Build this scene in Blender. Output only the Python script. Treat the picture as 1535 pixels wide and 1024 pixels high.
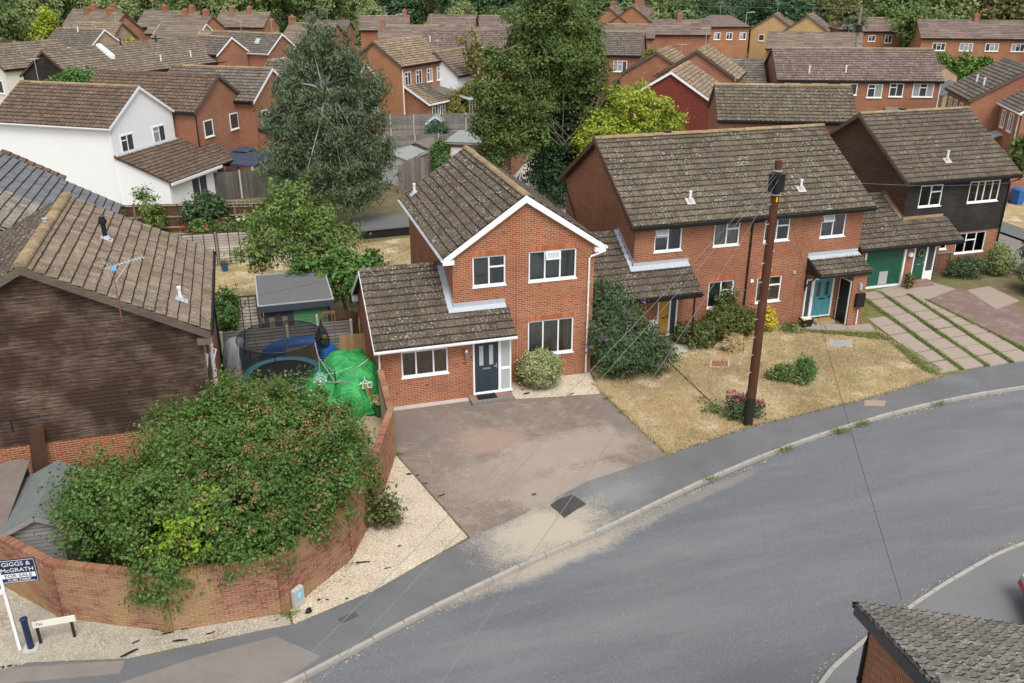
import bpy, bmesh, math, random
import numpy as np
from mathutils import Matrix, Vector
random.seed(7)
rng = np.random.default_rng(11)
for o in list(bpy.data.objects):
    bpy.data.objects.remove(o)
C = bpy.context.scene.collection
SC = bpy.context.scene
R = math.radians

# ------------------------------------------------------------------ camera, sky, sun, exposure
YAW, PITCH = 0.28760, 0.40677
CAM = np.array([-6.70, -30.29, 15.332])
cam = bpy.data.cameras.new('camera')
cam.sensor_width = 36.0
cam.lens = 36.0 * 1342.1 / 1535
cam.clip_start = 0.2
cam.clip_end = 2500
camo = bpy.data.objects.new('camera', cam)
C.objects.link(camo)
camo.location = CAM
camo.rotation_euler = (math.pi / 2 - PITCH, 0.0, -YAW)
SC.camera = camo

SUN_EL, SUN_AZ = 58.0, 178.0          # degrees; azimuth clockwise from +Y (behind the viewer, to the right)
world = bpy.data.worlds.new('World')
SC.world = world
world.use_nodes = True
wn = world.node_tree
wn.nodes.clear()
w_out = wn.nodes.new('ShaderNodeOutputWorld')
w_bg = wn.nodes.new('ShaderNodeBackground')
w_sky = wn.nodes.new('ShaderNodeTexSky')
w_sky.sky_type = 'NISHITA'
w_sky.sun_disc = False
w_sky.sun_elevation = R(SUN_EL)
w_sky.sun_rotation = R(SUN_AZ)
w_sky.air_density = 1.0
w_sky.dust_density = 3.0
w_sky.ozone_density = 1.0
w_hsv = wn.nodes.new('ShaderNodeHueSaturation')
w_hsv.inputs['Saturation'].default_value = 0.3      # thin white cloud over the whole sky
wn.links.new(w_sky.outputs[0], w_hsv.inputs['Color'])
wn.links.new(w_hsv.outputs[0], w_bg.inputs['Color'])
w_bg.inputs['Strength'].default_value = 0.15
wn.links.new(w_bg.outputs[0], w_out.inputs['Surface'])
sl = bpy.data.lights.new('sun', 'SUN')
sl.energy = 1.35
sl.angle = R(26)
sl.color = (1.0, 0.965, 0.915)
sun = bpy.data.objects.new('sun', sl)
C.objects.link(sun)
_d = Vector((math.sin(R(SUN_AZ)) * math.cos(R(SUN_EL)), math.cos(R(SUN_AZ)) * math.cos(R(SUN_EL)), math.sin(R(SUN_EL))))
sun.rotation_euler = _d.to_track_quat('Z', 'Y').to_euler()
SC.view_settings.view_transform = 'Standard'
SC.view_settings.look = 'None'
SC.view_settings.gamma = 1.0
SC.view_settings.exposure = 0.56
SC.view_settings.use_curve_mapping = False
SC.render.engine = 'CYCLES'
SC.cycles.max_bounces = 6
SC.cycles.transparent_max_bounces = 12
SC.cycles.caustics_reflective = False
SC.cycles.caustics_refractive = False

# ------------------------------------------------------------------ materials
class NT:
    """small helper round a material's node tree"""
    def __init__(s, name):
        s.m = bpy.data.materials.new(name)
        s.m.use_nodes = True
        s.t = s.m.node_tree
        s.b = s.t.nodes['Principled BSDF']
        s.out = s.t.nodes['Material Output']
    def n(s, ty, **kw):
        nd = s.t.nodes.new(ty)
        for k, v in kw.items():
            if hasattr(nd, k): setattr(nd, k, v)
            else: nd.inputs[k].default_value = v
        return nd
    def l(s, a, b): s.t.links.new(a, b)
    def pos(s):
        return s.n('ShaderNodeNewGeometry').outputs['Position']
    def obj(s):
        return s.n('ShaderNodeTexCoord').outputs['Object']
    def noise(s, vec, scale, detail=4, rough=.55):
        nd = s.n('ShaderNodeTexNoise', Scale=scale, Detail=detail, Roughness=rough)
        s.l(vec, nd.inputs['Vector'])
        return nd.outputs['Fac']
    def ramp(s, fac, stops):
        r = s.n('ShaderNodeValToRGB')
        e = r.color_ramp.elements
        while len(e) < len(stops): e.new(.5)
        for el, (p, c) in zip(e, stops):
            el.position = p
            el.color = (c[0], c[1], c[2], 1) if not isinstance(c, (int, float)) else (c, c, c, 1)
        s.l(fac, r.inputs[0])
        return r.outputs[0]
    def mix(s, fac, a, b, mode='MIX'):
        m = s.n('ShaderNodeMix', data_type='RGBA', blend_type=mode)
        for i, v in ((0, fac), (6, a), (7, b)):
            if isinstance(v, (int, float)): m.inputs[i].default_value = v
            elif isinstance(v, tuple): m.inputs[i].default_value = (v[0], v[1], v[2], 1)
            else: s.l(v, m.inputs[i])
        return m.outputs[2]
    def math(s, op, a, b=0.0):
        m = s.n('ShaderNodeMath', operation=op)
        for i, v in ((0, a), (1, b)):
            if isinstance(v, (int, float)): m.inputs[i].default_value = v
            else: s.l(v, m.inputs[i])
        return m.outputs[0]
    def bump(s, h, strength=.5, dist=.02):
        b = s.n('ShaderNodeBump', Strength=strength, Distance=dist)
        s.l(h, b.inputs['Height'])
        s.l(b.outputs[0], s.b.inputs['Normal'])
    def rand(s):
        return s.n('ShaderNodeObjectInfo').outputs['Random']
    def island(s):
        return s.n('ShaderNodeNewGeometry').outputs['Random Per Island']
    def done(s, col, rough=.8, spec=.3, metal=0):
        if isinstance(col, tuple): s.b.inputs['Base Color'].default_value = (*col, 1)
        else: s.l(col, s.b.inputs['Base Color'])
        s.b.inputs['Roughness'].default_value = rough
        s.b.inputs['Specular IOR Level'].default_value = spec
        s.b.inputs['Metallic'].default_value = metal
        return s.m

def sc(c, k): return tuple(min(1, x * k) for x in c)

def m_plain(name, col, rough=.6, amt=.18, scale=6, spec=.35, metal=0, bump=0):
    t = NT(name); p = t.pos()
    f = t.noise(p, scale, 5)
    c = t.mix(f, sc(col, 1 - amt), sc(col, 1 + amt))
    g = t.noise(p, scale * .13, 3)
    c = t.mix(t.ramp(g, [(.35, 0.0), (.75, .35)]), c, sc(col, 1 - amt * 1.6))
    if bump: t.bump(f, bump, .01)
    return t.done(c, rough, spec, metal)

def m_brick(name, c1, c2, mortar, stain=None, bw=.225, bh=.075, ms=.013):
    t = NT(name)
    tc = t.n('ShaderNodeTexCoord')
    s = t.n('ShaderNodeSeparateXYZ'); t.l(tc.outputs['Object'], s.inputs[0])
    n = t.n('ShaderNodeSeparateXYZ'); t.l(tc.outputs['Normal'], n.inputs[0])
    u = t.math('ADD', t.math('MULTIPLY', s.outputs[0], t.math('ABSOLUTE', n.outputs[1])),
               t.math('MULTIPLY', s.outputs[1], t.math('ABSOLUTE', n.outputs[0])))
    cv = t.n('ShaderNodeCombineXYZ'); t.l(u, cv.inputs[0]); t.l(s.outputs[2], cv.inputs[1])
    br = t.n('ShaderNodeTexBrick', Scale=1.0)
    br.offset = .5
    br.inputs['Mortar Size'].default_value = ms
    br.inputs['Mortar Smooth'].default_value = .1
    br.inputs['Brick Width'].default_value = bw
    br.inputs['Row Height'].default_value = bh
    br.inputs['Bias'].default_value = -.1
    br.inputs['Color1'].default_value = (*c1, 1)
    br.inputs['Color2'].default_value = (*c2, 1)
    br.inputs['Mortar'].default_value = (*mortar, 1)
    t.l(cv.outputs[0], br.inputs['Vector'])
    p = t.pos()
    big = t.noise(p, .55, 5, .6)
    c = t.mix(t.ramp(big, [(.32, .0), (.72, .5)]), br.outputs['Color'], sc(c2, .8))
    # a second grid of per-brick tone: coarse noise stretched along the courses
    mp = t.n('ShaderNodeMapping'); mp.inputs['Scale'].default_value = (4.4, 13.3, 1)
    t.l(cv.outputs[0], mp.inputs['Vector'])
    f2 = t.noise(mp.outputs[0], 1.0, 1)
    c = t.mix(t.ramp(f2, [(.3, .45), (.42, .0), (.62, .0), (.75, .4)]), c, t.mix(t.ramp(f2, [(.45, 0.0), (.55, 1.0)]), sc(c2, .72), sc(c1, 1.3)))
    if stain:
        sn = t.noise(p, .9, 4)
        c = t.mix(t.ramp(sn, [(.5, 0.0), (.72, .75)]), c, stain)
    h = t.math('SUBTRACT', 1.0, br.outputs['Fac'])
    t.bump(h, .55, .012)
    return t.done(c, .88, .2)

def m_tile(name, base, lichen=.5, yellow=.3, dark=None, ribs=False, bands=False):
    t = NT(name); p = t.pos()
    a = t.noise(p, 2.2, 6, .65)
    c = t.mix(t.ramp(a, [(.3, 0.0), (.7, 1.0)]), sc(base, .72), sc(base, 1.28))
    g = t.noise(p, .45, 4)
    c = t.mix(t.ramp(g, [(.38, 0.0), (.68, .55)]), c, dark or sc(base, .6))
    q = t.math('FRACT', t.math('ADD', t.math('MULTIPLY', t.rand(), 5.3), t.math('MULTIPLY', t.island(), 3.1)))
    c = t.mix(t.math('MULTIPLY', t.ramp(q, [(0.0, .55), (.3, 0.0), (.7, 0.0), (1.0, .5)]), 1.0 if lichen else .12), c, t.mix(t.ramp(q, [(.49, 0.0), (.51, 1.0)]), sc(base, .5), sc(base, 1.6)))
    mo = t.noise(p, 1.3, 5, .65)
    c = t.mix(t.ramp(mo, [(.58, 0.0), (.70, .55)]), c, (.105, .098, .045))
    wh = t.noise(p, 24.0, 2, .5)
    c = t.mix(t.ramp(wh, [(.63, 0.0), (.68, .6 if lichen else 0.0)]), c, (.36, .34, .29))
    i = t.island()
    c = t.mix(t.math('MULTIPLY', t.ramp(i, [(.0, .35), (.4, .0), (.75, .0), (1.0, .3)]), 1.0 if lichen else .1), c, t.mix(t.ramp(i, [(.49, 0.0), (.51, 1.0)]), sc(base, .6), sc(base, 1.5)))
    if lichen:
        v = t.noise(p, 13.0, 3, .55)
        m = t.noise(p, .9, 3)
        k = t.math('MULTIPLY', t.ramp(v, [(.585, 0.0), (.63, 1.0)]), t.ramp(m, [(.40, .15), (.62, 1.0)]))
        c = t.mix(t.math('MULTIPLY', k, lichen), c, (.46, .44, .39))
        w = t.noise(p, 5.2, 3, .5)
        mp = t.n('ShaderNodeMapping'); mp.inputs['Location'].default_value = (13, 7, 3); t.l(p, mp.inputs['Vector'])
        w = t.noise(mp.outputs[0], 9.5, 3, .5)
        k = t.ramp(w, [(.64, 0.0), (.68, 1.0)])
        c = t.mix(t.math('MULTIPLY', k, yellow), c, (.40, .31, .13))
    f = t.noise(p, 40, 3)
    c = t.mix(.22, c, t.mix(f, (0.02, .02, .02), (.55, .52, .48)), 'OVERLAY')
    if ribs:
        tc = t.n('ShaderNodeTexCoord')
        wv = t.n('ShaderNodeTexWave', Scale=2.1, Distortion=0.0)
        wv.bands_direction = 'X'
        t.l(tc.outputs['Object'], wv.inputs['Vector'])
        t.bump(wv.outputs['Fac'], .5, .03)
    else:
        t.bump(f, .25, .01)
    return t.done(c, .92, .15)

def m_boards(name, base, worn, amount=.5, axis=0, dark=None):
    t = NT(name); p = t.obj()
    mp = t.n('ShaderNodeMapping')
    mp.inputs['Scale'].default_value = [(1.2, 18, 30), (18, 1.2, 30), (18, 18, 1.2)][axis]
    t.l(t.pos(), mp.inputs['Vector'])
    g = t.noise(mp.outputs[0], 1.6, 6, .7)
    c = t.mix(g, sc(base, .6), sc(base, 1.45))
    r = t.rand()
    c = t.mix(t.math('MULTIPLY', r, .5), c, sc(base, .55))
    i = t.island()
    c = t.mix(t.ramp(i, [(0.0, .65), (.5, 0.0), (1.0, .5)]), c, t.mix(t.ramp(i, [(.49, 0.0), (.51, 1.0)]), sc(base, .6), sc(base, 1.5)))
    w = t.noise(t.pos(), .75, 5, .6)
    k = t.math('MULTIPLY', t.ramp(w, [(.44, 0.0), (.66, 1.0)]), t.ramp(g, [(.42, 0.0), (.6, 1.0)]))
    c = t.mix(t.math('MULTIPLY', k, amount), c, worn)
    t.bump(g, .35, .008)
    return t.done(c, .85, .2)

def m_leaf(name, c1, c2, c3=None, f3=.08, trans=.25, patch=.3):
    t = NT(name)
    r = t.island()
    c = t.mix(r, c1, c2)
    p = t.pos()
    g = t.noise(p, patch, 3)
    c = t.mix(t.ramp(g, [(.35, 0.0), (.7, .55)]), c, t.mix(.5, c2, sc(c2, 1.5)))
    if c3:
        h = t.noise(p, 1.1, 3)
        k = t.math('MULTIPLY', t.ramp(h, [(.45, .15), (.65, 1.0)]), t.math('GREATER_THAN', t.math('FRACT', t.math('MULTIPLY', r, 37.0)), 1 - f3))
        c = t.mix(k, c, c3)
    t.done(c, .5, .35)
    tr = t.n('ShaderNodeBsdfTranslucent')
    t.l(c, tr.inputs['Color'])
    ms = t.n('ShaderNodeMixShader'); ms.inputs[0].default_value = trans
    t.l(t.b.outputs[0], ms.inputs[1]); t.l(tr.outputs[0], ms.inputs[2])
    t.l(ms.outputs[0], t.out.inputs['Surface'])
    return t.m

def m_glass(name='window_glass', tint=(.86, .9, .9)):
    t = NT(name)
    gl = t.n('ShaderNodeBsdfGlossy'); gl.inputs['Roughness'].default_value = .03
    tp = t.n('ShaderNodeBsdfTransparent'); tp.inputs['Color'].default_value = (*tint, 1)
    fr = t.n('ShaderNodeFresnel'); fr.inputs['IOR'].default_value = 1.55
    k = t.math('ADD', t.math('MULTIPLY', fr.outputs[0], 1.0), .03)
    ms = t.n('ShaderNodeMixShader')
    t.l(k, ms.inputs[0]); t.l(tp.outputs[0], ms.inputs[1]); t.l(gl.outputs[0], ms.inputs[2])
    t.l(ms.outputs[0], t.out.inputs['Surface'])
    return t.m

M = {}
ORANGE, RED2, MORT = (.42, .122, .045), (.24, .064, .032), (.46, .33, .22)
M['brick'] = m_brick('orange_red_brick', ORANGE, RED2, MORT)
M['brick_terr'] = m_brick('red_brick', (.37, .108, .045), (.215, .06, .032), (.42, .30, .20))
M['brick_far'] = m_brick('far_red_brick', (.38, .135, .068), (.25, .08, .045), (.40, .28, .19))
M['brick_or'] = m_brick('far_orange_brick', (.43, .175, .075), (.33, .12, .055), (.43, .30, .19))
M['brick_tan'] = m_brick('tan_brick', (.55, .36, .16), (.50, .31, .13), (.56, .42, .25))
M['brick_pale'] = m_brick('pale_brick', (.44, .30, .20), (.36, .24, .16), (.5, .4, .3))
M['tile_hung'] = m_brick('dark_red_hung_tile', (.25, .06, .04), (.19, .045, .035), (.08, .025, .02), bw=.17, bh=.12, ms=.012)
M['tile'] = m_tile('weathered_roof_tile', (.108, .086, .065), .85, .55)
M['tile_l'] = m_tile('sun_bleached_roof_tile', (.215, .165, .122), .5, .25, dark=(.165, .135, .105))
M['tile_t'] = m_tile('lichen_roof_tile', (.130, .106, .077), .95, .8)
M['tile_b'] = m_tile('brown_roof_tile', (.126, .100, .075), .8, .6)
M['tile_w'] = m_tile('red_brown_roof_tile', (.140, .092, .066), .55, .3)
M['tile_n'] = m_tile('grey_mossy_roof_tile', (.235, .215, .185), 1.0, .5)
M['tile_edge'] = m_plain('course_shadow_tile_edge', (.042, .037, .030), .95, .3, 9, .1)  # dark colour that paints in the course shadow lines, plus grime
M['slate'] = m_tile('grey_concrete_slate', (.175, .182, .20), 0, 0, dark=(.155, .162, .18))
M['tile_f'] = m_tile('far_roof_tile', (.205, .163, .125), .55, .35)
M['tile_f2'] = m_tile('far_dark_roof_tile', (.155, .13, .11), .5, .25)
M['tile_f3'] = m_tile('far_purple_roof_tile', (.195, .145, .125), .45, .25)
M['tile_f4'] = m_tile('far_tan_roof_tile', (.28, .205, .14), .4, .3)
M['ridge_o'] = m_tile('orange_lichen_ridge_tile', (.30, .215, .115), .7, .9, dark=(.24, .2, .14))
M['clad_l'] = m_boards('dark_brown_weatherboard', (.056, .033, .024), (.30, .225, .165), .85)
M['clad_b'] = m_boards('black_weatherboard', (.032, .028, .026), (.12, .10, .085), .5)
M['clad_bs'] = m_boards('brown_weatherboard', (.10, .058, .042), (.2, .135, .1), .5, axis=1)
M['bargewood'] = m_boards('grey_brown_barge_timber', (.12, .092, .072), (.25, .21, .17), .6)
M['render'] = m_plain('white_render', (.85, .85, .85), .8, .04, 3, .2)
M['cream'] = m_plain('cream_render', (.74, .70, .60), .8, .05, 3, .2)
M['upvc'] = m_plain('white_upvc', (.84, .84, .84), .35, .03, 3, .4)
M['black'] = m_plain('black_plastic', (.018, .018, .02), .4, .2, 5)
M['lead'] = m_plain('grey_lead_flashing', (.42, .45, .49), .55, .14, 9, .4)
M['glass'] = m_glass()
M['fglass'] = m_plain('dark_window_glass', (.055, .062, .07), .08, .3, 2, .6)
M['dark'] = m_plain('room_dark', (.03, .028, .026), .9, .3, 2)
M['room'] = m_plain('room_wall', (.42, .41, .39), .9, .2, 2)
M['curtain'] = m_plain('pale_curtain', (.50, .47, .42), .9, .12, 9)
M['curtain_b'] = m_plain('brown_curtain', (.26, .175, .10), .9, .25, 9)
M['curtain_g'] = m_plain('grey_curtain', (.30, .31, .32), .9, .15, 9)
M['obscure'] = m_plain('frosted_glass', (.42, .46, .45), .25, .08, 4, .5)
M['door_n'] = m_plain('navy_grey_door_paint', (.035, .05, .068), .35, .1, 4, .4)
M['door_t'] = m_plain('teal_door_paint', (.075, .26, .30), .35, .08, 4, .4)
M['door_o'] = m_plain('yellow_oak_door', (.52, .26, .035), .4, .15, 6, .4)
M['door_g'] = m_plain('dark_green_door_paint', (.018, .10, .058), .4, .12, 4, .4)
M['door_k'] = m_plain('black_door_paint', (.012, .014, .016), .4, .15, 4, .4)
M['door_b'] = m_plain('blue_door_paint', (.03, .11, .30), .45, .12, 4, .4)
M['door_br'] = m_plain('brown_door_paint', (.10, .05, .035), .5, .15, 4, .4)
M['steel'] = m_plain('brushed_steel', (.55, .55, .56), .3, .08, 8, .5, .8)
M['galv'] = m_plain('galvanised_metal', (.50, .52, .54), .5, .1, 8, .4, .4)
M['chrome'] = m_plain('white_metal', (.75, .76, .77), .4, .05, 8, .4)
M['terracotta'] = m_plain('clay_pot', (.42, .16, .08), .7, .15, 5)
M['wood'] = m_boards('raw_pine', (.42, .26, .12), (.5, .38, .24), .4, axis=2)
M['fence_p'] = m_boards('pinkish_grey_fence_board', (.45, .39, .345), (.58, .53, .48), .6)
M['fence_g'] = m_boards('weathered_grey_fence_board', (.21, .195, .178), (.36, .34, .32), .5)
M['fence_v'] = m_boards('dark_grey_upright_board', (.105, .095, .086), (.2, .19, .175), .5, axis=2)
M['fence_b'] = m_boards('dark_brown_fence_board', (.095, .05, .032), (.16, .10, .07), .4, axis=2)
M['fence_k'] = m_boards('black_stained_board', (.03, .028, .028), (.08, .075, .07), .4, axis=2)
M['fence_gv'] = m_boards('silver_upright_board', (.27, .245, .22), (.42, .4, .37), .6, axis=2)
M['fence_or'] = m_boards('orange_fence_board', (.46, .20, .10), (.5, .3, .2), .4, axis=2)
M['post_w'] = m_boards('grey_timber_post', (.24, .20, .165), (.38, .34, .3), .5, axis=2)
M['rail'] = m_boards('pale_rail_timber', (.34, .28, .21), (.45, .4, .33), .5)
M['conc'] = m_plain('pale_concrete', (.48, .46, .42), .85, .14, 7, .2, bump=.2)
M['kerb'] = m_plain('kerb_concrete', (.37, .345, .31), .85, .22, 5, .2, bump=.2)
M['slab'] = m_plain('pinkish_concrete_slab', (.34, .275, .225), .9, .14, 5, .2, bump=.2)
M['felt'] = m_plain('grey_roof_felt', (.14, .138, .14), .9, .12, 3, .2, bump=.2)
M['felt_m'] = m_plain('mossy_roof_felt', (.27, .29, .265), .9, .22, 3, .2)
M['felt_b'] = m_plain('brown_roof_felt', (.185, .15, .13), .9, .3, 3, .2)
M['felt_s'] = m_plain('grey_green_mineral_felt', (.165, .18, .17), .9, .35, 25, .2)
M['shed_g'] = m_boards('green_shiplap', (.085, .225, .10), (.16, .34, .18), .4)
M['shed_k'] = m_plain('anthracite_trim', (.055, .062, .075), .5, .1, 4)
M['shed_w'] = m_boards('silvered_shed_board', (.26, .245, .235), (.4, .385, .37), .6)
M['shed_kw'] = m_boards('charcoal_shed_board', (.085, .083, .083), (.14, .135, .13), .5)
M['navy'] = m_plain('navy_canvas', (.045, .05, .085), .8, .12, 4)
M['greytarp'] = m_plain('grey_cover', (.27, .29, .32), .6, .15, 3)
M['blue'] = m_plain('blue_plastic_sheet', (.025, .12, .36), .45, .18, 3)
M['teal'] = m_plain('turquoise_sheet', (.16, .52, .46), .5, .15, 3)
M['cardboard'] = m_plain('cardboard', (.42, .26, .15), .9, .1, 4)
M['white'] = m_plain('white_plastic', (.78, .78, .77), .4, .04, 4)
M['yellow'] = m_plain('yellow_plastic', (.72, .50, .03), .4, .1, 4)
M['rust'] = m_plain('rusty_iron', (.26, .11, .055), .85, .25, 9)
M['iron'] = m_plain('cast_iron', (.10, .085, .075), .7, .25, 9, bump=.3)
M['pole'] = m_boards('creosoted_pole', (.105, .040, .021), (.21, .11, .062), .6, axis=2)
M['pole_b'] = m_plain('black_pole_base', (.022, .018, .016), .7, .3, 8)
M['bark'] = m_plain('grey_bark', (.17, .14, .11), .95, .3, 5, .1, bump=.5)
M['bark_p'] = m_plain('pale_bark', (.33, .315, .28), .9, .3, 5, .1, bump=.3)
M['twig'] = m_plain('dry_twig', (.22, .15, .09), .95, .25, 8, .1)
M['net_ball_g'] = m_plain('green_ball', (.05, .32, .06), .4, .1, 4)
M['car'] = m_plain('red_car_paint', (.35, .01, .012), .2, .05, 3, .6)
M['tyre'] = m_plain('tyre_rubber', (.015, .015, .016), .85, .2, 8)
M['silvercar'] = m_plain('silver_car_paint', (.45, .46, .48), .25, .05, 3, .6, .5)
M['coir'] = m_plain('coir_mat', (.36, .22, .075), .95, .2, 30)
M['step'] = m_plain('grey_step_paver', (.21, .20, .19), .9, .18, 12, .2)
M['stepb'] = m_plain('red_step_paver', (.27, .17, .135), .9, .18, 12, .2)
M['navysign'] = m_plain('navy_sign_face', (.018, .028, .075), .4, .08, 4)
M['bluesign'] = m_plain('blue_plate', (.20, .50, .78), .5, .1, 6)
M['ink'] = m_plain('black_lettering', (.02, .02, .025), .6, .1, 4)
M['wire'] = m_plain('grey_cable', (.20, .205, .205), .6, .1, 4)
M['wire_k'] = m_plain('black_cable', (.03, .03, .03), .6, .1, 4)
M['wire_g'] = m_plain('green_cable', (.08, .22, .16), .6, .1, 4)

# net: real open mesh would be sub-pixel, so the fabric is a thin see-through cloth
_t = NT('black_safety_net')
_tp = _t.n('ShaderNodeBsdfTransparent')
_t.done((.02, .02, .023), .8, .1)
_ms = _t.n('ShaderNodeMixShader'); _ms.inputs[0].default_value = .58
_t.l(_tp.outputs[0], _ms.inputs[1]); _t.l(_t.b.outputs[0], _ms.inputs[2]); _t.l(_ms.outputs[0], _t.out.inputs['Surface'])
M['net'] = _t.m

# tarpaulin: crumpled plastic
_t = NT('green_tarpaulin'); _p = _t.pos()
_f = _t.noise(_p, 2.5, 6, .6)
_g = _t.noise(_p, 9, 3)
_t.bump(_t.math('ADD', _f, _t.math('MULTIPLY', _g, .5)), .9, .12)
M['tarp'] = _t.done(_t.mix(_t.ramp(_f, [(.35, 0.0), (.65, 1.0)]), (.015, .25, .05), (.06, .42, .12)), .5, .35)  # paler green on the bump's high spots paints in fold highlights

# --- ground materials
def m_ground(name, stops, scale, fine, rough=.95, bump=.3, patches=None, streak=0):
    t = NT(name); p = p0 = t.pos()
    if streak:
        mp = t.n('ShaderNodeMapping'); mp.inputs['Rotation'].default_value = (0, 0, -.33); mp.inputs['Scale'].default_value = (1 / streak, 1, 1); t.l(p, mp.inputs['Vector']); p = mp.outputs[0]
    f = t.noise(p, scale, 7, .65)
    c = t.ramp(f, stops)
    g = t.noise(p0, fine, 4, .7)
    c = t.mix(.75, c, t.mix(g, (.1, .1, .1), (.9, .9, .9)), 'OVERLAY')
    for (lo, hi, col, s, amt) in patches or []:
        mp = t.n('ShaderNodeMapping'); mp.inputs['Location'].default_value = (s * 31, s * 17, 0); t.l(p, mp.inputs['Vector'])
        c = t.mix(t.ramp(t.noise(mp.outputs[0], s, 5, .6), [(lo, 0.0), (hi, amt)]), c, col)
    t.bump(g, bump, .03)
    return t, c, rough

def blob_mask(t, cx, cy, rx, ry, rot, edge=.35):
    """soft elliptical stain on the ground, edge broken by noise (world coordinates)"""
    p = t.pos()
    s = t.n('ShaderNodeSeparateXYZ'); t.l(p, s.inputs[0])
    dx, dy = t.math('SUBTRACT', s.outputs[0], cx), t.math('SUBTRACT', s.outputs[1], cy)
    c_, s_ = math.cos(rot), math.sin(rot)
    a = t.math('DIVIDE', t.math('ADD', t.math('MULTIPLY', dx, c_), t.math('MULTIPLY', dy, s_)), rx)
    b = t.math('DIVIDE', t.math('SUBTRACT', t.math('MULTIPLY', dy, c_), t.math('MULTIPLY', dx, s_)), ry)
    d = t.math('SQRT', t.math('ADD', t.math('MULTIPLY', a, a), t.math('MULTIPLY', b, b)))
    d = t.math('ADD', d, t.math('MULTIPLY', t.math('SUBTRACT', t.noise(p, 1.3, 6, .65), .5), 1.1))
    d = t.math('ADD', d, t.math('MULTIPLY', t.math('SUBTRACT', t.noise(p, 14, 4, .7), .5), 1.3))
    return t.ramp(d, [(1 - edge, 1.0), (1.0 + edge * .2, 0.0)])

SAND = (.42, .365, .285)
t, c, r = m_ground('road_asphalt', [(.3, (.118, .124, .132)), (.7, (.152, .159, .168))], .35, 34, .85, .25,
                   [(.48, .68, (.195, .196, .195), .35, .7), (.50, .70, (.108, .113, .122), .5, .65), (.52, .66, (.20, .19, .175), 1.6, .3)], 5)
def cracks(t, c, scale, amt, col):
    p = t.pos(); n = t.n('ShaderNodeTexNoise', Scale=.8, Detail=5); t.l(p, n.inputs['Vector'])
    q = t.mix(.5, p, n.outputs['Color'], 'ADD')
    v = t.n('ShaderNodeTexVoronoi', feature='DISTANCE_TO_EDGE', Scale=scale); t.l(q, v.inputs['Vector'])
    k = t.math('MULTIPLY', t.ramp(v.outputs['Distance'], [(.0, 1.0), (.0045 * scale / .2, 0.0)]), t.ramp(t.noise(p, .22, 2), [(.5, 0.0), (.6, 1.0)]))
    return t.mix(t.math('MULTIPLY', k, amt), c, col)
c = cracks(t, c, .22, .22, (.07, .07, .072))
c = t.mix(t.ramp(t.noise(t.pos(), 30, 2), [(.62, 0.0), (.72, .6)]), c, (.34, .335, .32))
c = t.mix(t.ramp(t.noise(t.pos(), 21, 3), [(.62, 0.0), (.74, .5)]), c, (.06, .062, .066))
c = t.mix(t.math('MULTIPLY', blob_mask(t, .2, -11.0, 3.9, .5, .27, .7), .75), c, SAND)
c = t.mix(t.math('MULTIPLY', blob_mask(t, 4.2, -9.6, 4.5, .3, .30), .35), c, (.33, .29, .24))
M['road'] = t.done(c, r, .25)
t, c, r = m_ground('pavement_asphalt', [(.3, (.118, .119, .121)), (.7, (.155, .156, .157))], .6, 36, .88, .25,
                   [(.55, .75, (.19, .188, .185), .3, .7)])
c = cracks(t, c, .30, .25, (.06, .06, .062))
c = t.mix(t.ramp(t.noise(t.pos(), 34, 2), [(.64, 0.0), (.72, .5)]), c, (.30, .295, .28))
c = t.mix(t.math('MULTIPLY', blob_mask(t, .4, -9.75, 2.6, 1.75, .3, .6), .95), c, SAND)
c = t.mix(t.math('MULTIPLY', blob_mask(t, 3.2, -8.3, 1.9, 1.1, .3, .8), .45), c, (.32, .31, .29))
M['pave'] = t.done(c, r, .25)
t, c, r = m_ground('old_brown_tarmac', [(.3, (.185, .165, .148)), (.7, (.235, .212, .19))], 1.2, 70, .9, .3)
M['pave_old'] = t.done(c, r, .2)
t, c, r = m_ground('fresh_black_tarmac', [(.3, (.05, .048, .047)), (.7, (.085, .08, .076))], 2, 70, .9, .4)
M['patch'] = t.done(c, r, .2)
t, c, r = m_ground('far_pavement_asphalt', [(.3, (.155, .158, .158)), (.7, (.185, .187, .186))], .5, 60, .9, .25)
M['pave_far'] = t.done(c, r, .2)
t, c, r = m_ground('dry_lawn', [(.28, (.29, .21, .10)), (.5, (.40, .30, .16)), (.72, (.52, .42, .27))], .9, 26, .98, .8,
                   [(.56, .67, (.23, .22, .085), .55, .7), (.48, .60, (.25, .175, .10), .27, .8), (.54, .64, (.56, .48, .35), .8, .85)])
c = t.mix(t.math('MULTIPLY', blob_mask(t, 15.0, -2.0, 3.6, 2.4, .1, .8), .7), c, (.27, .215, .11))
c = t.mix(t.math('MULTIPLY', blob_mask(t, 10.6, -3.4, 1.6, 1.9, .3, .8), .7), c, (.52, .44, .29))
c = t.mix(t.math('MULTIPLY', blob_mask(t, 6.9, -3.6, 1.5, 1.6, .3, .8), .6), c, (.36, .25, .13))
c = t.mix(t.ramp(t.noise(t.pos(), 2.3, 5, .65), [(.57, 0.0), (.68, .6)]), c, (.17, .19, .06))
M['lawn'] = t.done(c, r, .1)
t, c, r = m_ground('green_lawn', [(.3, (.10, .12, .035)), (.7, (.21, .20, .075))], 2, 30, .98, .8)
M['green'] = t.done(c, r, .1)
t, c, r = m_ground('garden_soil', [(.3, (.12, .10, .055)), (.7, (.22, .18, .10))], .8, 18, .98, .6,
                   [(.5, .62, (.13, .16, .05), .35, .8)])
M['soil'] = t.done(c, r, .1)
t, c, r = m_ground('meadow', [(.3, (.10, .135, .035)), (.7, (.20, .20, .075))], .12, 6, .98, .4)
M['meadow'] = t.done(c, r, .1)
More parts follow.
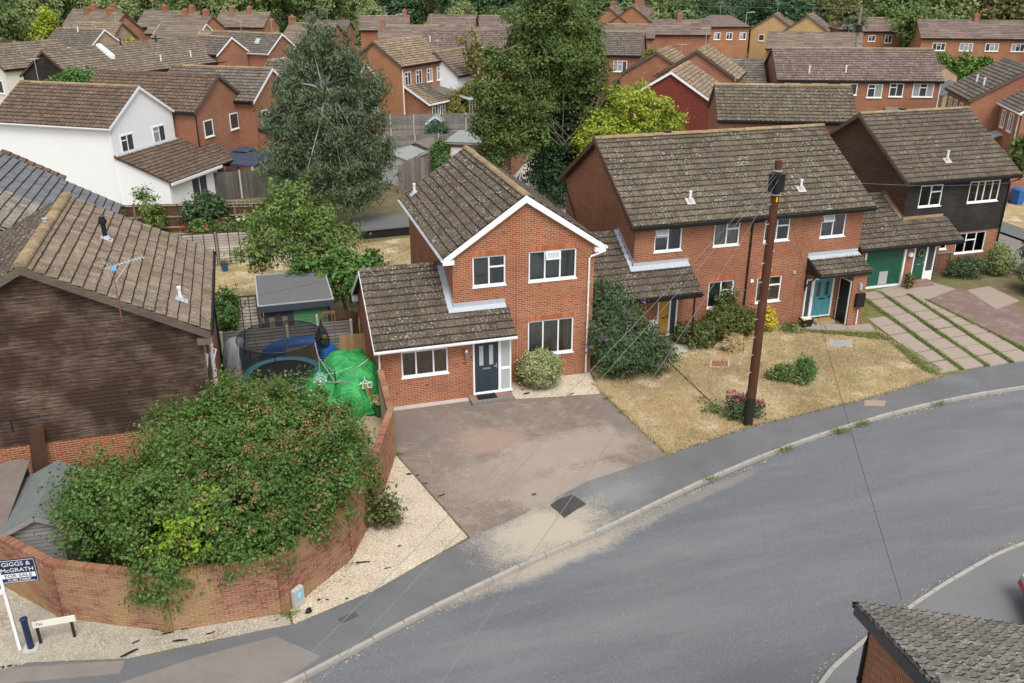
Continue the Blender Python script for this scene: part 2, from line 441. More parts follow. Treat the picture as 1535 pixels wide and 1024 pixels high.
t, c, r = m_ground('pale_gravel', [(.3, (.39, .32, .235)), (.7, (.53, .455, .355))], 1.6, 32, .95, .9,
                   [(.6, .72, (.42, .30, .19), .8, .7)])
M['gravel'] = t.done(c, r, .15)
t, c, r = m_ground('grey_gravel', [(.3, (.30, .27, .21)), (.7, (.45, .41, .33))], 2.6, 32, .95, .9,
                   [(.55, .7, (.25, .20, .11), .8, .7)])
M['gravel_g'] = t.done(c, r, .15)
t, c, r = m_ground('patio_dirt', [(.3, (.30, .23, .15)), (.7, (.42, .34, .23))], 1.5, 25, .95, .5)
M['dirt'] = t.done(c, r, .1)

def m_block(name, c1, c2, joint, lightpatch=None):
    t = NT(name); p = t.pos()
    mp = t.n('ShaderNodeMapping'); mp.inputs['Rotation'].default_value = (0, 0, .18); t.l(p, mp.inputs['Vector'])
    br = t.n('ShaderNodeTexBrick', Scale=1.0); br.offset = .5
    for k, v in (('Mortar Size', .009), ('Mortar Smooth', .2), ('Brick Width', .21), ('Row Height', .105), ('Bias', 0.0)):
        br.inputs[k].default_value = v
    for k, v in (('Color1', c1), ('Color2', c2), ('Mortar', joint)):
        br.inputs[k].default_value = (*v, 1)
    t.l(mp.outputs[0], br.inputs['Vector'])
    c = br.outputs['Color']
    c = t.mix(t.ramp(t.noise(p, .33, 5, .6), [(.42, 0.0), (.66, .55)]), c, sc(c2, .72))
    c = t.mix(t.ramp(t.noise(p, 1.7, 6, .7), [(.5, 0.0), (.75, .5)]), c, (.42, .36, .30))
    if lightpatch:
        for b in lightpatch:
            c = t.mix(t.math('MULTIPLY', blob_mask(t, *b[:5]), b[5]), c, b[6])
    f = t.noise(p, 45, 3)
    c = t.mix(.35, c, t.mix(f, (.1, .1, .1), (.9, .9, .9)), 'OVERLAY')
    sp = t.noise(p, 16, 2)
    c = t.mix(t.ramp(sp, [(.70, 0.0), (.74, .5)]), c, (.50, .45, .38))
    t.bump(t.math('SUBTRACT', 1.0, br.outputs['Fac']), .5, .012)
    return t.done(c, .92, .15)
M['block'] = m_block('block_paving', (.262, .205, .165), (.212, .168, .138), (.15, .128, .105),
                     [(.3, -4.2, 1.5, 1.1, .0, .6, (.35, .25, .20)), (2.6, -5.6, 3.0, 1.4, .2, .55, (.39, .33, .27)),
                      (1.9, -7.6, 2.6, 1.0, .3, .6, (.37, .315, .26)), (-2.2, -2.4, 1.2, 2.2, .1, .5, (.18, .15, .14)), (5.0, -3.2, .5, 2.4, .05, .4, (.19, .155, .14)), (.2, -6.6, 2.4, 1.6, .3, .5, (.34, .27, .23))])
M['block_r'] = m_block('red_block_paving', (.26, .18, .15), (.22, .15, .13), (.13, .10, .09))

# leaves
M['lf_bush'] = m_leaf('viburnum_leaf', (.042, .100, .020), (.105, .200, .038), (.20, .125, .05), .22, .25, .45)
M['lf_bush_y'] = m_leaf('lime_leaf', (.12, .22, .02), (.22, .33, .03), None)
M['lf_seed'] = m_leaf('rusty_seed_head', (.19, .10, .045), (.29, .17, .085), None, trans=.1)
M['lf_euc'] = m_leaf('blue_green_leaf', (.050, .085, .042), (.120, .168, .082), (.20, .18, .075), .08, .18, .25)
M['lf_cen'] = m_leaf('olive_green_leaf', (.048, .092, .022), (.122, .178, .040), (.26, .23, .06), .10, .25, .22)
M['lf_ivy'] = m_leaf('dark_ivy_leaf', (.012, .036, .012), (.030, .066, .020), None, trans=.12)
M['lf_yel'] = m_leaf('yellow_green_leaf', (.18, .25, .022), (.36, .42, .05), (.42, .40, .06), .2, .3, .5)
M['lf_app'] = m_leaf('apple_leaf', (.075, .145, .03), (.165, .245, .055), (.28, .31, .085), .2, .28, .4)
M['lf_fig'] = m_leaf('fresh_leaf', (.05, .13, .025), (.11, .21, .05), None, trans=.28)
M['lf_var'] = m_leaf('variegated_leaf', (.16, .22, .07), (.46, .46, .23), (.09, .15, .05), .4, .2, 3)
M['lf_bud'] = m_leaf('grey_green_leaf', (.034, .072, .026), (.095, .140, .062), None, trans=.2)
M['lf_fl'] = m_leaf('purple_flower', (.20, .07, .22), (.32, .15, .36), None)
M['lf_pink'] = m_leaf('pink_flower', (.42, .06, .10), (.55, .16, .2), None)
M['lf_red'] = m_leaf('red_flower', (.42, .02, .03), (.55, .06, .06), None)
M['lf_crm'] = m_leaf('cream_flower', (.62, .55, .3), (.72, .66, .45), None)
M['lf_wht'] = m_leaf('white_lilac_flower', (.55, .52, .6), (.7, .68, .75), None)
M['lf_shr'] = m_leaf('shrub_leaf', (.060, .095, .022), (.125, .165, .045), (.16, .07, .03), .2, .22, .6)
M['lf_gold'] = m_leaf('golden_leaf', (.46, .38, .03), (.62, .52, .06), None)
M['lf_dk'] = m_leaf('dark_green_leaf', (.032, .070, .030), (.075, .130, .048), None, trans=.18)
M['lf_mid'] = m_leaf('mid_green_leaf', (.070, .120, .034), (.145, .205, .060), None, trans=.22)
M['lf_pale'] = m_leaf('pale_green_leaf', (.15, .20, .07), (.25, .30, .11), None, trans=.25)
M['lf_lime'] = m_leaf('bright_lime_leaf', (.21, .28, .02), (.36, .42, .04), None, trans=.3)
M['lf_olv'] = m_leaf('brownish_green_leaf', (.10, .105, .030), (.18, .165, .05), None, trans=.2)
M['lf_och'] = m_leaf('ochre_green_leaf', (.15, .14, .03), (.26, .23, .06), None, trans=.22)
M['lf_hedge'] = m_leaf('hedge_leaf', (.055, .13, .018), (.13, .23, .04), None, trans=.22)
M['lf_dry'] = m_leaf('dry_grass_stem', (.42, .30, .15), (.58, .44, .25), None, trans=.2)
M['lf_grass'] = m_leaf('grass_blade', (.10, .155, .03), (.19, .25, .06), (.36, .29, .13), .25, trans=.25)
M['lf_straw'] = m_leaf('straw_blade', (.33, .25, .12), (.54, .43, .26), (.19, .21, .08), .12, .2, .5)
M['lf_fall'] = m_leaf('fallen_leaf', (.34, .24, .13), (.50, .38, .22), None, trans=.1)
M['stone'] = m_leaf('gravel_stone', (.38, .31, .23), (.62, .545, .43), (.24, .17, .10), .25, trans=0)
M['stone_g'] = m_leaf('grey_gravel_stone', (.25, .22, .17), (.47, .43, .36), (.20, .16, .09), .3, trans=0)
# single garden-wall bricks
def m_brickpiece(name):
    t = NT(name); p = t.pos()
    r = t.rand(); i = t.island()
    q = t.math('FRACT', t.math('ADD', t.math('MULTIPLY', r, 7.3), t.math('MULTIPLY', i, 5.7)))
    c = t.ramp(q, [(0.0, (.19, .078, .055)), (.35, (.27, .11, .072)), (.75, (.33, .15, .095)), (1.0, (.27, .155, .115))])
    c = t.mix(t.ramp(t.noise(p, .75, 4), [(.44, 0.0), (.60, .75)]), c, (.34, .22, .10))
    c = t.mix(t.ramp(t.noise(p, .5, 3), [(.6, 0.0), (.75, .4)]), c, (.16, .085, .06))
    c = t.mix(t.ramp(t.noise(p, 1.9, 5, .7), [(.62, 0.0), (.72, .5)]), c, (.52, .42, .33))
    f = t.noise(p, 50, 3)
    c = t.mix(.3, c, t.mix(f, (.15, .15, .15), (.85, .85, .85)), 'OVERLAY')
    t.bump(f, .4, .008)
    return t.done(c, .9, .18)
M['wbrick'] = m_brickpiece('garden_wall_brick')
M['mortar'] = m_plain('wall_mortar', (.50, .42, .33), .95, .2, 8, .1)
def m_soldier(name):
    t = NT(name); r = t.island()
    c = t.ramp(r, [(0.0, (.30, .095, .045)), (1.0, (.50, .18, .075))])
    return t.done(c, .9, .2)
M['soldier'] = m_soldier('soldier_brick')

# ------------------------------------------------------------------ mesh helpers
class MB:
    """collects faces, then becomes ONE mesh object"""
    def __init__(s): s.v = []; s.f = []; s.mi = []; s.cur = 0
    def face(s, pts):
        b = len(s.v); s.v += [tuple(p) for p in pts]
        s.f.append(tuple(range(b, b + len(pts)))); s.mi.append(s.cur)
    def box(s, a, b):
        x0, y0, z0 = [min(a[i], b[i]) for i in range(3)]; x1, y1, z1 = [max(a[i], b[i]) for i in range(3)]
        s.hexa([(x0, y0, z0), (x1, y0, z0), (x1, y1, z0), (x0, y1, z0), (x0, y0, z1), (x1, y0, z1), (x1, y1, z1), (x0, y1, z1)])
    def hexa(s, p):
        b = len(s.v); s.v += [tuple(q) for q in p]
        for f in ((0, 3, 2, 1), (4, 5, 6, 7), (0, 1, 5, 4), (1, 2, 6, 5), (2, 3, 7, 6), (3, 0, 4, 7)):
            s.f.append(tuple(b + i for i in f)); s.mi.append(s.cur)
    def obox(s, c, u, v, n):
        """box from centre and three half-vectors"""
        c, u, v, n = [np.array(q, float) for q in (c, u, v, n)]
        s.hexa([c - u - v - n, c + u - v - n, c + u + v - n, c - u + v - n, c - u - v + n, c + u - v + n, c + u + v + n, c - u + v + n])
    def beam(s, a, b, w, h, up=(0, 0, 1)):
        a, b = np.array(a, float), np.array(b, float)
        d = b - a; L = np.linalg.norm(d); d /= L
        side = np.cross(d, up)
        if np.linalg.norm(side) < 1e-4: side = np.cross(d, (1, 0, 0))
        side /= np.linalg.norm(side); upv = np.cross(side, d)
        s.obox((a + b) / 2, d * L / 2, side * w / 2, upv * h / 2)
    def prism(s, poly, z0, z1):
        b = len(s.v); n = len(poly)
        s.v += [(x, y, z0) for x, y in poly] + [(x, y, z1) for x, y in poly]
        s.f.append(tuple(range(b + n - 1, b - 1, -1))); s.f.append(tuple(range(b + n, b + 2 * n))); s.mi += [s.cur] * 2
        for i in range(n):
            j = (i + 1) % n
            s.f.append((b + i, b + j, b + n + j, b + n + i)); s.mi.append(s.cur)
    def tube(s, pts, r, n=8, cap=True):
        pts = [np.array(p, float) for p in pts]
        rs = r if hasattr(r, '__len__') else [r] * len(pts)
        rings = []
        for i, p in enumerate(pts):
            d = pts[min(i + 1, len(pts) - 1)] - pts[max(i - 1, 0)]
            d /= (np.linalg.norm(d) + 1e-9)
            a = np.cross(d, (0, 0, 1)) if abs(d[2]) < .9 else np.cross(d, (1, 0, 0))
            a /= np.linalg.norm(a); b_ = np.cross(d, a)
            base = len(s.v)
            for k in range(n):
                t = 2 * math.pi * k / n
                s.v.append(tuple(p + (a * math.cos(t) + b_ * math.sin(t)) * rs[i]))
            rings.append(base)
        for i in range(len(pts) - 1):
            for k in range(n):
                k2 = (k + 1) % n
                s.f.append((rings[i] + k, rings[i] + k2, rings[i + 1] + k2, rings[i + 1] + k)); s.mi.append(s.cur)
        if cap:
            s.f.append(tuple(rings[0] + k for k in range(n - 1, -1, -1))); s.mi.append(s.cur)
            s.f.append(tuple(rings[-1] + k for k in range(n))); s.mi.append(s.cur)
    def lathe(s, prof, n=16, c=(0, 0)):
        base = len(s.v)
        for r, z in prof:
            for k in range(n):
                t = 2 * math.pi * k / n
                s.v.append((c[0] + r * math.cos(t), c[1] + r * math.sin(t), z))
        for i in range(len(prof) - 1):
            for k in range(n):
                k2 = (k + 1) % n
                s.f.append((base + i * n + k, base + i * n + k2, base + (i + 1) * n + k2, base + (i + 1) * n + k)); s.mi.append(s.cur)
        s.f.append(tuple(base + (len(prof) - 1) * n + k for k in range(n))); s.mi.append(s.cur)
    def mesh(s, name, mats):
        me = bpy.data.meshes.new(name)
        me.from_pydata(s.v, [], s.f)
        for m in (mats if isinstance(mats, (list, tuple)) else [mats]): me.materials.append(m)
        if any(s.mi): me.polygons.foreach_set('material_index', s.mi)
        me.update()
        return me
    def build(s, name, mats, parent=None, smooth=False, loc=None):
        me = s.mesh(name, mats)
        if smooth: me.polygons.foreach_set('use_smooth', [True] * len(me.polygons))
        return link(name, me, parent, loc)

def link(name, me, parent=None, loc=None, mw=None):
    o = bpy.data.objects.new(name, me); C.objects.link(o)
    if parent is not None: o.parent = parent
    if mw is not None: o.matrix_local = mw
    elif loc is not None: o.location = loc
    return o

def tag(o, label=None, cat=None, group=None, kind=None):
    if label: o['label'] = label
    if cat: o['category'] = cat
    if group: o['group'] = group
    if kind: o['kind'] = kind
    return o

def thing(name, label, cat, loc=(0, 0, 0), rz=0.0, group=None):
    o = bpy.data.objects.new(name, None); C.objects.link(o)
    o.location = loc; o.rotation_euler = (0, 0, rz); o.empty_display_size = .2
    return tag(o, label, cat, group)

def copy_tree(o, parent=None):
    c = o.copy(); C.objects.link(c)
    if parent is not None: c.parent = parent
    for ch in o.children: copy_tree(ch, c)
    return c

def np_mesh(name, V, F, mats, smooth=False):
    """V (n,3) float, F (m,k) int, fast"""
    me = bpy.data.meshes.new(name)
    V = np.ascontiguousarray(V, dtype=np.float32); F = np.ascontiguousarray(F, dtype=np.int32)
    k = F.shape[1]
    me.vertices.add(len(V)); me.vertices.foreach_set('co', V.ravel())
    me.loops.add(F.size); me.loops.foreach_set('vertex_index', F.ravel())
    me.polygons.add(len(F)); me.polygons.foreach_set('loop_start', np.arange(0, F.size, k, dtype=np.int32))
    me.polygons.foreach_set('loop_total', np.full(len(F), k, dtype=np.int32))
    for m in (mats if isinstance(mats, (list, tuple)) else [mats]): me.materials.append(m)
    if smooth: me.polygons.foreach_set('use_smooth', np.ones(len(F), dtype=bool))
    me.update(calc_edges=True)
    return me

# ------------------------------------------------------------------ roof tiles
TW, TG = .30, .335
def tile_geo(w=TW, g=TG, rolls=2, lap=.06, h=.045):
    pr = []
    if rolls == 2:
        pr = [(0, .75), (.06, 1), (.17, .25), (.40, .15), (.50, .9), (.58, 1), (.68, .25), (.92, .15), (1.0, .75)]
    elif rolls == 1:
        pr = [(0, .9), (.12, 1), (.30, .25), (.62, .12), (.85, .35), (1.0, .9)]
    else:
        pr = [(0.008, .45), (.992, .45)]
    n = len(pr); V = []; F = []
    lo, tail = .040, .034                      # raised tail of the tile and its edge strip, painted dark as course shadow and grime
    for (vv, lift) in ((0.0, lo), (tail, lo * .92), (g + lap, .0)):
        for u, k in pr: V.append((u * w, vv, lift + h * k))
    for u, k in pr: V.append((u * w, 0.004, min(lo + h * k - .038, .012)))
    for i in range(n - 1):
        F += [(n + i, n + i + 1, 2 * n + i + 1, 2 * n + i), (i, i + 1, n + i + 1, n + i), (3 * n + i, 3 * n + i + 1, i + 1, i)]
    return np.array(V), np.array(F)
TILE2, TILE1, TILE0 = tile_geo(), tile_geo(rolls=1), tile_geo(rolls=0)
_tile_me = {}
def tile_mesh(kind, mat, w, g):
    key = (kind, mat.name, round(w, 3), round(g, 3))
    if key not in _tile_me:
        V, F = {2: TILE2, 1: TILE1, 0: TILE0}[kind]
        V = V * np.array([w / TW, g / TG, 1])
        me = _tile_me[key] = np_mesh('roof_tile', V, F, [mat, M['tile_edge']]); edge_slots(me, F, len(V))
    return _tile_me[key]

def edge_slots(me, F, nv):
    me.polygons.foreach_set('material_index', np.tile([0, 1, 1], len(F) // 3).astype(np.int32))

class Slope:
    """one pitched rectangle; u along the eave, v up the slope. mask(u0,u1,v0,v1) -> keep"""
    def __init__(s, O, U, V, width, length, mask=None, mat='tile', kind=2, w=TW, g=TG):
        s.O = np.array(O, float); s.U = np.array(U, float); s.V = np.array(V, float)
        s.U /= np.linalg.norm(s.U); s.V /= np.linalg.norm(s.V)
        s.N = np.cross(s.U, s.V); s.width, s.length, s.mask, s.mat, s.kind = width, length, mask, mat, kind
        s.nc = max(1, round(width / w)); s.nr = max(1, round(length / g))
        s.w, s.g = width / s.nc, length / s.nr
    def spots(s):
        for j in range(s.nr):
            for i in range(s.nc):
                u, v = i * s.w, j * s.g
                if s.mask and not s.mask(u + s.w / 2, v + s.g / 2): continue
                yield s.O + s.U * u + s.V * v, (u, v)
    def deck(s, mb, drop=.004):
        # cells so that masked shapes keep a backing
        if not s.mask:
            p = [s.O, s.O + s.U * s.width, s.O + s.U * s.width + s.V * s.length, s.O + s.V * s.length]
            mb.hexa([q - s.N * (drop + .05) for q in p] + [q - s.N * drop for q in p]); return
        for P, _ in s.spots():
            p = [P, P + s.U * s.w, P + s.U * s.w + s.V * s.g, P + s.V * s.g]
            mb.hexa([q - s.N * (drop + .05) for q in p] + [q - s.N * drop for q in p])

def world_of(parent, P):
    mw = Matrix.LocRotScale(parent.location, parent.rotation_euler, None)
    return np.array(mw @ Vector(P))

def lay_tiles(root, roof, slopes, limit=300, focus=None):
    """nearest `limit` tiles as objects under the roof part, the rest as one joined stuff part"""
    al = []
    for s in slopes:
        for P, uv in s.spots():
            d = np.linalg.norm(world_of(root, P) - CAM)
            if focus is not None: d = np.linalg.norm(np.array(P) - np.array(focus))
            al.append((d, s, P))
    # slopes turned away from the viewer come last
    def key(a):
        c = world_of(root, a[2]); n = world_of(root, np.array(a[2]) + a[1].N) - c
        return (np.dot(n, CAM - c) <= 0, a[0])
    al.sort(key=key)
    for d, s, P in al[:limit]:
        me = tile_mesh(s.kind, M[s.mat], s.w, s.g)
        j = random.uniform
        mw = Matrix((( *[s.U[0], s.V[0], s.N[0]], P[0]), (s.U[1], s.V[1], s.N[1], P[1]), (s.U[2], s.V[2], s.N[2], P[2]), (0, 0, 0, 1)))
        mw = mw @ Matrix.Translation((j(-.003, .003), j(-.008, .008), j(0, .006))) @ Matrix.Rotation(j(-.012, .012), 4, 'Z') @ Matrix.Rotation(j(-.01, .01), 4, 'Y')
        link('roof_tile', me, roof, mw=mw)
    rest = al[limit:]
    by = {}
    for d, s, P in rest: by.setdefault((s.mat, s.kind), []).append((s, P))
    for (mat, kind), L in by.items():
        join_tiles('roof_tiles', L, kind, M[mat], roof)

def join_tiles(name, L, kind, mat, parent):
    V0, F0 = {2: TILE2, 1: TILE1, 0: TILE0}[kind]
    n = len(L)
    base = np.empty((n, 3)); A = np.empty((n, 3, 3)); 
    for k, (s, P) in enumerate(L):
        base[k] = P; A[k, 0] = s.U * (s.w / TW); A[k, 1] = s.V * (s.g / TG); A[k, 2] = s.N
    jit = rng.normal(0, 1, (n, 3)) * (.002, .006, .004)
    V = np.einsum('vi,kij->kvj', V0, A) + (base + np.einsum('ki,kij->kj', jit, A))[:, None, :]
    F = (F0[None] + (np.arange(n) * len(V0))[:, None, None]).reshape(-1, 4)
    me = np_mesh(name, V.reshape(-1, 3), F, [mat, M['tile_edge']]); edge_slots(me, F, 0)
    o = link(name, me, parent)
    o['kind'] = 'stuff'
    return o

def ridge_tiles(roof, a, b, mat, r=.13, L=.45, limit=60):
    a, b = np.array(a, float), np.array(b, float)
    d = b - a; T = np.linalg.norm(d); d /= T
    n = max(1, round(T / L)); st = T / n
    mb = MB(); k = 7
    side = np.array([0, 1, 0.]) 
    for (x, rr) in ((0, r * 1.06), (st * 1.06, r)):
        for i in range(k):
            t = math.pi * i / (k - 1)
            mb.v.append((x, rr * math.cos(t) * 1.15, rr * math.sin(t) * .8))
    for i in range(k - 1):
        mb.f.append((i, i + 1, k + i + 1, k + i)); mb.mi.append(0)
    mb.f.append(tuple(range(k - 1, -1, -1))); mb.mi.append(0)
    me = mb.mesh('ridge_tile', mat)
    up = np.array([0, 0, 1.]); s = np.cross(up, d); s /= np.linalg.norm(s); up2 = np.cross(d, s)
    for q in range(n):
        P = a + d * st * q + up * random.uniform(-.006, .006)
        link('ridge_tile', me, roof, mw=Matrix(((d[0], s[0], up2[0], P[0]), (d[1], s[1], up2[1], P[1]), (d[2], s[2], up2[2], P[2]), (0, 0, 0, 1))))

# ------------------------------------------------------------------ walls with openings
def wall(mb, O, U, inn, prof, holes=(), reveal=.11):
    """vertical wall in the plane through O along U. prof: [(u, ztop)...] with z0 = O.z; holes (u0,z0,u1,z1) heights absolute"""
    O, U, inn = [np.array(q, float) for q in (O, U, inn)]
    us = sorted(set([p[0] for p in prof] + [h[0] for h in holes] + [h[2] for h in holes]))
    top = lambda u: float(np.interp(u, [p[0] for p in prof], [p[1] for p in prof]))
    P = lambda u, z: O + U * u + np.array([0, 0, z - O[2]])
    flip = np.dot(np.cross(U, (0, 0, 1)), inn) > 0
    def q(pts): mb.face(pts[::-1] if flip else pts)
    for a, b in zip(us, us[1:]):
        if b - a < 1e-6: continue
        m = (a + b) / 2
        hs = sorted([(h[1], h[3]) for h in holes if h[0] <= m <= h[2]])
        z = O[2]
        for h0, h1 in hs:
            if h0 > z + 1e-6: q([P(a, z), P(b, z), P(b, h0), P(a, h0)])
            z = h1
        q([P(a, z), P(b, z), P(b, top(b)), P(a, top(a))])
    for u0, z0, u1, z1 in holes:
        c = [P(u0, z0), P(u1, z0), P(u1, z1), P(u0, z1)]
        for i in range(4):
            a, b = c[i], c[(i + 1) % 4]
            q([b, a, a + inn * reveal, b + inn * reveal])

def window(root, O, U, inn, u0, z0, w, h, cols, inset=.045, fw=.062, frame='upvc', curtains=(), sill=True, name='window', panes='glass', back=.36):
    """uPVC window filling an opening. cols: [(fraction, transom or None)]; transom = fraction of height of the lower light"""
    O, U, inn = [np.array(q, float) for q in (O, U, inn)]
    Z = np.array([0, 0, 1.])
    P = lambda u, z, d: O * (1, 1, 0) + U * (u0 + u) + inn * d + Z * (z0 + z)
    mb = MB()
    def bar(ua, za, ub, zb, d0=inset, d1=inset + .065):
        c = (P(ua, za, d0) + P(ub, zb, d1)) / 2
        mb.obox(c, U * (ub - ua) / 2, inn * (d1 - d0) / 2, Z * (zb - za) / 2)
    bar(0, 0, w, fw); bar(0, h - fw, w, h); bar(0, fw, fw, h - fw); bar(w - fw, fw, w, h - fw)
    tot = sum(c[0] for c in cols); x = fw; iw = w - 2 * fw; cells = []
    for i, (fr, tr) in enumerate(cols):
        xe = x + iw * fr / tot
        a, b = x, xe
        if i: a += fw * .45
        if i < len(cols) - 1:
            bar(xe - fw * .45, fw, xe + fw * .45, h - fw); b -= fw * .45
        if tr:
            zt = h * tr; bar(a, zt - fw * .5, b, zt + fw * .5)
            cells += [(a, fw, b, zt - fw * .5, False), (a, zt + fw * .5, b, h - fw, True)]
        else: cells.append((a, fw, b, h - fw, False))
        x = xe
    mb.cur = 1   # the room behind: five faces of a shallow dark box
    a, b, c, d = P(.0, .0, .112), P(w, .0, .112), P(w, h, .112), P(.0, h, .112)
    e = inn * back
    for f in ((a, b, b + e, a + e), (d, d + e, c + e, c), (a, a + e, d + e, d), (b, c, c + e, b + e), (a + e, b + e, c + e, d + e)): mb.face(f)
    fo = mb.build(name, [M[frame], M['room']], root)
    for (xa, za, xb, zb, topl) in cells:
        # casement sash: thin inner frame proud of the main frame, and the pane
        g = MB()
        g.obox((P(xa, za, inset + .03) + P(xb, zb, inset + .036)) / 2, U * (xb - xa) / 2, inn * .003, Z * (zb - za) / 2)
        g.build('pane', M[panes], fo)
    if sill:
        s = MB()
        s.obox((P(-.03, -.045, -.035) + P(w + .03, .003, inset + .0)) / 2, U * (w / 2 + .03), inn * (inset + .035) / 2, Z * .024)
        s.build('sill', M['upvc'], fo)
    for (ca, cb, mat) in curtains:
        k = MB(); n = max(4, int((cb - ca) * w / .05))
        for i in range(n):
            ua, ub = ca * w + (cb - ca) * w * i / n, ca * w + (cb - ca) * w * (i + 1) / n
            da, db = .17 + .03 * math.sin(i * 2.1), .17 + .03 * math.sin((i + 1) * 2.1)
            k.face([P(ua, .02, da), P(ub, .02, db), P(ub, h - .02, db), P(ua, h - .02, da)])
        k.build('curtain', M[mat], fo)
    return fo

def soldier(root, O, U, out, u0, u1, z0, h=.215, name='brick_lintel'):
    """upright bricks over an opening, a few mm proud"""
    O, U, out = [np.array(q, float) for q in (O, U, out)]
    n = max(2, round((u1 - u0) / .0755)); st = (u1 - u0) / n; mb = MB()
    for i in range(n):
        c = O * (1, 1, 0) + U * (u0 + (i + .5) * st) + np.array([0, 0, z0 + h / 2])
        mb.obox(c - out * .02, U * (st / 2 - .005), out * (.024 + random.uniform(-.001, .002)), np.array([0, 0, h / 2 - .004]))
    o = mb.build(name, M['soldier'], root); o['kind'] = 'stuff'
    return o

def pipe(root, pts, mat='upvc', r=.034, name='downpipe'):
    mb = MB(); mb.tube(pts, r, 8)
    # joint collars
    for a, b in zip(pts, pts[1:]):
        a, b = np.array(a, float), np.array(b, float); L = np.linalg.norm(b - a)
        if L > 1.2:
            for k in range(1, int(L / 1.1) + 1):
                c = a + (b - a) * k / (int(L / 1.1) + 1); d = (b - a) / L
                mb.tube([c - d * .03, c + d * .03], r * 1.35, 8)
    return mb.build(name, M[mat], root, smooth=False)

def gutter(root, a, b, mat='upvc', w=.11, h=.075, name='gutter'):
    a, b = np.array(a, float), np.array(b, float)
    d = (b - a) / np.linalg.norm(b - a); side = np.cross(d, (0, 0, 1)); up = np.array([0, 0, 1.])
    mb = MB(); prof = [(-w / 2, 0), (-w / 2 * .85, -h * .7), (0, -h), (w / 2 * .85, -h * .7), (w / 2, 0)]
    for k in range(len(prof) - 1):
        p, q = prof[k], prof[k + 1]
        A = [a + side * p[0] + up * p[1], b + side * p[0] + up * p[1], b + side * q[0] + up * q[1], a + side * q[0] + up * q[1]]
        mb.face(A)
        t = .006
        mb.face([A[3] + up * t, A[2] + up * t, A[1] + up * t, A[0] + up * t])
    for e in (a, b): mb.face([e + side * p[0] + up * p[1] for p in prof])
    return mb.build(name, M[mat], root)

def vent_pipe(roof, P, N, mat='white', h=.42, base='lead', name='vent_pipe', r=.055):
    P, N = np.array(P, float), np.array(N, float)
    mb = MB(); mb.tube([P + (0, 0, -.05), P + (0, 0, h)], r, 10); mb.tube([P + (0, 0, h), P + (0, 0, h + .07)], r * 1.25, 10)
    mb.cur = 1
    u = np.cross(N, (1, 0, 0)); 
    if np.linalg.norm(u) < .1: u = np.cross(N, (0, 1, 0))
    u /= np.linalg.norm(u); v = np.cross(N, u)
    mb.obox(P + N * .075, u * .19, v * .19, N * .008)
    mb.tube([P + N * .06, P + N * .06 + np.array([0, 0, .12])], [r * 1.9, r * 1.15], 10)
    return mb.build(name, [M[mat], M[base]], roof, smooth=False)

def panel_door(root, O, U, inn, u0, z0, w, h, mat, glass=((.16, .52, .40, .93), (.60, .52, .84, .93)), panels=((.14, .06, .44, .42), (.56, .06, .86, .42)), inset=.05, letter=True, hmat='steel', handle=.92, name='front_door', gmat='obscure'):
    O, U, inn = [np.array(q, float) for q in (O, U, inn)]; Z = np.array([0, 0, 1.])
    P = lambda u, z, d: O * (1, 1, 0) + U * (u0 + u) + inn * d + Z * (z0 + z)
    def bx(mb, a, za, b, zb, d0, d1): mb.obox((P(a, za, d0) + P(b, zb, d1)) / 2, U * (b - a) / 2, inn * (d1 - d0) / 2, Z * (zb - za) / 2)
    mb = MB(); bx(mb, 0, 0, w, h, inset, inset + .045)
    for (a, b, c, d) in panels:
        bx(mb, a * w, b * h, c * w, d * h, inset - .012, inset); 
        bx(mb, a * w + .05, b * h + .05, c * w - .05, d * h - .05, inset - .02, inset - .012)
    for (a, b, c, d) in glass:    # bead round each glazed light
        for (e, f, g_, k) in ((a, b, c, b + .018), (a, d - .018, c, d), (a, b + .018, a + .03, d - .018), (c - .03, b + .018, c, d - .018)):
            bx(mb, e * w, f * h, g_ * w, k * h, inset - .012, inset)
    d = mb.build(name, M[mat], root)
    for (a, b, c, e) in glass:
        g = MB(); bx(g, a * w + .028, b * h + .036, c * w - .028, e * h - .036, inset - .005, inset - .001); g.build('door_glass', M[gmat], d)
    if letter:
        g = MB(); bx(g, .33 * w, .455 * h, .67 * w, .485 * h, inset - .02, inset); g.build('letter_box', M[hmat], d)
    g = MB(); bx(g, handle * w - .02, .46 * h, handle * w + .02, .56 * h, inset - .016, inset)
    g.tube([P(handle * w, .51 * h, inset - .01), P(handle * w, .51 * h, inset - .06), P(handle * w - math.copysign(.11, handle - .5), .51 * h, inset - .06)], .011, 6)
    g.build('door_handle', M[hmat], d)
    return d

def text_mesh(s, size, mat, parent, mw, name='lettering', ext=.003, align='CENTER', xs=1.0):
    cu = bpy.data.curves.new('t', 'FONT'); cu.body = s; cu.size = size; cu.extrude = ext; cu.align_x = align; cu.align_y = 'CENTER'
    cu.resolution_u = 3
    o = bpy.data.objects.new('t', cu); C.objects.link(o)
    dg = bpy.context.evaluated_depsgraph_get()
    me = bpy.data.meshes.new_from_object(o.evaluated_get(dg)); me.name = name
    bpy.data.objects.remove(o)
    for v in me.vertices: v.co.x *= xs
    me.materials.clear(); me.materials.append(M[mat])
    return link(name, me, parent, mw=mw)

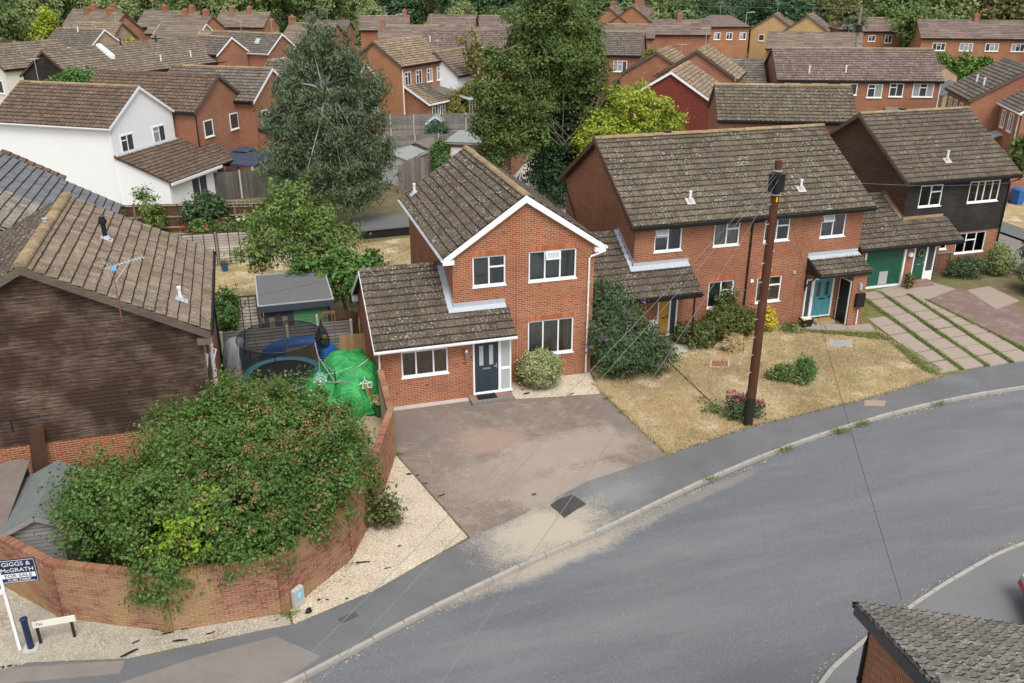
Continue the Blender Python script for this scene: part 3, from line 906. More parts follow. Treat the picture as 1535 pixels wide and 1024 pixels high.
# ------------------------------------------------------------------ foliage
def leaf_quads(P, N, size, aspect=1.6, fold=.25, jit=.5, down=0.0):
    """one bent quad per point; P (n,3) positions, N (n,3) rough leaf normals"""
    n = len(P)
    N = N + rng.normal(0, .55, (n, 3)); N /= np.linalg.norm(N, axis=1)[:, None] + 1e-9
    D = rng.normal(0, 1, (n, 3)); D[:, 2] -= down
    D -= N * np.sum(D * N, 1)[:, None]; D /= np.linalg.norm(D, axis=1)[:, None] + 1e-9
    S = np.cross(N, D)
    L = size * (1 + rng.uniform(-jit, jit, n))[:, None]; W = L / aspect
    V = np.stack([P - D * L * .5, P + S * W * .5 - N * W * fold * .5 + D * L * .05, P + D * L * .5 - N * L * fold * .25, P - S * W * .5 - N * W * fold * .5 + D * L * .05], 1)
    V[:, 0] += N * 0; V[:, 2] += N * 0
    return V.reshape(-1, 3), np.arange(4 * n).reshape(n, 4)

def sphere_dirs(n, up=0.0):
    d = rng.normal(0, 1, (n, 3)); d[:, 2] += up
    return d / np.linalg.norm(d, axis=1)[:, None]

def crown_points(blobs, nclump, per, cr, shell=(.62, 1.02), squash=.75, up=.25, droop=0.0, bumpy=.16):
    """clumps spread through the outer part of several ellipsoids -> leaf points and normals"""
    vol = np.array([b[3] * b[4] * b[5] for b in blobs]) ** (2 / 3); vol /= vol.sum()
    Ps, Ns = [], []
    for b, f in zip(blobs, vol):
        k = max(3, int(nclump * f)); c = np.array(b[:3]); r = np.array(b[3:6])
        d = sphere_dirs(k, up)
        rad = rng.uniform(shell[0] ** 2, shell[1] ** 2, k) ** .5
        ph = rng.uniform(0, 6.28, 3)
        lump = 1 + bumpy * (np.sin(d[:, 0] * 5 + ph[0]) + np.sin(d[:, 1] * 6 + ph[1]) + np.sin(d[:, 2] * 7 + ph[2])) / 2
        cc = c + d * r * (rad * lump)[:, None]
        sz = rng.uniform(.6, 1.35, k)
        off = rng.normal(0, 1, (k, per, 3)) * cr * sz[:, None, None] * np.array([.55, .55, .55 * squash])
        if droop:
            off[:, :, 2] -= np.abs(rng.normal(0, droop, (k, per))) 
        P = cc[:, None, :] + off
        N = d[:, None, :] * .8 + off / (cr + 1e-6) * .6 + np.array([0, 0, .55])
        Ps.append(P.reshape(-1, 3)); Ns.append(N.reshape(-1, 3))
    P, N = np.concatenate(Ps), np.concatenate(Ns)
    return P, N / (np.linalg.norm(N, axis=1)[:, None] + 1e-9)

def crown(parent, blobs, nclump, per, cr, leaf, mat, name='crown', aspect=1.6, zmin=.05, **kw):
    down = kw.pop('down', 0.0)
    P, N = crown_points(blobs, nclump, per, cr, **kw)
    k = P[:, 2] > zmin
    V, F = leaf_quads(P[k], N[k], leaf, aspect, down=down)
    return link(name, np_mesh(name, V, F, M[mat]), parent)

def limbs(parent, base, blobs, r, mat='bark', name='trunk', nb=2, seed=0, split=.35, wob=.25):
    rr = random.Random(seed); mb = MB()
    base = np.array(base, float)
    top = np.mean([b[:3] for b in blobs], axis=0)
    H = max(b[2] for b in blobs)
    mid = base * (1 - split) + np.array([top[0], top[1], H]) * split
    mid[0] += rr.uniform(-wob, wob) * .4; mid[1] += rr.uniform(-wob, wob) * .4
    crown_top = np.array([top[0], top[1], H])
    spine = [base, base * .6 + mid * .4 + np.array([rr.uniform(-.1, .1), rr.uniform(-.1, .1), 0]), mid, mid * .45 + crown_top * .55, crown_top]
    mb.tube(spine, [r * 1.25, r, r * .85, r * .5, r * .12], 9)
    for b in blobs:
        for q in range(nb):
            c = np.array(b[:3]); R3 = np.array(b[3:6])
            d = np.array([rr.gauss(0, 1), rr.gauss(0, 1), rr.gauss(.3, .7)]); d /= np.linalg.norm(d)
            end = c + d * R3 * .85
            t = rr.uniform(.25, .75)
            st = mid * (1 - t) + crown_top * t if end[2] > mid[2] else base * .3 + mid * .7
            m1 = st * .6 + end * .4 + np.array([rr.uniform(-wob, wob), rr.uniform(-wob, wob), rr.uniform(0, wob)])
            mb.tube([st, m1, m1 * .4 + end * .6 + np.array([0, 0, rr.uniform(-.1, .2)]), end], [r * .42, r * .3, r * .18, r * .05], 6, cap=False)
    return mb.build(name, M[mat], parent, smooth=True)

def blades(poly_pts, h, w=.012, mat='lf_grass', name='grass', lean=.5):
    """upright grass blades at the given (n,3) points, one triangle-ish quad each"""
    P = np.asarray(poly_pts, float); n = len(P)
    a = rng.uniform(0, 6.28, n); s = np.stack([np.cos(a), np.sin(a), 0 * a], 1)
    hh = h * rng.uniform(.5, 1.3, n)
    tip = P + np.stack([rng.normal(0, lean, n) * hh, rng.normal(0, lean, n) * hh, hh], 1)
    V = np.stack([P - s * w, P + s * w, tip + s * w * .3, tip - s * w * .3], 1).reshape(-1, 3)
    o = link(name, np_mesh(name, V, np.arange(4 * n).reshape(n, 4), M[mat]))
    return o

def in_poly(x, y, poly):
    inside = np.zeros(len(x), bool); n = len(poly)
    for i in range(n):
        (x1, y1), (x2, y2) = poly[i], poly[(i + 1) % n]
        c = ((y1 > y) != (y2 > y)) & (x < (x2 - x1) * (y - y1) / (y2 - y1 + 1e-12) + x1)
        inside ^= c
    return inside
def scatter(poly, n):
    p = np.array(poly); lo, hi = p.min(0), p.max(0)
    out = np.empty((0, 2))
    while len(out) < n:
        q = rng.uniform(lo, hi, (n * 2, 2)); out = np.concatenate([out, q[in_poly(q[:, 0], q[:, 1], poly)]])
    return out[:n]

def sheet(name, poly, z, mat, kind='structure', parent=None):
    mb = MB(); bm = bmesh.new()
    vs = [bm.verts.new((x, y, z)) for x, y in poly]
    f = bm.faces.new(vs)
    if f.normal.z < 0: f.normal_flip()
    bm.normal_update()
    if f.normal.z < 0: bmesh.ops.reverse_faces(bm, faces=[f])
    bmesh.ops.triangulate(bm, faces=bm.faces[:])
    me = bpy.data.meshes.new(name); bm.to_mesh(me); bm.free(); me.materials.append(M[mat])
    o = link(name, me, parent)
    if parent is None: o['kind'] = kind
    return o

def spline(pts, n=8):
    """Catmull-Rom through 2-D points"""
    p = [np.array(q, float) for q in pts]; p = [2 * p[0] - p[1]] + p + [2 * p[-1] - p[-2]]
    out = []
    for i in range(1, len(p) - 2):
        for k in range(n):
            t = k / n; a, b, c, d = p[i - 1:i + 3]
            out.append(.5 * ((2 * b) + (-a + c) * t + (2 * a - 5 * b + 4 * c - d) * t * t + (-a + 3 * b - 3 * c + d) * t ** 3))
    out.append(p[-2])
    return np.array(out)

# ------------------------------------------------------------------ ground, road, pavements
KERB = spline([(-60, -30), (-30, -22), (-16, -17.2), (-10.5, -14.95), (-7.17, -13.75), (-5.42, -13.0), (-3.59, -12.2), (-1.63, -11.45), (.32, -10.75), (2.37, -10.05), (4.56, -9.2), (7.42, -8.2), (10.38, -7.35), (13.64, -6.65), (16.9, -6.2), (21.06, -6.05), (26, -6.4), (31, -7.0), (40, -8.5), (70, -16)], 8)
KERB2 = spline([(-60, -62), (-30, -45), (-12, -32), (-3, -24), (1.5, -19.5), (4.51, -17.14), (6.41, -16.2), (8.09, -15.55), (10.55, -14.75), (13.33, -14.1), (20, -13.4), (30, -14), (45, -16.5), (70, -23)], 8)
PBACK = spline([(-60, -27), (-30, -19.3), (-20, -14), (-16, -11.9), (-13.63, -11.25), (-10.77, -11.82), (-7.53, -11.72), (-6.89, -11.72), (-4.78, -11.0), (-1.78, -9.47), (-.2, -8.86), (2.53, -7.6), (5.62, -6.85), (7.97, -6.22), (9.6, -5.85), (11.48, -5.62), (14.64, -5.2), (18.26, -4.5), (23.43, -3.7), (27, -3.9), (31.6, -4.6)], 8)

sheet('ground', [(-900, -900), (900, -900), (900, 900), (-900, 900)], -.135, 'meadow')
road_poly = [tuple(p) for p in KERB] + [tuple(p) for p in KERB2[::-1]]
sheet('road', road_poly, -.11, 'road')
pave_poly = [tuple(p) for p in KERB] + [(70, 20)] + [(31.6, 20)] + [tuple(p) for p in PBACK[::-1]]
sheet('pavement', [tuple(p + np.array([0, .13])) for p in KERB if p[0] < 31.6] + [(31.6, -4.6)] + [tuple(p) for p in PBACK[::-1] if p[0] < 31.55], .0, 'pave')
# the land the houses stand on
land = [tuple(p) for p in PBACK] + [(31.6, 13), (31.6, 40), (36, 40), (300, 40), (300, 700), (-300, 700), (-300, -10), (-60, -27)]
sheet('garden_ground', land, -.012, 'soil')
sheet('far_pavement', [tuple(p - np.array([0, .13])) for p in KERB2] + [(70, -60), (-10, -90), (-60, -75)], .0, 'pave_far')

def kerb_line(name, line, off):
    """kerb stones laid end to end along a curve; each stone is a part"""
    root = bpy.data.objects.new(name, None); C.objects.link(root); root['kind'] = 'structure'
    seg = np.linalg.norm(np.diff(line, axis=0), axis=1); s = np.concatenate([[0], np.cumsum(seg)])
    n = int(s[-1] / .915)
    P = np.stack([np.interp(np.arange(n + 1) * .915, s, line[:, k]) for k in (0, 1)], 1)
    mb = MB(); mb.box((0.004, -.065, -.14), (.906, .065, 0)); me0 = mb.mesh('kerb_stone', M['kerb'])
    bm = bmesh.new(); bm.from_mesh(me0)
    bmesh.ops.bevel(bm, geom=[e for e in bm.edges if all(v.co.z > -.01 for v in e.verts)], offset=.014, segments=2, affect='EDGES')
    bm.to_mesh(me0); bm.free()
    for a, b in zip(P, P[1:]):
        m = (a + b) / 2
        if not (-15 < m[0] < 34): continue
        d = b - a; ang = math.atan2(d[1], d[0])
        o = link('kerb_stone', me0, root)
        o.location = (a[0] - math.sin(ang) * off, a[1] + math.cos(ang) * off, random.uniform(.001, .008)); o.rotation_euler = (random.uniform(-.02, .02), 0, ang + random.uniform(-.008, .008))
    return root
kerb_line('kerb', KERB, .065)
kerb_line('far_kerb', KERB2, -.065)
# older tarmac and reinstatements in the pavement
sheet('old_tarmac', [(-20, -15), (-15, -13.2), (-12.4, -12.95), (-9.2, -12.25), (-7.35, -12.05), (-6.35, -13.05), (-7.17, -13.6), (-10.5, -14.7), (-16, -17)], .004, 'pave_old')
sheet('old_tarmac', [(-20, -14.0), (-16, -11.95), (-13.63, -11.32), (-10.8, -11.88), (-10.9, -12.3), (-13.6, -11.85), (-17, -13.1)], .004, 'pave_old')
sheet('tarmac_patch', [(.92, -8.55), (1.35, -8.28), (1.78, -8.2), (1.92, -8.5), (2.02, -8.82), (1.6, -9.02), (1.12, -9.32), (1.03, -8.9)], .005, 'patch')

sheet('tarmac_patch', [(14.6, -4.95 - .45), (14.9, -4.98 - .25), (15.1, -5.1 - .2), (14.8, -5.2 - .35)], .006, 'pave_old')
# side road beyond the clad house
sheet('side_road', [(31.7, -6.9), (36.2, -7.9), (36.2, 13), (36.2, 30), (31.7, 30)], -.006, 'pave_old')
sheet('side_pavement', [(36.33, -7), (38.2, -7), (38.2, 30), (36.33, 30)], .07, 'pave')
sheet('verge', [(38.2, -7), (60, -7), (60, 30), (38.2, 30)], .06, 'lawn')
kl = np.array([(36.2, float(y)) for y in range(-7, 28)])
kerb_line('side_kerb', kl, -.065)

# plots
DRIVE = [(-2.95, -.87), (.27, -.87), (.27, -1.52), (1.87, -1.45), (1.95, -1.48), (5.21, -1.98), (5.62, -6.85), (2.5, -7.62), (-.2, -8.86), (-1.78, -9.47), (-3.02, -4.2), (-2.98, -1.0)]
sheet('driveway', DRIVE, .006, 'block')
GRAV = [(-3.05, -4.3), (-1.86, -9.42), (-4.78, -11.0), (-6.89, -11.72), (-6.95, -11.1), (-5.2, -9.5), (-4.0, -7.0), (-3.1, -4.3)]
sheet('gravel_bed', GRAV, .0, 'gravel')
GRAV2 = [(-6.95, -11.73), (-7.53, -11.72), (-10.77, -11.82), (-13.0, -11.3), (-15, -11.6), (-16, -11.8), (-17.5, -9.5), (-14.5, -7.0), (-12.35, -9.6), (-9.84, -10.95), (-7.05, -11.12)]
sheet('gravel_strip', GRAV2, .0, 'gravel_g')
GRAV3 = [(1.97, -.02), (5.5, -.02), (5.36, -.8), (5.2, -1.95), (1.97, -1.46)]
sheet('gravel_bed', GRAV3, .001, 'gravel')
LAWN = [(5.25, -1.0), (5.66, -6.82), (7.97, -6.2), (9.6, -5.83), (11.48, -5.6), (14.64, -5.18), (18.7, -4.4), (19.3, .4), (18.1, 1.2), (16.0, 2.15), (5.6, 2.2), (5.53, -.6)]
sheet('front_lawn', LAWN, .004, 'lawn')
sheet('path', [(9.35, .35), (10.75, .9), (10.9, 1.6), (9.9, 1.9), (9.75, 1.2)], .02, 'conc')
sheet('path', [(16.3, 1.35), (18.1, .75), (19.2, .3), (19.5, 1.15), (18.5, 1.35), (16.5, 2.15)], .018, 'slab')
# grassy joints under the slabbed drive, and the red-block drive beside it
sheet('drive_grass', [(18.7, -4.42), (21.6, -3.98), (23.9, -3.72), (24.12, 3.4), (24.1, 5.0), (21.2, 5.0), (19.1, 1.2)], .006, 'green')
sheet('driveway', [(24.0, -3.72), (27.6, -4.0), (28.2, -2.0), (27.2, 3.3), (26.2, 5.1), (24.2, 5.0), (24.12, 3.0)], .008, 'block_r')
sheet('concrete_pad', [(26.4, 1.0), (28.35, 1.6), (28.5, 3.75), (27.0, 3.6)], .014, 'slab')
sheet('concrete_pad', [(22.6, 4.85), (24.15, 3.0), (26.6, 3.9), (26.1, 5.2), (24.6, 5.35)], .013, 'slab')
# back gardens
sheet('patio', [(-8.6, -3.5), (-3.2, -3.6), (-2.98, -.9), (-2.98, 4.8), (-8.6, 4.8)], .0, 'dirt')
sheet('back_lawn', [(-9.5, 9), (5.6, 9.0), (5.6, 21.5), (-9.5, 18)], -.004, 'lawn')
sheet('back_lawn', [(-18, 19), (-2, 18.6), (-2, 24.3), (-18, 26)], -.004, 'lawn')
sheet('garage_court', [(5.5, 20), (22, 14), (24, 40), (6, 38)], -.006, 'conc')

# slabs of the drive: every slab is its own piece
slabs = bpy.data.objects.new('slab_drive', None); C.objects.link(slabs); slabs['kind'] = 'structure'
for ci in range(4):
    for ri in range(9):
        y0 = -4.15 + ri * .98 + random.uniform(-.03, .03); ln = .90 + random.uniform(-.015, .015)
        x0 = 18.86 + ci * 1.235; w = 1.0 + random.uniform(-.03, .03)
        f = lambda x, y: (x + .165 * (y + 3.8), y)
        p = [f(x0, y0), f(x0 + w, y0 + .06), f(x0 + w, y0 + ln + .06), f(x0, y0 + ln)]
        p = [(min(x, 24.02), y) for x, y in p]
        if p[1][0] - p[0][0] < .3 or y0 > 4.3: continue
        if ci == 0 and y0 > -.2 and p[0][0] < 19.4: p = [(max(x, 19.25), y) for x, y in p]
        if ci == 0 and y0 > .8: continue
        mb = MB(); mb.prism(p, -.02, .045 + random.uniform(-.008, .012)); mb.build('slab', M['slab'], slabs)
for q in ([(16.35, 1.4), (17.2, 1.1), (17.4, 1.9), (16.55, 2.15)], [(17.25, 1.08), (18.1, .8), (18.25, 1.4), (17.45, 1.75)], [(18.15, .78), (19.15, .35), (19.3, .98), (18.33, 1.2)]):
    mb = MB(); mb.prism(q, -.02, .04); mb.build('slab', M['slab'], slabs)

# loose stones and grass: uncountable stuff
def stones(name, poly, n, s, mat, z=.0):
    P = scatter(poly, n); k = len(P)
    base = np.array([(1, 0, 0), (0, 1, 0), (-1, 0, 0), (0, -1, 0), (0, 0, 1)], float)
    F0 = np.array([(0, 1, 4), (1, 2, 4), (2, 3, 4), (3, 0, 4)])
    sz = s * rng.uniform(.5, 1.4, (k, 1, 3)) * (1, 1, .6)
    a = rng.uniform(0, 6.28, k); ca, sa = np.cos(a), np.sin(a)
    V = base[None] * sz
    X = V[:, :, 0] * ca[:, None] - V[:, :, 1] * sa[:, None]; Y = V[:, :, 0] * sa[:, None] + V[:, :, 1] * ca[:, None]
    V = np.stack([X + P[:, 0:1], Y + P[:, 1:2], V[:, :, 2] + z], 2)
    F = (F0[None] + (np.arange(k) * 5)[:, None, None]).reshape(-1, 3)
    o = link(name, np_mesh(name, V.reshape(-1, 3), F, M[mat])); tag(o, kind='stuff')
    return o
tag(stones('gravel', GRAV, 16000, .022, 'stone', .0), 'pale stones spread beside the brick garden wall', 'gravel')
tag(stones('gravel', GRAV2, 12000, .022, 'stone_g', .0), 'grey stones along the foot of the garden wall', 'gravel')
tag(stones('gravel', GRAV3, 4500, .020, 'stone', .001), 'pale stones in the bed under the front window', 'gravel')
def grass(name, poly, n, h, mat, label, w=.011, z=0.0, lean=.7):
    P = scatter(poly, n); P = np.concatenate([P, np.full((len(P), 1), z)], 1)
    o = blades(P, h, w, mat, name, lean); tag(o, label, 'grass', kind='stuff'); return o
grass('grass', LAWN, 45000, .055, 'lf_straw', 'short parched grass of the front lawns', .012)
grass('grass', [(-9.5, 9), (5.6, 9.0), (5.6, 21.5), (-9.5, 18)], 9000, .06, 'lf_straw', 'parched grass of the back garden behind the sheds', .02)
for ci in range(1, 5):
    x0 = 18.86 + ci * 1.235 - .2
    g = [(x0 + .165 * -.3 - .02, -4.1), (x0 + .18, -4.1), (x0 + .2 + .165 * 7.9, 3.9), (x0 + .165 * 7.9 - .02, 3.9)]
    if ci == 4: g = [(23.85, -3.7), (24.05, -3.7), (24.15, 3.0), (23.98, 3.0)]
    grass('grass', g, 3800, .075, 'lf_grass', ['', 'green grass strip nearest the porch on the slabbed drive', 'green grass strip along the middle of the slabbed drive', 'green grass strip before the last row of drive slabs', 'green grass strip between slabbed and red block drives'][ci], .012, .01)
grass('grass', [(18.6, -4.3), (19.2, -3.9), (19.35, -1.2), (18.9, -1.3), (18.35, -3.6)], 2500, .07, 'lf_grass', 'green grass patch at the near corner of the slabbed drive', .012, .01)
grass('grass', [(15.9, 1.6), (16.6, 1.2), (18.2, .5), (19.2, .1), (19.3, -.9), (18.9, -.6), (17.6, .3), (16.3, 1.0)], 2600, .07, 'lf_grass', 'green grass edging the paving by the teal door', .012, .01)
# fallen leaves in the gutters
L = []
for line, off in ((KERB, -.12), (KERB2, .14)):
    for p, q in zip(line, line[1:]):
        if not -12 < p[0] < 20: continue
        d = q - p; nrm = np.array([-d[1], d[0]]) / np.linalg.norm(d)
        for k in range(int(np.linalg.norm(d) * 30)):
            if rng.random() < .35 + .6 * (math.sin(p[0] * 1.7) > -.2):
                L.append(p + d * rng.random() + nrm * (off + rng.normal(0, .05) - .0))
L += [tuple(scatter([(-4.9, -11), (-1.8, -9.4), (1.5, -10.2), (-3.5, -12)], 60)[i]) for i in range(60)]
L = np.array(L); L3 = np.concatenate([L, np.where(rng.random((len(L), 1)) < 2, -.100, 0)], 1)
V, F = leaf_quads(L3, np.tile([0, 0, 1.], (len(L3), 1)), .045, 1.4)
o = link('leaves', np_mesh('leaves', V, F, M['lf_fall'])); tag(o, 'dry fallen leaves gathered along the kerbs', 'leaves', kind='stuff')

# scraps of torn black weed membrane showing through the gravel
WM = [(-2.85, -5.6, .2, .1), (-2.6, -5.75, .12, .07), (-3.35, -6.1, .1, .05), (-2.1, -7.1, .3, .05), (-2.45, -6.3, .25, .05), (-6.5, -11.35, .26, .16), (-6.2, -11.0, .12, .06), (-6.0, -11.05, .1, .05), (-5.5, -11.15, .1, .06), (-4.3, -10.2, .25, .04), (-3.8, -9.3, .15, .04), (-4.9, -9.75, .5, .05), (-9.9, -11.2, .4, .07), (-9.5, -11.15, .28, .07), (-9.2, -11.1, .25, .06), (-9.6, -11.55, .45, .06), (-10.7, -11.65, .5, .07), (-8.9, -11.5, .3, .04), (-10.6, -11.3, .25, .05), (2.5, -1.15, .4, .08), (2.9, -.95, .3, .05), (2.45, -.8, .2, .08), (4.1, -1.7, .5, .05)]
wmb = MB()
for x, y, a, b in WM:
    n = 9; ang = rng.uniform(-.5, .5)
    pts = []
    for k in range(n):
        t = 6.283 * k / n; rr_ = rng.uniform(.55, 1.1)
        u, v = a * .5 * math.cos(t) * rr_, b * .7 * math.sin(t) * rr_
        pts.append((x + u * math.cos(ang) - v * math.sin(ang), y + u * math.sin(ang) + v * math.cos(ang), .022 + rng.uniform(0, .012)))
    wmb.face(pts)
tag(wmb.build('debris', M['black']), 'torn scraps of black weed membrane poking out of the gravel', 'debris', kind='stuff')

# ------------------------------------------------------------------ garden wall, brick by brick
GW = [(-17.2, -4.6), (-12.45, -9.74), (-9.84, -11.03), (-7.08, -11.14), (-5.25, -9.42), (-4.1, -7.0), (-3.12, -4.15), (-2.98, -1.0)]
GH = 1.68
gw = thing('garden_wall', 'red brick garden wall bending round the corner below the big bush', 'wall', (0, 0, 0))
core = MB(); bricks = []
for a, b in zip(GW, GW[1:]):
    a, b = np.array(a), np.array(b); d = b - a; L_ = np.linalg.norm(d); d /= L_; nrm = np.array([d[1], -d[0]])
    core.obox(((a + b) / 2)[[0, 1]].tolist() + [GH / 2 - .08], [*(d * (L_ / 2 - .1)), 0], [*(nrm * .1035), 0], [0, 0, GH / 2 - .04])
    rows = int((GH - .1) / .075)
    for r_ in range(rows):
        z = .04 + r_ * .075
        k = max(1, round(L_ / .225)); st = L_ / k
        for i in range(k):
            s0 = (i + (.5 if r_ % 2 else 0)) * st
            s1 = min(s0 + st - .01, L_); 
            if s1 - s0 < .04: continue
            m = a + d * (s0 + s1) / 2
            for sd in (1, -1):
                if sd < 0 and r_ < rows - 3: continue
                bricks.append((m + nrm * sd * .056, z, d, nrm, (s1 - s0) / 2, .051, .0325))
    k = max(1, round(L_ / .0775)); st = L_ / k   # brick-on-edge coping
    for i in range(k):
        m = a + d * (i + .5) * st
        bricks.append((m, GH - .055, d, nrm, st / 2 - .005, .1075, .052))
core.build('mortar', M['mortar'], gw)['kind'] = 'stuff'
# piers at the bends
me_cache = {}
bricks = [(np.linalg.norm(np.array([b[0][0], b[0][1], b[1]]) - CAM), b) for b in bricks]
def face_seen(b):
    p = np.array([b[0][0], b[0][1], b[1]]); return np.dot([*b[3], 0], CAM - p) > 0
bricks.sort(key=lambda q: (not (face_seen(q[1])), not (-13.2 < q[1][0][0] < -6.8), q[0]))
bm0 = MB(); bm0.box((-1, -1, -1), (1, 1, 1)); me0 = bm0.mesh('brick', M['wbrick'])
for dd, (m, z, d, nrm, hl, hw, hh) in bricks[:300]:
    o = link('brick', me0, gw); pr = random.uniform(-.003, .004)
    o.matrix_local = Matrix(((d[0] * hl, nrm[0] * hw, 0, m[0] + nrm[0] * pr), (d[1] * hl, nrm[1] * hw, 0, m[1] + nrm[1] * pr), (0, 0, hh, z), (0, 0, 0, 1)))
rest = MB()
for dd, (m, z, d, nrm, hl, hw, hh) in bricks[300:]:
    pr = random.uniform(-.003, .004)
    rest.obox((m[0] + nrm[0] * pr, m[1] + nrm[1] * pr, z), (d[0] * hl, d[1] * hl, 0), (nrm[0] * hw, nrm[1] * hw, 0), (0, 0, hh))
rest.build('bricks', M['wbrick'], gw)['kind'] = 'stuff'
pm = MB(); core2 = MB(); core2.obox((-12.45, -9.74, GH / 2 - .06), (.09, 0, 0), (0, .09, 0), (0, 0, GH / 2 - .06)); core2.build('mortar', M['mortar'], gw)['kind'] = 'stuff'
for (x, y), h, ang in (((-12.45, -9.74), GH + .004, -.62), ((-9.84, -11.03), GH + .004, -.25), ((-7.08, -11.14), GH + .004, .35), ((-4.1, -7.0), GH + .05, 1.2)):
    for r_ in range(int(h / .075)):
        c_, s_ = math.cos(ang), math.sin(ang); z = .04 + r_ * .075
        for sgn in (-1, 1):
            sh = .056 * sgn
            if r_ % 2: pm.obox((x + c_ * sh, y + s_ * sh, z), (c_ * .051, s_ * .051, 0), (-s_ * .125, c_ * .125, 0), (0, 0, .0325))
            else: pm.obox((x - s_ * sh * 1.2, y + c_ * sh * 1.2, z), (c_ * .1075, s_ * .1075, 0), (-s_ * .058, c_ * .058, 0), (0, 0, .0325))
pm.build('pier', M['wbrick'], gw)['kind'] = 'stuff'

# ragged lawn edges, weeds along the kerb and wall foot
E_ = []
for a, b in zip(LAWN[:7], LAWN[1:8]):
    a, b = np.array(a), np.array(b); n = int(np.linalg.norm(b - a) * 150)
    E_.append(a + (b - a) * rng.random((n, 1)) + rng.normal(0, .035, (n, 2)))
E_ = np.concatenate(E_); tag(blades(np.concatenate([E_, np.full((len(E_), 1), .004)], 1), .075, .012, 'lf_straw', 'grass', .8), 'ragged straw-coloured grass along the lawn edges', 'grass', kind='stuff')
E_ = []
for (x, y), n, s in (((12.2, -7.05), 160, .22), ((13.3, -6.82), 130, .2), ((9.6, -7.6), 110, .2), ((6.3, -8.6), 60, .15), ((-7.0, -11.35), 140, .18), ((-9.9, -11.1), 70, .12), ((-5.5, -9.75), 120, .25), ((5.4, -3.6), 60, .1), ((5.3, -2.4), 60, .1), ((-2.95, -4.3), 60, .1), ((17.0, -6.3), 70, .2)):
    E_.append(np.array([x, y]) + rng.normal(0, 1, (n, 2)) * (s, s * .35))
E_ = np.concatenate(E_); tag(blades(np.concatenate([E_, np.full((len(E_), 1), -.02)], 1), .11, .011, 'lf_grass', 'weeds', .8), 'small weeds sprouting along kerb and wall foot', 'weeds', kind='stuff')

# ------------------------------------------------------------------ the main house (number on the brick beside a navy door)
X_, Y_, Z_ = np.array([1., 0, 0]), np.array([0, 1., 0]), np.array([0, 0, 1.])
mh = thing('detached_house', 'orange brick gabled house with white bargeboards, navy door and block paved drive', 'house', (0, 0, 0))
W = 5.52
w1 = (.75, 4.08, 2.02, 5.24); w2 = (2.91, 4.07, 4.81, 5.25); w3 = (2.90, 1.0, 4.77, 2.46)
we = (-2.18, 1.16, -.44, 2.18)
mb = MB()
wall(mb, (0, 0, 0), X_, Y_, [(0, 5.42), (2.76, 7.34), (W, 5.42)], [w1, w2, w3])
wall(mb, (0, 0, 0), Y_, X_, [(0, 5.42), (8.8, 5.42)])
wall(mb, (W, 0, 0), Y_, -X_, [(0, 5.42), (8.8, 5.42)])
wall(mb, (0, 8.8, 0), X_, -Y_, [(0, 5.42), (2.76, 7.34), (W, 5.42)])
XL = -2.95
wall(mb, (XL, -.86, 0), X_, Y_, [(0, 2.66), (3.44, 2.66)], [(we[0] - XL, we[1], we[2] - XL, we[3])])
wall(mb, (XL, -.86, 0), Y_, X_, [(0, 2.68), (2.76, 4.36), (5.8, 2.52)])
wall(mb, (XL, 4.94, 0), X_, -Y_, [(0, 2.5), (2.95, 2.5)])
wall(mb, (1.97, -.86, 0), Y_, -X_, [(0, 2.66), (.86, 3.18)])
mb.build('wall', M['brick'], mh)
window(mh, (0, 0, 0), X_, Y_, w1[0], w1[1], w1[2] - w1[0], w1[3] - w1[1], [(.5, None), (.5, .62)], curtains=[(.78, .95, 'curtain_g')])
window(mh, (0, 0, 0), X_, Y_, w2[0], w2[1], w2[2] - w2[0], w2[3] - w2[1], [(.33, None), (.34, .68), (.33, None)], curtains=[(.86, .97, 'curtain_g')])
window(mh, (0, 0, 0), X_, Y_, w3[0], w3[1], w3[2] - w3[0], w3[3] - w3[1], [(.32, None), (.36, None), (.32, None)], curtains=[(.80, .97, 'curtain_g'), (.03, .1, 'curtain_g')])
fo = window(mh, (0, -.86, 0), X_, Y_, we[0], we[1], we[2] - we[0], we[3] - we[1], [(.3, None), (.4, None), (.3, None)], curtains=[(.02, .28, 'curtain_b'), (.3, .70, 'curtain_b'), (.72, .98, 'curtain_b')])
soldier(mh, (0, 0, 0), X_, -Y_, w1[0] - .05, w1[2] + .05, w1[3] + .01)
soldier(mh, (0, 0, 0), X_, -Y_, w2[0] - .05, w2[2] + .05, w2[3] + .01)
soldier(mh, (0, 0, 0), X_, -Y_, w3[0] - .05, w3[2] + .05, w3[3] + .01)
# open top light of the three-light bedroom window
def casement(root, x, z, hw):
    """top-hung light propped open: four bars and a pane"""
    v, n = np.array([0, .36, .93]), np.array([0, -.93, .36]); c = np.array([x, -.045, z]); h = .15
    mb = MB()
    for s in (-1, 1):
        mb.obox(c + v * s * (h - .022), (hw, 0, 0), v * .022, n * .016); mb.obox(c + np.array([s * (hw - .022), 0, 0]), (.022, 0, 0), v * (h - .044), n * .016)
    f = mb.build('open_casement', M['upvc'], root); mb = MB(); mb.obox(c, (hw - .044, 0, 0), v * (h - .044), n * .004); mb.build('pane', M['obscure'], f)
casement(mh, 3.86, 5.055, .28)
# cardboard box standing in the left bedroom window
mb = MB(); mb.box((.83, .14, 4.16), (1.3, .35, 4.42)); tag(mb.build('storage_box', M['cardboard']), 'small cardboard box on the sill inside the two-light bedroom window', 'box')
mb = MB(); mb.lathe([(.05, 1.06), (.09, 1.12), (.06, 1.3), (.1, 1.42), (.03, 1.62)], 10, (3.98, .22)); tag(mb.build('ornament', M['cardboard'], smooth=True), 'slim tan ornament on the sill inside the living room window', 'ornament')

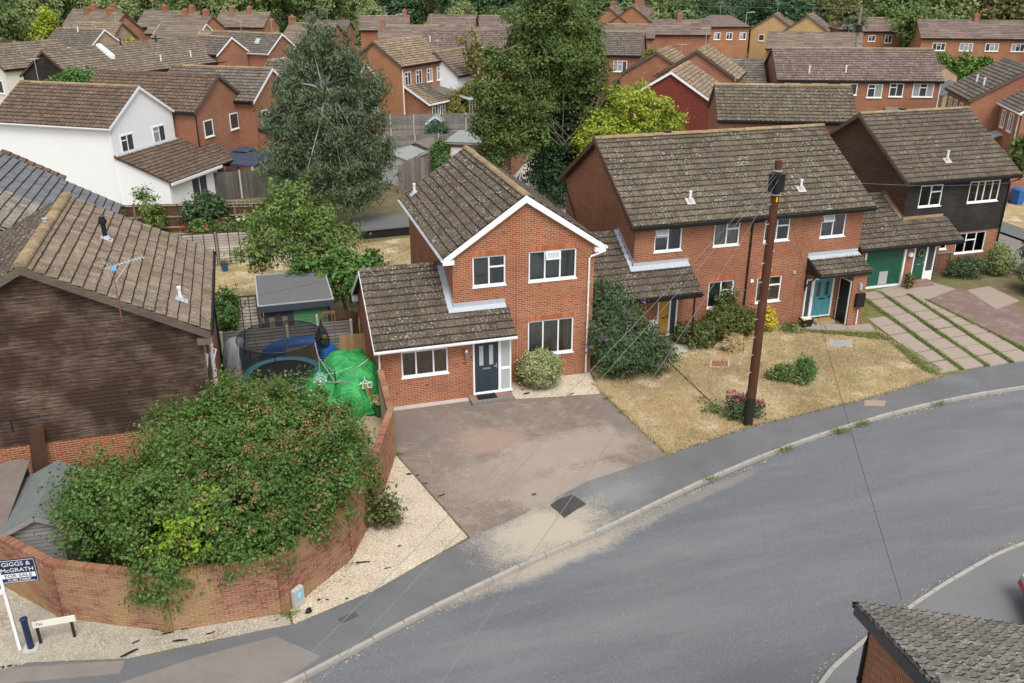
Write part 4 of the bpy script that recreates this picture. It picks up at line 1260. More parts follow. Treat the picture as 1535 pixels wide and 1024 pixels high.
# roofs
S1 = (3.12, 2.12)
sl1 = Slope((-.36, 8.98, 5.30), (0, -1, 0), (S1[0], 0, S1[1]), 9.13, math.hypot(*S1), None, 'tile')
sr1 = Slope((5.88, -.15, 5.30), (0, 1, 0), (-S1[0], 0, S1[1]), 9.13, math.hypot(*S1), None, 'tile')
def ext_mask(u, v):
    x, y = -3.17 + u, -1.26 + v * .85
    return not (y > 0.02 and x > -.02)
sf = Slope((-3.17, -1.26, 2.50), (1, 0, 0), (0, 3.16, 1.96), 5.24, math.hypot(3.16, 1.96), ext_mask, 'tile')
sb = Slope((0, 5.06, 2.50), (-1, 0, 0), (0, -3.16, 1.96), 3.17, math.hypot(3.16, 1.96), None, 'tile')
mb = MB()
for s_ in (sl1, sr1, sf, sb): s_.deck(mb)
roof = mb.build('roof', M['tile'], mh)
lay_tiles(mh, roof, [sl1, sr1, sf, sb])
ridge_tiles(roof, (2.76, -.15, 7.43), (2.76, 8.98, 7.43), M['ridge_o'])
ridge_tiles(roof, (-3.17, 1.90, 4.47), (-.02, 1.90, 4.47), M['tile'])
vent_pipe(roof, (.18, 8.1, 5.68), (-.56, 0, .83))
# white bargeboards with boxed ends
mb = MB()
for sx in (-1, 1):
    a = np.array([2.76, -.17, 7.44]); b = np.array([2.76 + sx * 3.10, -.17, 7.44 - 3.10 * .68])
    d = (b - a) / np.linalg.norm(b - a); n = np.array([-d[2] * sx, 0, d[0] * sx]); n = n if n[2] > 0 else -n
    p = [a, b, b - Z_ * .23, a - Z_ * .27]
    mb.hexa([q for q in p] + [q + Y_ * .024 for q in p])
    mb.hexa([p[3] + Y_ * .024, p[2] + Y_ * .024, p[2] + Y_ * .17, p[3] + Y_ * .165] + [q + Z_ * .015 for q in (p[3] + Y_ * .024, p[2] + Y_ * .024, p[2] + Y_ * .17, p[3] + Y_ * .165)])
    x0, x1 = sorted((2.76 + sx * 2.72, 2.76 + sx * 3.14))
    mb.face([(x0, -.172, 5.08), (x1, -.172, 5.08), (x1, -.172, 5.34), (x0, -.172, 5.36 + (0.28 if sx < 0 else .0))]) if False else None
    mb.box((x0, -.168, 5.07), (x1, -.002, 5.24))
mb.build('bargeboard', M['upvc'], mh)
mb = MB(); mb.box((-.06, 0.0, 5.10), (-.035, 8.8, 5.27)); mb.box((W + .035, 0.0, 5.10), (W + .06, 8.8, 5.27)); mb.build('fascia', M['upvc'], mh)
gutter(mh, (-.40, -.16, 5.27), (-.40, 8.95, 5.27)); gutter(mh, (5.93, -.2, 5.27), (5.93, 8.95, 5.27))
pipe(mh, [(5.93, -.22, 5.22), (5.88, -.2, 5.10), (5.36, -.06, 4.88), (5.30, -.06, 4.80), (5.31, -.06, .05)], 'upvc')
mb = MB(); mb.box((-3.17, -1.25, 2.36), (2.05, -1.22, 2.50)); mb.box((-3.17, -1.22, 2.36), (2.05, -.86, 2.375)); mb.build('fascia', M['upvc'], mh)
gutter(mh, (-3.2, -1.30, 2.47), (2.10, -1.30, 2.47))
pipe(mh, [(-3.02, -1.30, 2.4), (-3.0, -1.15, 2.25), (-2.98, -.92, 2.1), (-2.985, -.92, .05)], 'upvc')
# left gable barge of the lean-to garage roof
mb = MB()
for (ya, za), (yb, zb) in (((1.9, 4.47), (-1.26, 2.50)), ((1.9, 4.47), (5.06, 2.50))):
    mb.hexa([(-3.195, ya, za - .17), (-3.195, yb, zb - .15), (-3.17, yb, zb - .15), (-3.17, ya, za - .17), (-3.195, ya, za + .02), (-3.195, yb, zb + .03), (-3.17, yb, zb + .03), (-3.17, ya, za + .02)])
mb.box((-3.19, 4.8, 2.2), (-2.96, 5.1, 2.46))
mb.build('bargeboard', M['upvc'], mh)
# lead flashing: step up the side wall and along the front wall
mb = MB()
mb.hexa([(-.004, .0, 3.30), (-.004, 1.86, 4.45), (-.02, 1.86, 4.45), (-.02, .0, 3.30), (-.004, .0, 3.62), (-.004, 1.86, 4.66), (-.02, 1.86, 4.66), (-.02, .0, 3.62)])
mb.hexa([(-.02, .0, 3.36), (-.02, 1.86, 4.51), (-.22, 1.86, 4.51), (-.22, .0, 3.36), (-.02, .0, 3.372), (-.02, 1.86, 4.522), (-.22, 1.86, 4.522), (-.22, .0, 3.372)])
mb.box((-.02, -.02, 3.30), (1.98, -.004, 3.53))
mb.hexa([(-.22, -.20, 3.235), (1.99, -.20, 3.235), (1.99, -.02, 3.352), (-.22, -.02, 3.352), (-.22, -.20, 3.247), (1.99, -.20, 3.247), (1.99, -.02, 3.364), (-.22, -.02, 3.364)])
mb.build('lead_flashing', M['lead'], mh)
mb = MB(); mb.box((2.405, -.004, .0), (2.417, .0005, 5.0)); mb.build('movement_joint', M['black'], mh)

# front door, side light and frame
def frame_box(root, x0, x1, y, z0, z1, bars, name='door_frame', mat='upvc', d=.075):
    mb = MB(); t = .065
    mb.box((x0, y, z0), (x0 + t, y + d, z1)); mb.box((x1 - t, y, z0), (x1, y + d, z1)); mb.box((x0 + t, y, z1 - t), (x1 - t, y + d, z1)); mb.box((x0 + t, y, z0), (x1 - t, y + d, z0 + .04))
    for b in bars: mb.box(*b)
    return mb.build(name, M[mat], root)
frame_box(mh, .49, 1.97, -.88, .14, 2.30, [((1.47, -.88, .18), (1.57, -.805, 2.235)), ((1.57, -.88, 1.02), (1.905, -.805, 1.12)), ((.49, -.93, .11), (2.02, -.80, .15)), ((.44, -.885, 2.3), (2.0, -.82, 2.38))])
panel_door(mh, (0, -.86, 0), X_, Y_, .56, .19, .90, 2.03, 'door_n', glass=((.16, .52, .40, .95), (.58, .52, .82, .95)), inset=.0)
for za, zb in ((.19, 1.02), (1.12, 2.23)):
    mb = MB(); mb.box((1.575, -.855, za), (1.9, -.85, zb)); mb.build('side_light', M['obscure'], mh)
mb = MB(); mb.box((.5, -.80, .15), (1.9, -.78, 2.3)); mb.build('door_backing', M['dark'], mh)
# wall lamp, bell, number
mb = MB(); mb.tube([(.22, -.875, 1.98), (.22, -.96, 1.98)], .05, 10); mb.lathe([(.03, 1.72), (.055, 1.76), (.055, 1.86), (.075, 1.92), (.085, 1.97), (.03, 2.06)], 10, (.22, -.97)); mb.tube([(.22, -.97, 1.72), (.22, -.97, 1.60)], .012, 6)
mb.build('wall_lamp', M['steel'], mh)
mb = MB(); mb.box((.43, -.875, 1.62), (.46, -.861, 1.72)); mb.build('door_bell', M['black'], mh)
text_mesh('10', .16, 'ink', mh, Matrix.Translation((.16, -.866, 1.44)) @ Matrix.Rotation(math.pi / 2, 4, 'X'), 'house_number', .006)
mb = MB(); mb.box((-1.33, -.868, .74), (-1.19, -.861, .79)); mb.build('air_brick', M['iron'], mh)
# doorstep of edging bricks with red infill and a mat on it
mb = MB(); mb.box((.28, -1.50, .0), (1.87, -.90, .105)); st = mb.build('doorstep', M['stepb'], mh)
k = 8
for i in range(k):
    mb = MB(); x0 = .27 + 1.61 * i / k; mb.box((x0 + .004, -1.56, .0), (x0 + 1.61 / k - .004, -1.40, .122)); mb.build('edging_block', M['step'], st)
for i in range(2):
    for xx in (.27, 1.78):
        mb = MB(); mb.box((xx, -1.395 + i * .25, .0), (xx + .1, -1.15 + i * .25, .122)); mb.build('edging_block', M['step'], st)
mb = MB(); mb.box((.55, -1.34, .106), (1.3, -.92, .122))
for i in range(9): mb.box((.6 + i * .075, -1.32, .122), (.63 + i * .075, -.94, .127))
tag(mb.build('doormat', M['black']), 'dark grey ribbed doormat on the step of the navy front door', 'doormat')
mb = MB(); mb.box((-2.94, -1.12, .0), (.27, -.865, .03)); tag(mb.build('concrete_edging', M['conc']), kind='structure')

# ------------------------------------------------------------------ the semi-detached pair with the teal and the orange doors
TX, TY, TWd, TD = 8.18, 2.23, 10.93, 8.4
tr = thing('semi_detached_houses', 'long red brick pair of houses behind the telegraph pole with orange and teal doors', 'house', (TX, TY, 0))
wins = [(.89, 4.0, 2.15, 5.05), (3.62, 4.0, 4.85, 5.05), (6.03, 4.0, 7.28, 5.0), (8.82, 3.95, 10.08, 5.0), (3.59, 1.2, 4.83, 2.42), (5.96, 1.2, 7.20, 2.39)]
mb = MB()
RZ, EZ = 8.0, 5.26
sl_t = (RZ - EZ) / (TD / 2 + .39)
wt = EZ + .39 * sl_t - .10
wall(mb, (0, 0, 0), X_, Y_, [(0, wt), (TWd, wt)], wins)
gp = [(0, wt), (TD / 2, RZ - .12), (TD, wt)]
wall(mb, (0, 0, 0), Y_, X_, gp); wall(mb, (TWd, 0, 0), Y_, -X_, gp); wall(mb, (0, TD, 0), X_, -Y_, [(0, wt), (TWd, wt)])
# link garage between this pair and the detached house
LX = 5.56 - TX
wall(mb, (LX, .12, 0), X_, Y_, [(0, 3.2), (-LX - .0, 3.2)], [(.35, .02, 2.15, 2.0)])
wall(mb, (LX, 3.4, 0), X_, -Y_, [(0, 2.6), (-LX, 2.6)])
# porch: side wall holding the black cupboard door and the short front wall
wall(mb, (10.17, -.98, 0), Y_, -X_, [(0, 2.62), (.98, 2.95)]); wall(mb, (10.17, -.98, 0), X_, Y_, [(0, 2.62), (.70, 2.62)]); wall(mb, (10.87, -.98, 0), Y_, -X_, [(0, 2.62), (.98, 2.95)])
mb.build('wall', M['brick_terr'], tr)
lay = [[(.5, .60), (.5, None)], [(.5, None), (.5, .68)], [(.5, None), (.5, .66)], [(.5, .66), (.5, None)], [(.5, None), (.5, .62)], [(.5, None), (.5, .64)]]
cur = [[], [(.02, .48, 'curtain'), (.52, .98, 'curtain')], [(.88, .97, 'curtain_g')], [(.03, .2, 'curtain')], [(.8, .97, 'curtain_g')], [(.9, .98, 'curtain_g')]]
for i, (a, b, c, d) in enumerate(wins):
    window(tr, (0, 0, 0), X_, Y_, a, b, c - a, d - b, lay[i], curtains=cur[i], back=.8)
    if b < 3: soldier(tr, (0, 0, 0), X_, -Y_, a - .05, c + .05, d + .01)
# tilted open top lights
for (cx, cz, w_) in ((1.20, 4.86, .28), (9.14, 4.84, .28)):
    casement(tr, cx, cz, w_)
st_ = (TD / 2 + .39, RZ - EZ); SLN = math.hypot(*st_)
s_f = Slope((-.27, -.39, EZ), (1, 0, 0), (0, st_[0], st_[1]), TWd + .54, SLN, None, 'tile_t')
s_b = Slope((TWd + .27, TD + .39, EZ), (-1, 0, 0), (0, -st_[0], st_[1]), TWd + .54, SLN, None, 'tile_t')
lk = .62
def link_mask(u, v):
    x, y = 5.55 - TX + u, .82 - TY + v * .85
    return not (y > .03 and x > -.03)
s_l = Slope((5.55 - TX, .82 - TY, 2.53), (1, 0, 0), (0, 3.18, 1.97), 10.71 - 5.55, math.hypot(3.18, 1.97), link_mask, 'tile')
s_lb = Slope((-.02, 3.45 + 1.6, 2.9), (-1, 0, 0), (0, -3.28, 1.6), -LX - .04, 3.6, None, 'tile')
s_p = Slope((8.35, -1.14, 2.60), (1, 0, 0), (0, 1.14, .48), 2.62, math.hypot(1.14, .48), None, 'tile_t')
mb = MB()
for s_ in (s_f, s_b, s_l, s_lb, s_p): s_.deck(mb)
roof = mb.build('roof', M['tile_t'], tr)
lay_tiles(tr, roof, [s_f, s_b, s_l, s_lb, s_p])
ridge_tiles(roof, (-.27, TD / 2, RZ + .02), (TWd + .27, TD / 2, RZ + .02), M['ridge_o'])
NF = s_f.N
for x, v in ((2.95, 1.15), (8.35, 1.35)):
    vent_pipe(roof, s_f.O + s_f.U * x + s_f.V * v, NF, base='conc')
mb = MB(); mb.obox((3.2, TD / 2, RZ + .16), (.16, 0, 0), (0, .12, 0), (0, 0, .03)); mb.build('ridge_vent', M['black'], roof)
for x in (-.30, TWd + .27):
    mb = MB()
    for (ya, yb) in ((-.39, TD / 2), (TD + .39, TD / 2)):
        mb.hexa([(x, ya, EZ - .2), (x, yb, RZ - .2), (x + .03, yb, RZ - .2), (x + .03, ya, EZ - .2), (x, ya, EZ + .03), (x, yb, RZ + .03), (x + .03, yb, RZ + .03), (x + .03, ya, EZ + .03)])
    xa, xb = (-.27, -.004) if x < 0 else (TWd + .004, TWd + .27)
    mb.hexa([(xa, -.36, EZ - .18), (xa, TD / 2, RZ - .18), (xb, TD / 2, RZ - .18), (xb, -.36, EZ - .18), (xa, -.36, EZ - .16), (xa, TD / 2, RZ - .16), (xb, TD / 2, RZ - .16), (xb, -.36, EZ - .16)])
    mb.hexa([(xa, TD + .36, EZ - .18), (xa, TD / 2, RZ - .18), (xb, TD / 2, RZ - .18), (xb, TD + .36, EZ - .18), (xa, TD + .36, EZ - .16), (xa, TD / 2, RZ - .16), (xb, TD / 2, RZ - .16), (xb, TD + .36, EZ - .16)])
    mb.build('bargeboard', M['door_br'], tr)
mb = MB(); mb.box((-.27, -.34, EZ - .19), (TWd + .27, -.31, EZ - .04)); mb.box((-.27, -.31, EZ - .19), (TWd + .27, -.002, EZ - .175)); mb.build('fascia', M['black'], tr)
gutter(tr, (-.30, -.42, EZ - .03), (TWd + .30, -.42, EZ - .03), 'black')
gutter(tr, (-.30, TD + .44, EZ - .03), (TWd + .30, TD + .44, EZ - .03), 'black')
pipe(tr, [(5.75, -.42, EZ - .1), (5.72, -.4, EZ - .2), (5.42, -.07, EZ - .3), (5.39, -.06, EZ - .4), (5.385, -.06, .05)], 'black', .04)
pipe(tr, [(-.06, TD - .1, EZ - .15), (-.06, TD - .12, EZ - .4), (-.06, TD - 2.6, 2.9), (-.06, TD - 2.6, .05)], 'black', .04)
pipe(tr, [(2.45, -.05, 3.1), (2.45, -.05, 2.45)], 'upvc', .04, 'waste_pipe')
mb = MB(); mb.box((7.955, -.003, .0), (7.967, .0005, 5.05)); mb.build('movement_joint', M['black'], tr)
# eave of link roof: black gutter and the pipe that doubles as a post
gutter(tr, (5.60 - TX, .79 - TY, 2.50), (10.75 - TX, .79 - TY, 2.50), 'black')
mb = MB(); mb.box((5.6 - TX, .84 - TY, 2.34), (10.7 - TX, .87 - TY, 2.5)); mb.box((5.6 - TX, .87 - TY, 2.34), (10.7 - TX, -.002, 2.36)); mb.build('fascia', M['black'], tr)
pipe(tr, [(10.45 - TX, .95 - TY, 2.4), (10.45 - TX, .95 - TY, .0)], 'black', .045)
mb = MB()
mb.hexa([(-.004, .0, 3.40), (-.004, 1.77, 4.49), (-.02, 1.77, 4.49), (-.02, .0, 3.40), (-.004, .0, 3.68), (-.004, 1.77, 4.70), (-.02, 1.77, 4.70), (-.02, .0, 3.68)])
mb.hexa([(-.02, -.02, 3.46), (-.02, 1.77, 4.57), (-.2, 1.77, 4.57), (-.2, -.02, 3.46), (-.02, -.02, 3.475), (-.02, 1.77, 4.585), (-.2, 1.77, 4.585), (-.2, -.02, 3.475)])
mb.box((-.02, -.02, 3.40), (2.50, -.004, 3.62))
mb.hexa([(-.2, -.24, 3.335), (2.5, -.24, 3.335), (2.5, -.02, 3.475), (-.2, -.02, 3.475), (-.2, -.24, 3.347), (2.5, -.24, 3.347), (2.5, -.02, 3.487), (-.2, -.02, 3.487)])
mb.build('lead_flashing', M['lead'], tr); mb = MB()
mb.box((8.35, -.02, 3.06), (10.9, -.004, 3.30))
mb.hexa([(8.35, -.22, 3.045), (10.95, -.22, 3.045), (10.95, -.02, 3.13), (8.35, -.02, 3.13), (8.35, -.22, 3.057), (10.95, -.22, 3.057), (10.95, -.02, 3.142), (8.35, -.02, 3.142)])
mb.build('lead_flashing', M['lead'], tr)
# blue garage door, white board, orange door
mb = MB()
for i in range(12): mb.box((LX + .37 + i * .148, .17, .03), (LX + .37 + i * .148 + .14, .2, 1.98))
mb.box((LX + .36, .2, .02), (LX + 2.14, .22, 1.99)); mb.build('garage_door', M['door_b'], tr)
frame_box(tr, 1.20, 2.14, -.085, .18, 1.98, [((1.74, -.085, .22), (1.82, -.01, 1.92))])
panel_door(tr, (0, -.03, 0), X_, Y_, 1.265, .22, .475, 1.69, 'door_o', glass=(), panels=((.12, .05, .88, .46), (.12, .55, .88, .96)), inset=-.012, hmat='black', handle=.88)
mb = MB(); mb.box((1.83, -.045, .23), (2.07, -.04, 1.9)); mb.build('side_light', M['fglass'], tr)
# teal door, its side window and frame
frame_box(tr, 8.42, 9.88, -.085, .22, 2.08, [((8.72, -.085, .26), (8.86, -.01, 2.02))])
mb = MB(); mb.box((8.49, -.045, .27), (8.71, -.04, 2.0)); mb.build('side_light', M['fglass'], tr)
panel_door(tr, (0, -.03, 0), X_, Y_, 8.87, .26, .93, 1.75, 'door_t', glass=((.14, .52, .40, .95), (.60, .52, .86, .95)), inset=-.012, hmat='black', handle=.9, gmat='fglass')
# cupboard door in the side wall of the porch
frame = MB(); y0, y1 = -.90, -.10
frame.box((10.13, y0, .05), (10.168, y0 + .05, 2.05)); frame.box((10.13, y1 - .05, .05), (10.168, y1, 2.05)); frame.box((10.13, y0, 2.05), (10.168, y1, 2.11)); frame.build('door_frame', M['upvc'], tr)
mb = MB(); mb.box((10.14, y0 + .052, .06), (10.166, y1 - .052, 2.045)); dk = mb.build('cupboard_door', M['door_k'], tr)
mb = MB(); mb.tube([(10.138, y1 - .16, 1.1), (10.09, y1 - .16, 1.1), (10.09, y1 - .24, 1.1)], .012, 6); mb.build('door_handle', M['steel'], dk)
mb = MB(); mb.box((8.35, -1.11, 2.44), (10.97, -1.08, 2.58)); mb.box((8.35, -1.08, 2.44), (10.97, -.002, 2.46)); mb.build('fascia', M['black'], tr)
mb = MB()
mb.face([(8.36, -1.1, 2.57), (8.36, -.003, 3.03), (8.36, -.003, 2.46), (8.36, -1.1, 2.46)])
mb.beam((8.40, -.05, 1.55), (8.40, -.05, 2.44), .06, .06); mb.beam((8.40, -.07, 1.75), (8.40, -.75, 2.42), .05, .05); mb.build('porch_bracket', M['door_k'], tr)
mb = MB(); mb.tube([(10.55, -.99, 1.98), (10.55, -1.06, 1.98)], .06, 8); mb.box((10.48, -1.09, 1.72), (10.62, -.99, 1.95)); mb.build('wall_lamp', M['galv'], tr)
mb = MB(); mb.box((10.38, -1.16, .93), (10.80, -.985, 1.55)); mb.build('meter_box', M['door_k'], tr)
pipe(tr, [(10.62, -1.02, .75), (10.62, -1.02, .05)], 'upvc', .03, 'waste_pipe')
for x, z in ((7.75, 2.48), (5.66, 2.28)):
    mb = MB(); mb.box((x - .07, -.06, z - .07), (x + .07, -.002, z + .07)); mb.build('outlet_cover', M['white'] if x < 6 else M['galv'], tr)
mb = MB(); mb.box((7.38, -.008, .30), (7.60, -.002, .42)); mb.build('air_brick', M['terracotta'], tr)
# things by these doors
mb = MB(); mb.hexa([(9.02, 2.02, .28), (9.42, 2.02, .28), (9.42, 2.04, .28), (9.02, 2.04, .28), (9.02, 2.17, .98), (9.42, 2.17, .98), (9.42, 2.19, .98), (9.02, 2.19, .98)])
for x in (9.06, 9.36): mb.box((x, 2.03, .02), (x + .025, 2.05, .3))
tag(mb.build('display_board', M['white']), 'plain white board propped by the wall left of the orange door', 'board')
mb = MB(); mb.box((17.05, 1.62, .04), (18.0, 2.12, .16)); tag(mb.build('doorstep', M['rail']), 'low pale timber step below the teal front door', 'doorstep')
mb = MB(); mb.box((17.12, 1.68, .162), (17.95, 2.08, .178)); tag(mb.build('doormat', M['coir']), 'brown coir mat on the step of the teal door', 'doormat')
bxr = thing('recycling_box', 'black plastic box of papers standing left of the teal door step', 'box', (16.52, 1.72, .03))
mb = MB(); mb.hexa([(-.22, -.15, 0), (.22, -.15, 0), (.22, .15, 0), (-.22, .15, 0), (-.26, -.19, .34), (.26, -.19, .34), (.26, .19, .34), (-.26, .19, .34)]); mb.build('box_body', M['black'], bxr)
mb = MB(); mb.box((-.27, -.2, .34), (.27, .2, .365)); mb.build('rim', M['black'], bxr)
mb = MB(); mb.box((-.2, -.14, .366), (.2, .15, .40)); mb.build('paper_stack', M['white'], bxr)
mb = MB(); mb.box((-.27, -.21, .37), (-.12, -.08, .42)); mb.build('yellow_lid', M['yellow'], bxr)

# ------------------------------------------------------------------ black clad house with the green garage
BX, BY, BW, BD = 24.9, 6.5, 6.25, 8.4
bh = thing('clad_house', 'house with black boarded front, brown boarded gable and green garage door', 'house', (BX, BY, 0))
BR, BE = 7.66, 4.97
slb = (BR - BE) / (BD / 2 + .37); bt = BE + .37 * slb - .1
bw = [(.77, 3.6, 2.13, 4.71), (3.78, 3.6, 5.70, 4.71), (3.63, .86, 5.50, 1.98), (2.62, 1.19, 3.07, 1.57)]
mb = MB()
wall(mb, (0, 0, 0), X_, Y_, [(0, 2.1), (BW, 2.1)], [(3.63, .86, 5.50, 1.98), (2.62, 1.19, 3.07, 1.57)])
gp = [(0, bt), (BD / 2, BR - .12), (BD, bt)]
wall(mb, (0, 0, 0), Y_, X_, gp); wall(mb, (BW, 0, 0), Y_, -X_, gp); wall(mb, (0, BD, 0), X_, -Y_, [(0, bt), (BW, bt)])
gx0 = 21.4 - BX
wall(mb, (gx0, -1.25, 0), X_, Y_, [(0, 2.3), (26.2 - 21.4, 2.3)], [(.62, .02, 2.92, 1.98), (3.45, .08, 4.75, 2.08)])
wall(mb, (gx0, -1.25, 0), Y_, X_, [(0, 2.25), (2.9, 3.65), (6.0, 2.2)]); wall(mb, (26.2 - BX, -1.25, 0), Y_, -X_, [(0, 2.3), (1.25, 2.85)])
mb.build('wall', M['brick_terr'], bh)
mb = MB(); wall(mb, (0, .0, 2.1), X_, Y_, [(0, bt), (BW, bt)], [bw[0], bw[1]]); mb.build('upper_wall', M['dark'], bh)
# boards: front (black) as single planks, gable (brown) likewise
def plank(root, p0, p1, z0, z1, out, mat, th=.020, e0=None, e1=None):
    """horizontal board between two ground points; e0/e1 = top-corner shifts for raking ends"""
    p0, p1, out = np.array(p0, float), np.array(p1, float), np.array(out, float)
    d = (p1 - p0); 
    q0, q1 = (p0 if e0 is None else np.array(e0, float)), (p1 if e1 is None else np.array(e1, float))
    a = lambda p, z, o: (p[0] + out[0] * o, p[1] + out[1] * o, z)
    mb = MB()
    z1 -= .028
    mb.hexa([a(p0, z0, .002), a(p1, z0, .002), a(p1, z0, th), a(p0, z0, th), a(q0, z1, .002), a(q1, z1, .002), a(q1, z1, th * .8), a(q0, z1, th * .8)])
    return mb.build('board', M[mat], root)
holes = [(bw[0][0] - .04, bw[0][1] - .06, bw[0][2] + .04, bw[0][3] + .04), (bw[1][0] - .04, bw[1][1] - .06, bw[1][2] + .04, bw[1][3] + .04)]
z = 2.06
while z < bt - .05:
    zz = min(z + .146, bt)
    cuts = [0.0, BW]
    hs = [(h[0], h[2]) for h in holes if h[1] < zz - .03 and h[3] > z + .03]
    segs = []; x = 0.0
    for h0, h1 in sorted(hs): segs.append((x, h0)); x = h1
    segs.append((x, BW))
    for a, b in segs:
        m = random.uniform(a + .3 * (b - a), a + .7 * (b - a)) if b - a > 2.2 else None
        for c, d in ((a, m), (m, b)) if m else ((a, b),):
            plank(bh, (c + .002, 0), (d - .002, 0), z, zz + .012, (0, -1), 'clad_b')
    z += .146
z = 2.06
gtop = lambda y: np.interp(y, [0, BD / 2, BD], [bt, BR - .12, bt])
while z < BR - .3:
    zz = z + .146
    y0 = 0 if zz < bt else (zz - bt) / slb
    a, b = y0 + .0, BD - y0
    if b - a < .3: break
    cut = sorted([a, b] + [random.uniform(a + .3, b - .3) for _ in range(2 if b - a > 3 else 0)])
    for c, d in zip(cut, cut[1:]):
        if d - c > .1: plank(bh, (0, c + .002), (0, d - .002), z, zz + .012, (-1, 0), 'clad_bs')
    z += .146
for i, (a, b, c, d) in enumerate(bw):
    cols = [[(.5, None), (.5, .66)], [(.27, None), (.23, None), (.27, None), (.23, None)], [(.32, None), (.36, .62), (.32, None)], [(1, None)]][i]
    cu = [[(.03, .46, 'curtain_g'), (.54, .97, 'curtain_g')], [(.05, .22, 'curtain'), (.56, .97, 'curtain')], [(.02, .30, 'curtain_g'), (.70, .98, 'curtain_g')], []][i]
    window(bh, (0, -.02 if i < 2 else 0, 0), X_, Y_, a, b, c - a, d - b, cols, curtains=cu)
sB = (BD / 2 + .37, BR - BE); LB = math.hypot(*sB)
b_f = Slope((-.35, -.37, BE), (1, 0, 0), (0, sB[0], sB[1]), BW + .7, LB, None, 'tile_b')
b_b = Slope((BW + .35, BD + .37, BE), (-1, 0, 0), (0, -sB[0], sB[1]), BW + .7, LB, None, 'tile_b')
def blk_mask(u, v):
    x, y = 21.45 - BX + u, -1.58 + v * .87
    return not (y > .02 and x > -.03)
b_g = Slope((21.45 - BX, -1.58, 2.16), (1, 0, 0), (0, 3.3, 1.78), 27.46 - 21.45, math.hypot(3.3, 1.78), blk_mask, 'tile')
b_gb = Slope((-.02, 5.0, 2.16), (-1, 0, 0), (0, -3.28, 1.78), BX - 21.47, math.hypot(3.28, 1.78), None, 'tile')
mb = MB()
for s_ in (b_f, b_b, b_g, b_gb): s_.deck(mb)
roof = mb.build('roof', M['tile_b'], bh)
lay_tiles(bh, roof, [b_f, b_b, b_g, b_gb])
ridge_tiles(roof, (-.35, BD / 2, BR + .02), (BW + .35, BD / 2, BR + .02), M['ridge_o'])
ridge_tiles(roof, (21.45 - BX, 1.72, 3.95), (-.05, 1.72, 3.95), M['tile'])
vent_pipe(roof, b_f.O + b_f.U * 3.1 + b_f.V * 1.35, b_f.N, base='conc', h=.5)
mb = MB(); mb.obox((2.3, BD / 2, BR + .16), (.16, 0, 0), (0, .12, 0), (0, 0, .03)); mb.build('ridge_vent', M['black'], roof)
for x in (-.38, BW + .35):
    mb = MB()
    for (ya, yb) in ((-.37, BD / 2), (BD + .37, BD / 2)):
        mb.hexa([(x, ya, BE - .17), (x, yb, BR - .17), (x + .03, yb, BR - .17), (x + .03, ya, BE - .17), (x, ya, BE + .035), (x, yb, BR + .035), (x + .03, yb, BR + .035), (x + .03, ya, BE + .035)])
    xa, xb = (-.35, -.004) if x < 0 else (BW + .004, BW + .35)
    for yo in (-.34, BD + .34):
        mb.hexa([(xa, yo, BE - .16), (xa, BD / 2, BR - .16), (xb, BD / 2, BR - .16), (xb, yo, BE - .16), (xa, yo, BE - .14), (xa, BD / 2, BR - .14), (xb, BD / 2, BR - .14), (xb, yo, BE - .14)])
    mb.build('bargeboard', M['bargewood'], bh)
mb = MB(); mb.box((-.35, -.33, BE - .17), (BW + .35, -.30, BE - .03)); mb.box((-.35, -.30, BE - .17), (BW + .35, -.024, BE - .155)); mb.build('fascia', M['black'], bh)
gutter(bh, (-.38, -.40, BE - .02), (BW + .38, -.40, BE - .02), 'black')
pipe(bh, [(BW + .3, -.40, BE - .1), (BW + .28, -.36, BE - .2), (BW + .0, -.06, BE - .42), (BW - .02, -.06, .05)], 'black', .04)
gutter(bh, (21.43 - BX, -1.62, 2.12), (27.5 - BX, -1.62, 2.12), 'black')
mb = MB(); mb.box((21.45 - BX, -1.56, 1.99), (27.46 - BX, -1.53, 2.12)); mb.box((21.45 - BX, -1.53, 2.08), (27.46 - BX, -1.26, 2.095)); mb.build('fascia', M['black'], bh)
mb = MB(); mb.beam((2.25, -.05, 1.55), (2.25, -.05, 2.2), .06, .06); mb.beam((2.25, -.07, 1.7), (2.25, -.8, 2.2), .05, .05); mb.build('porch_bracket', M['door_k'], bh)
mb = MB()
mb.hexa([(-.004, .0, 2.98), (-.004, 1.75, 3.93), (-.02, 1.75, 3.93), (-.02, .0, 2.98), (-.004, .0, 3.22), (-.004, 1.75, 4.15), (-.02, 1.75, 4.15), (-.02, .0, 3.22)])
mb.hexa([(-.02, .0, 3.08), (-.02, 1.75, 4.03), (-.17, 1.75, 4.03), (-.17, .0, 3.08), (-.02, .0, 3.09), (-.02, 1.75, 4.04), (-.17, 1.75, 4.04), (-.17, .0, 3.09)])
mb.box((-.02, -.045, 2.96), (2.4, -.026, 3.16))
mb.build('mortar_fillet', M['ridge_o'], roof)
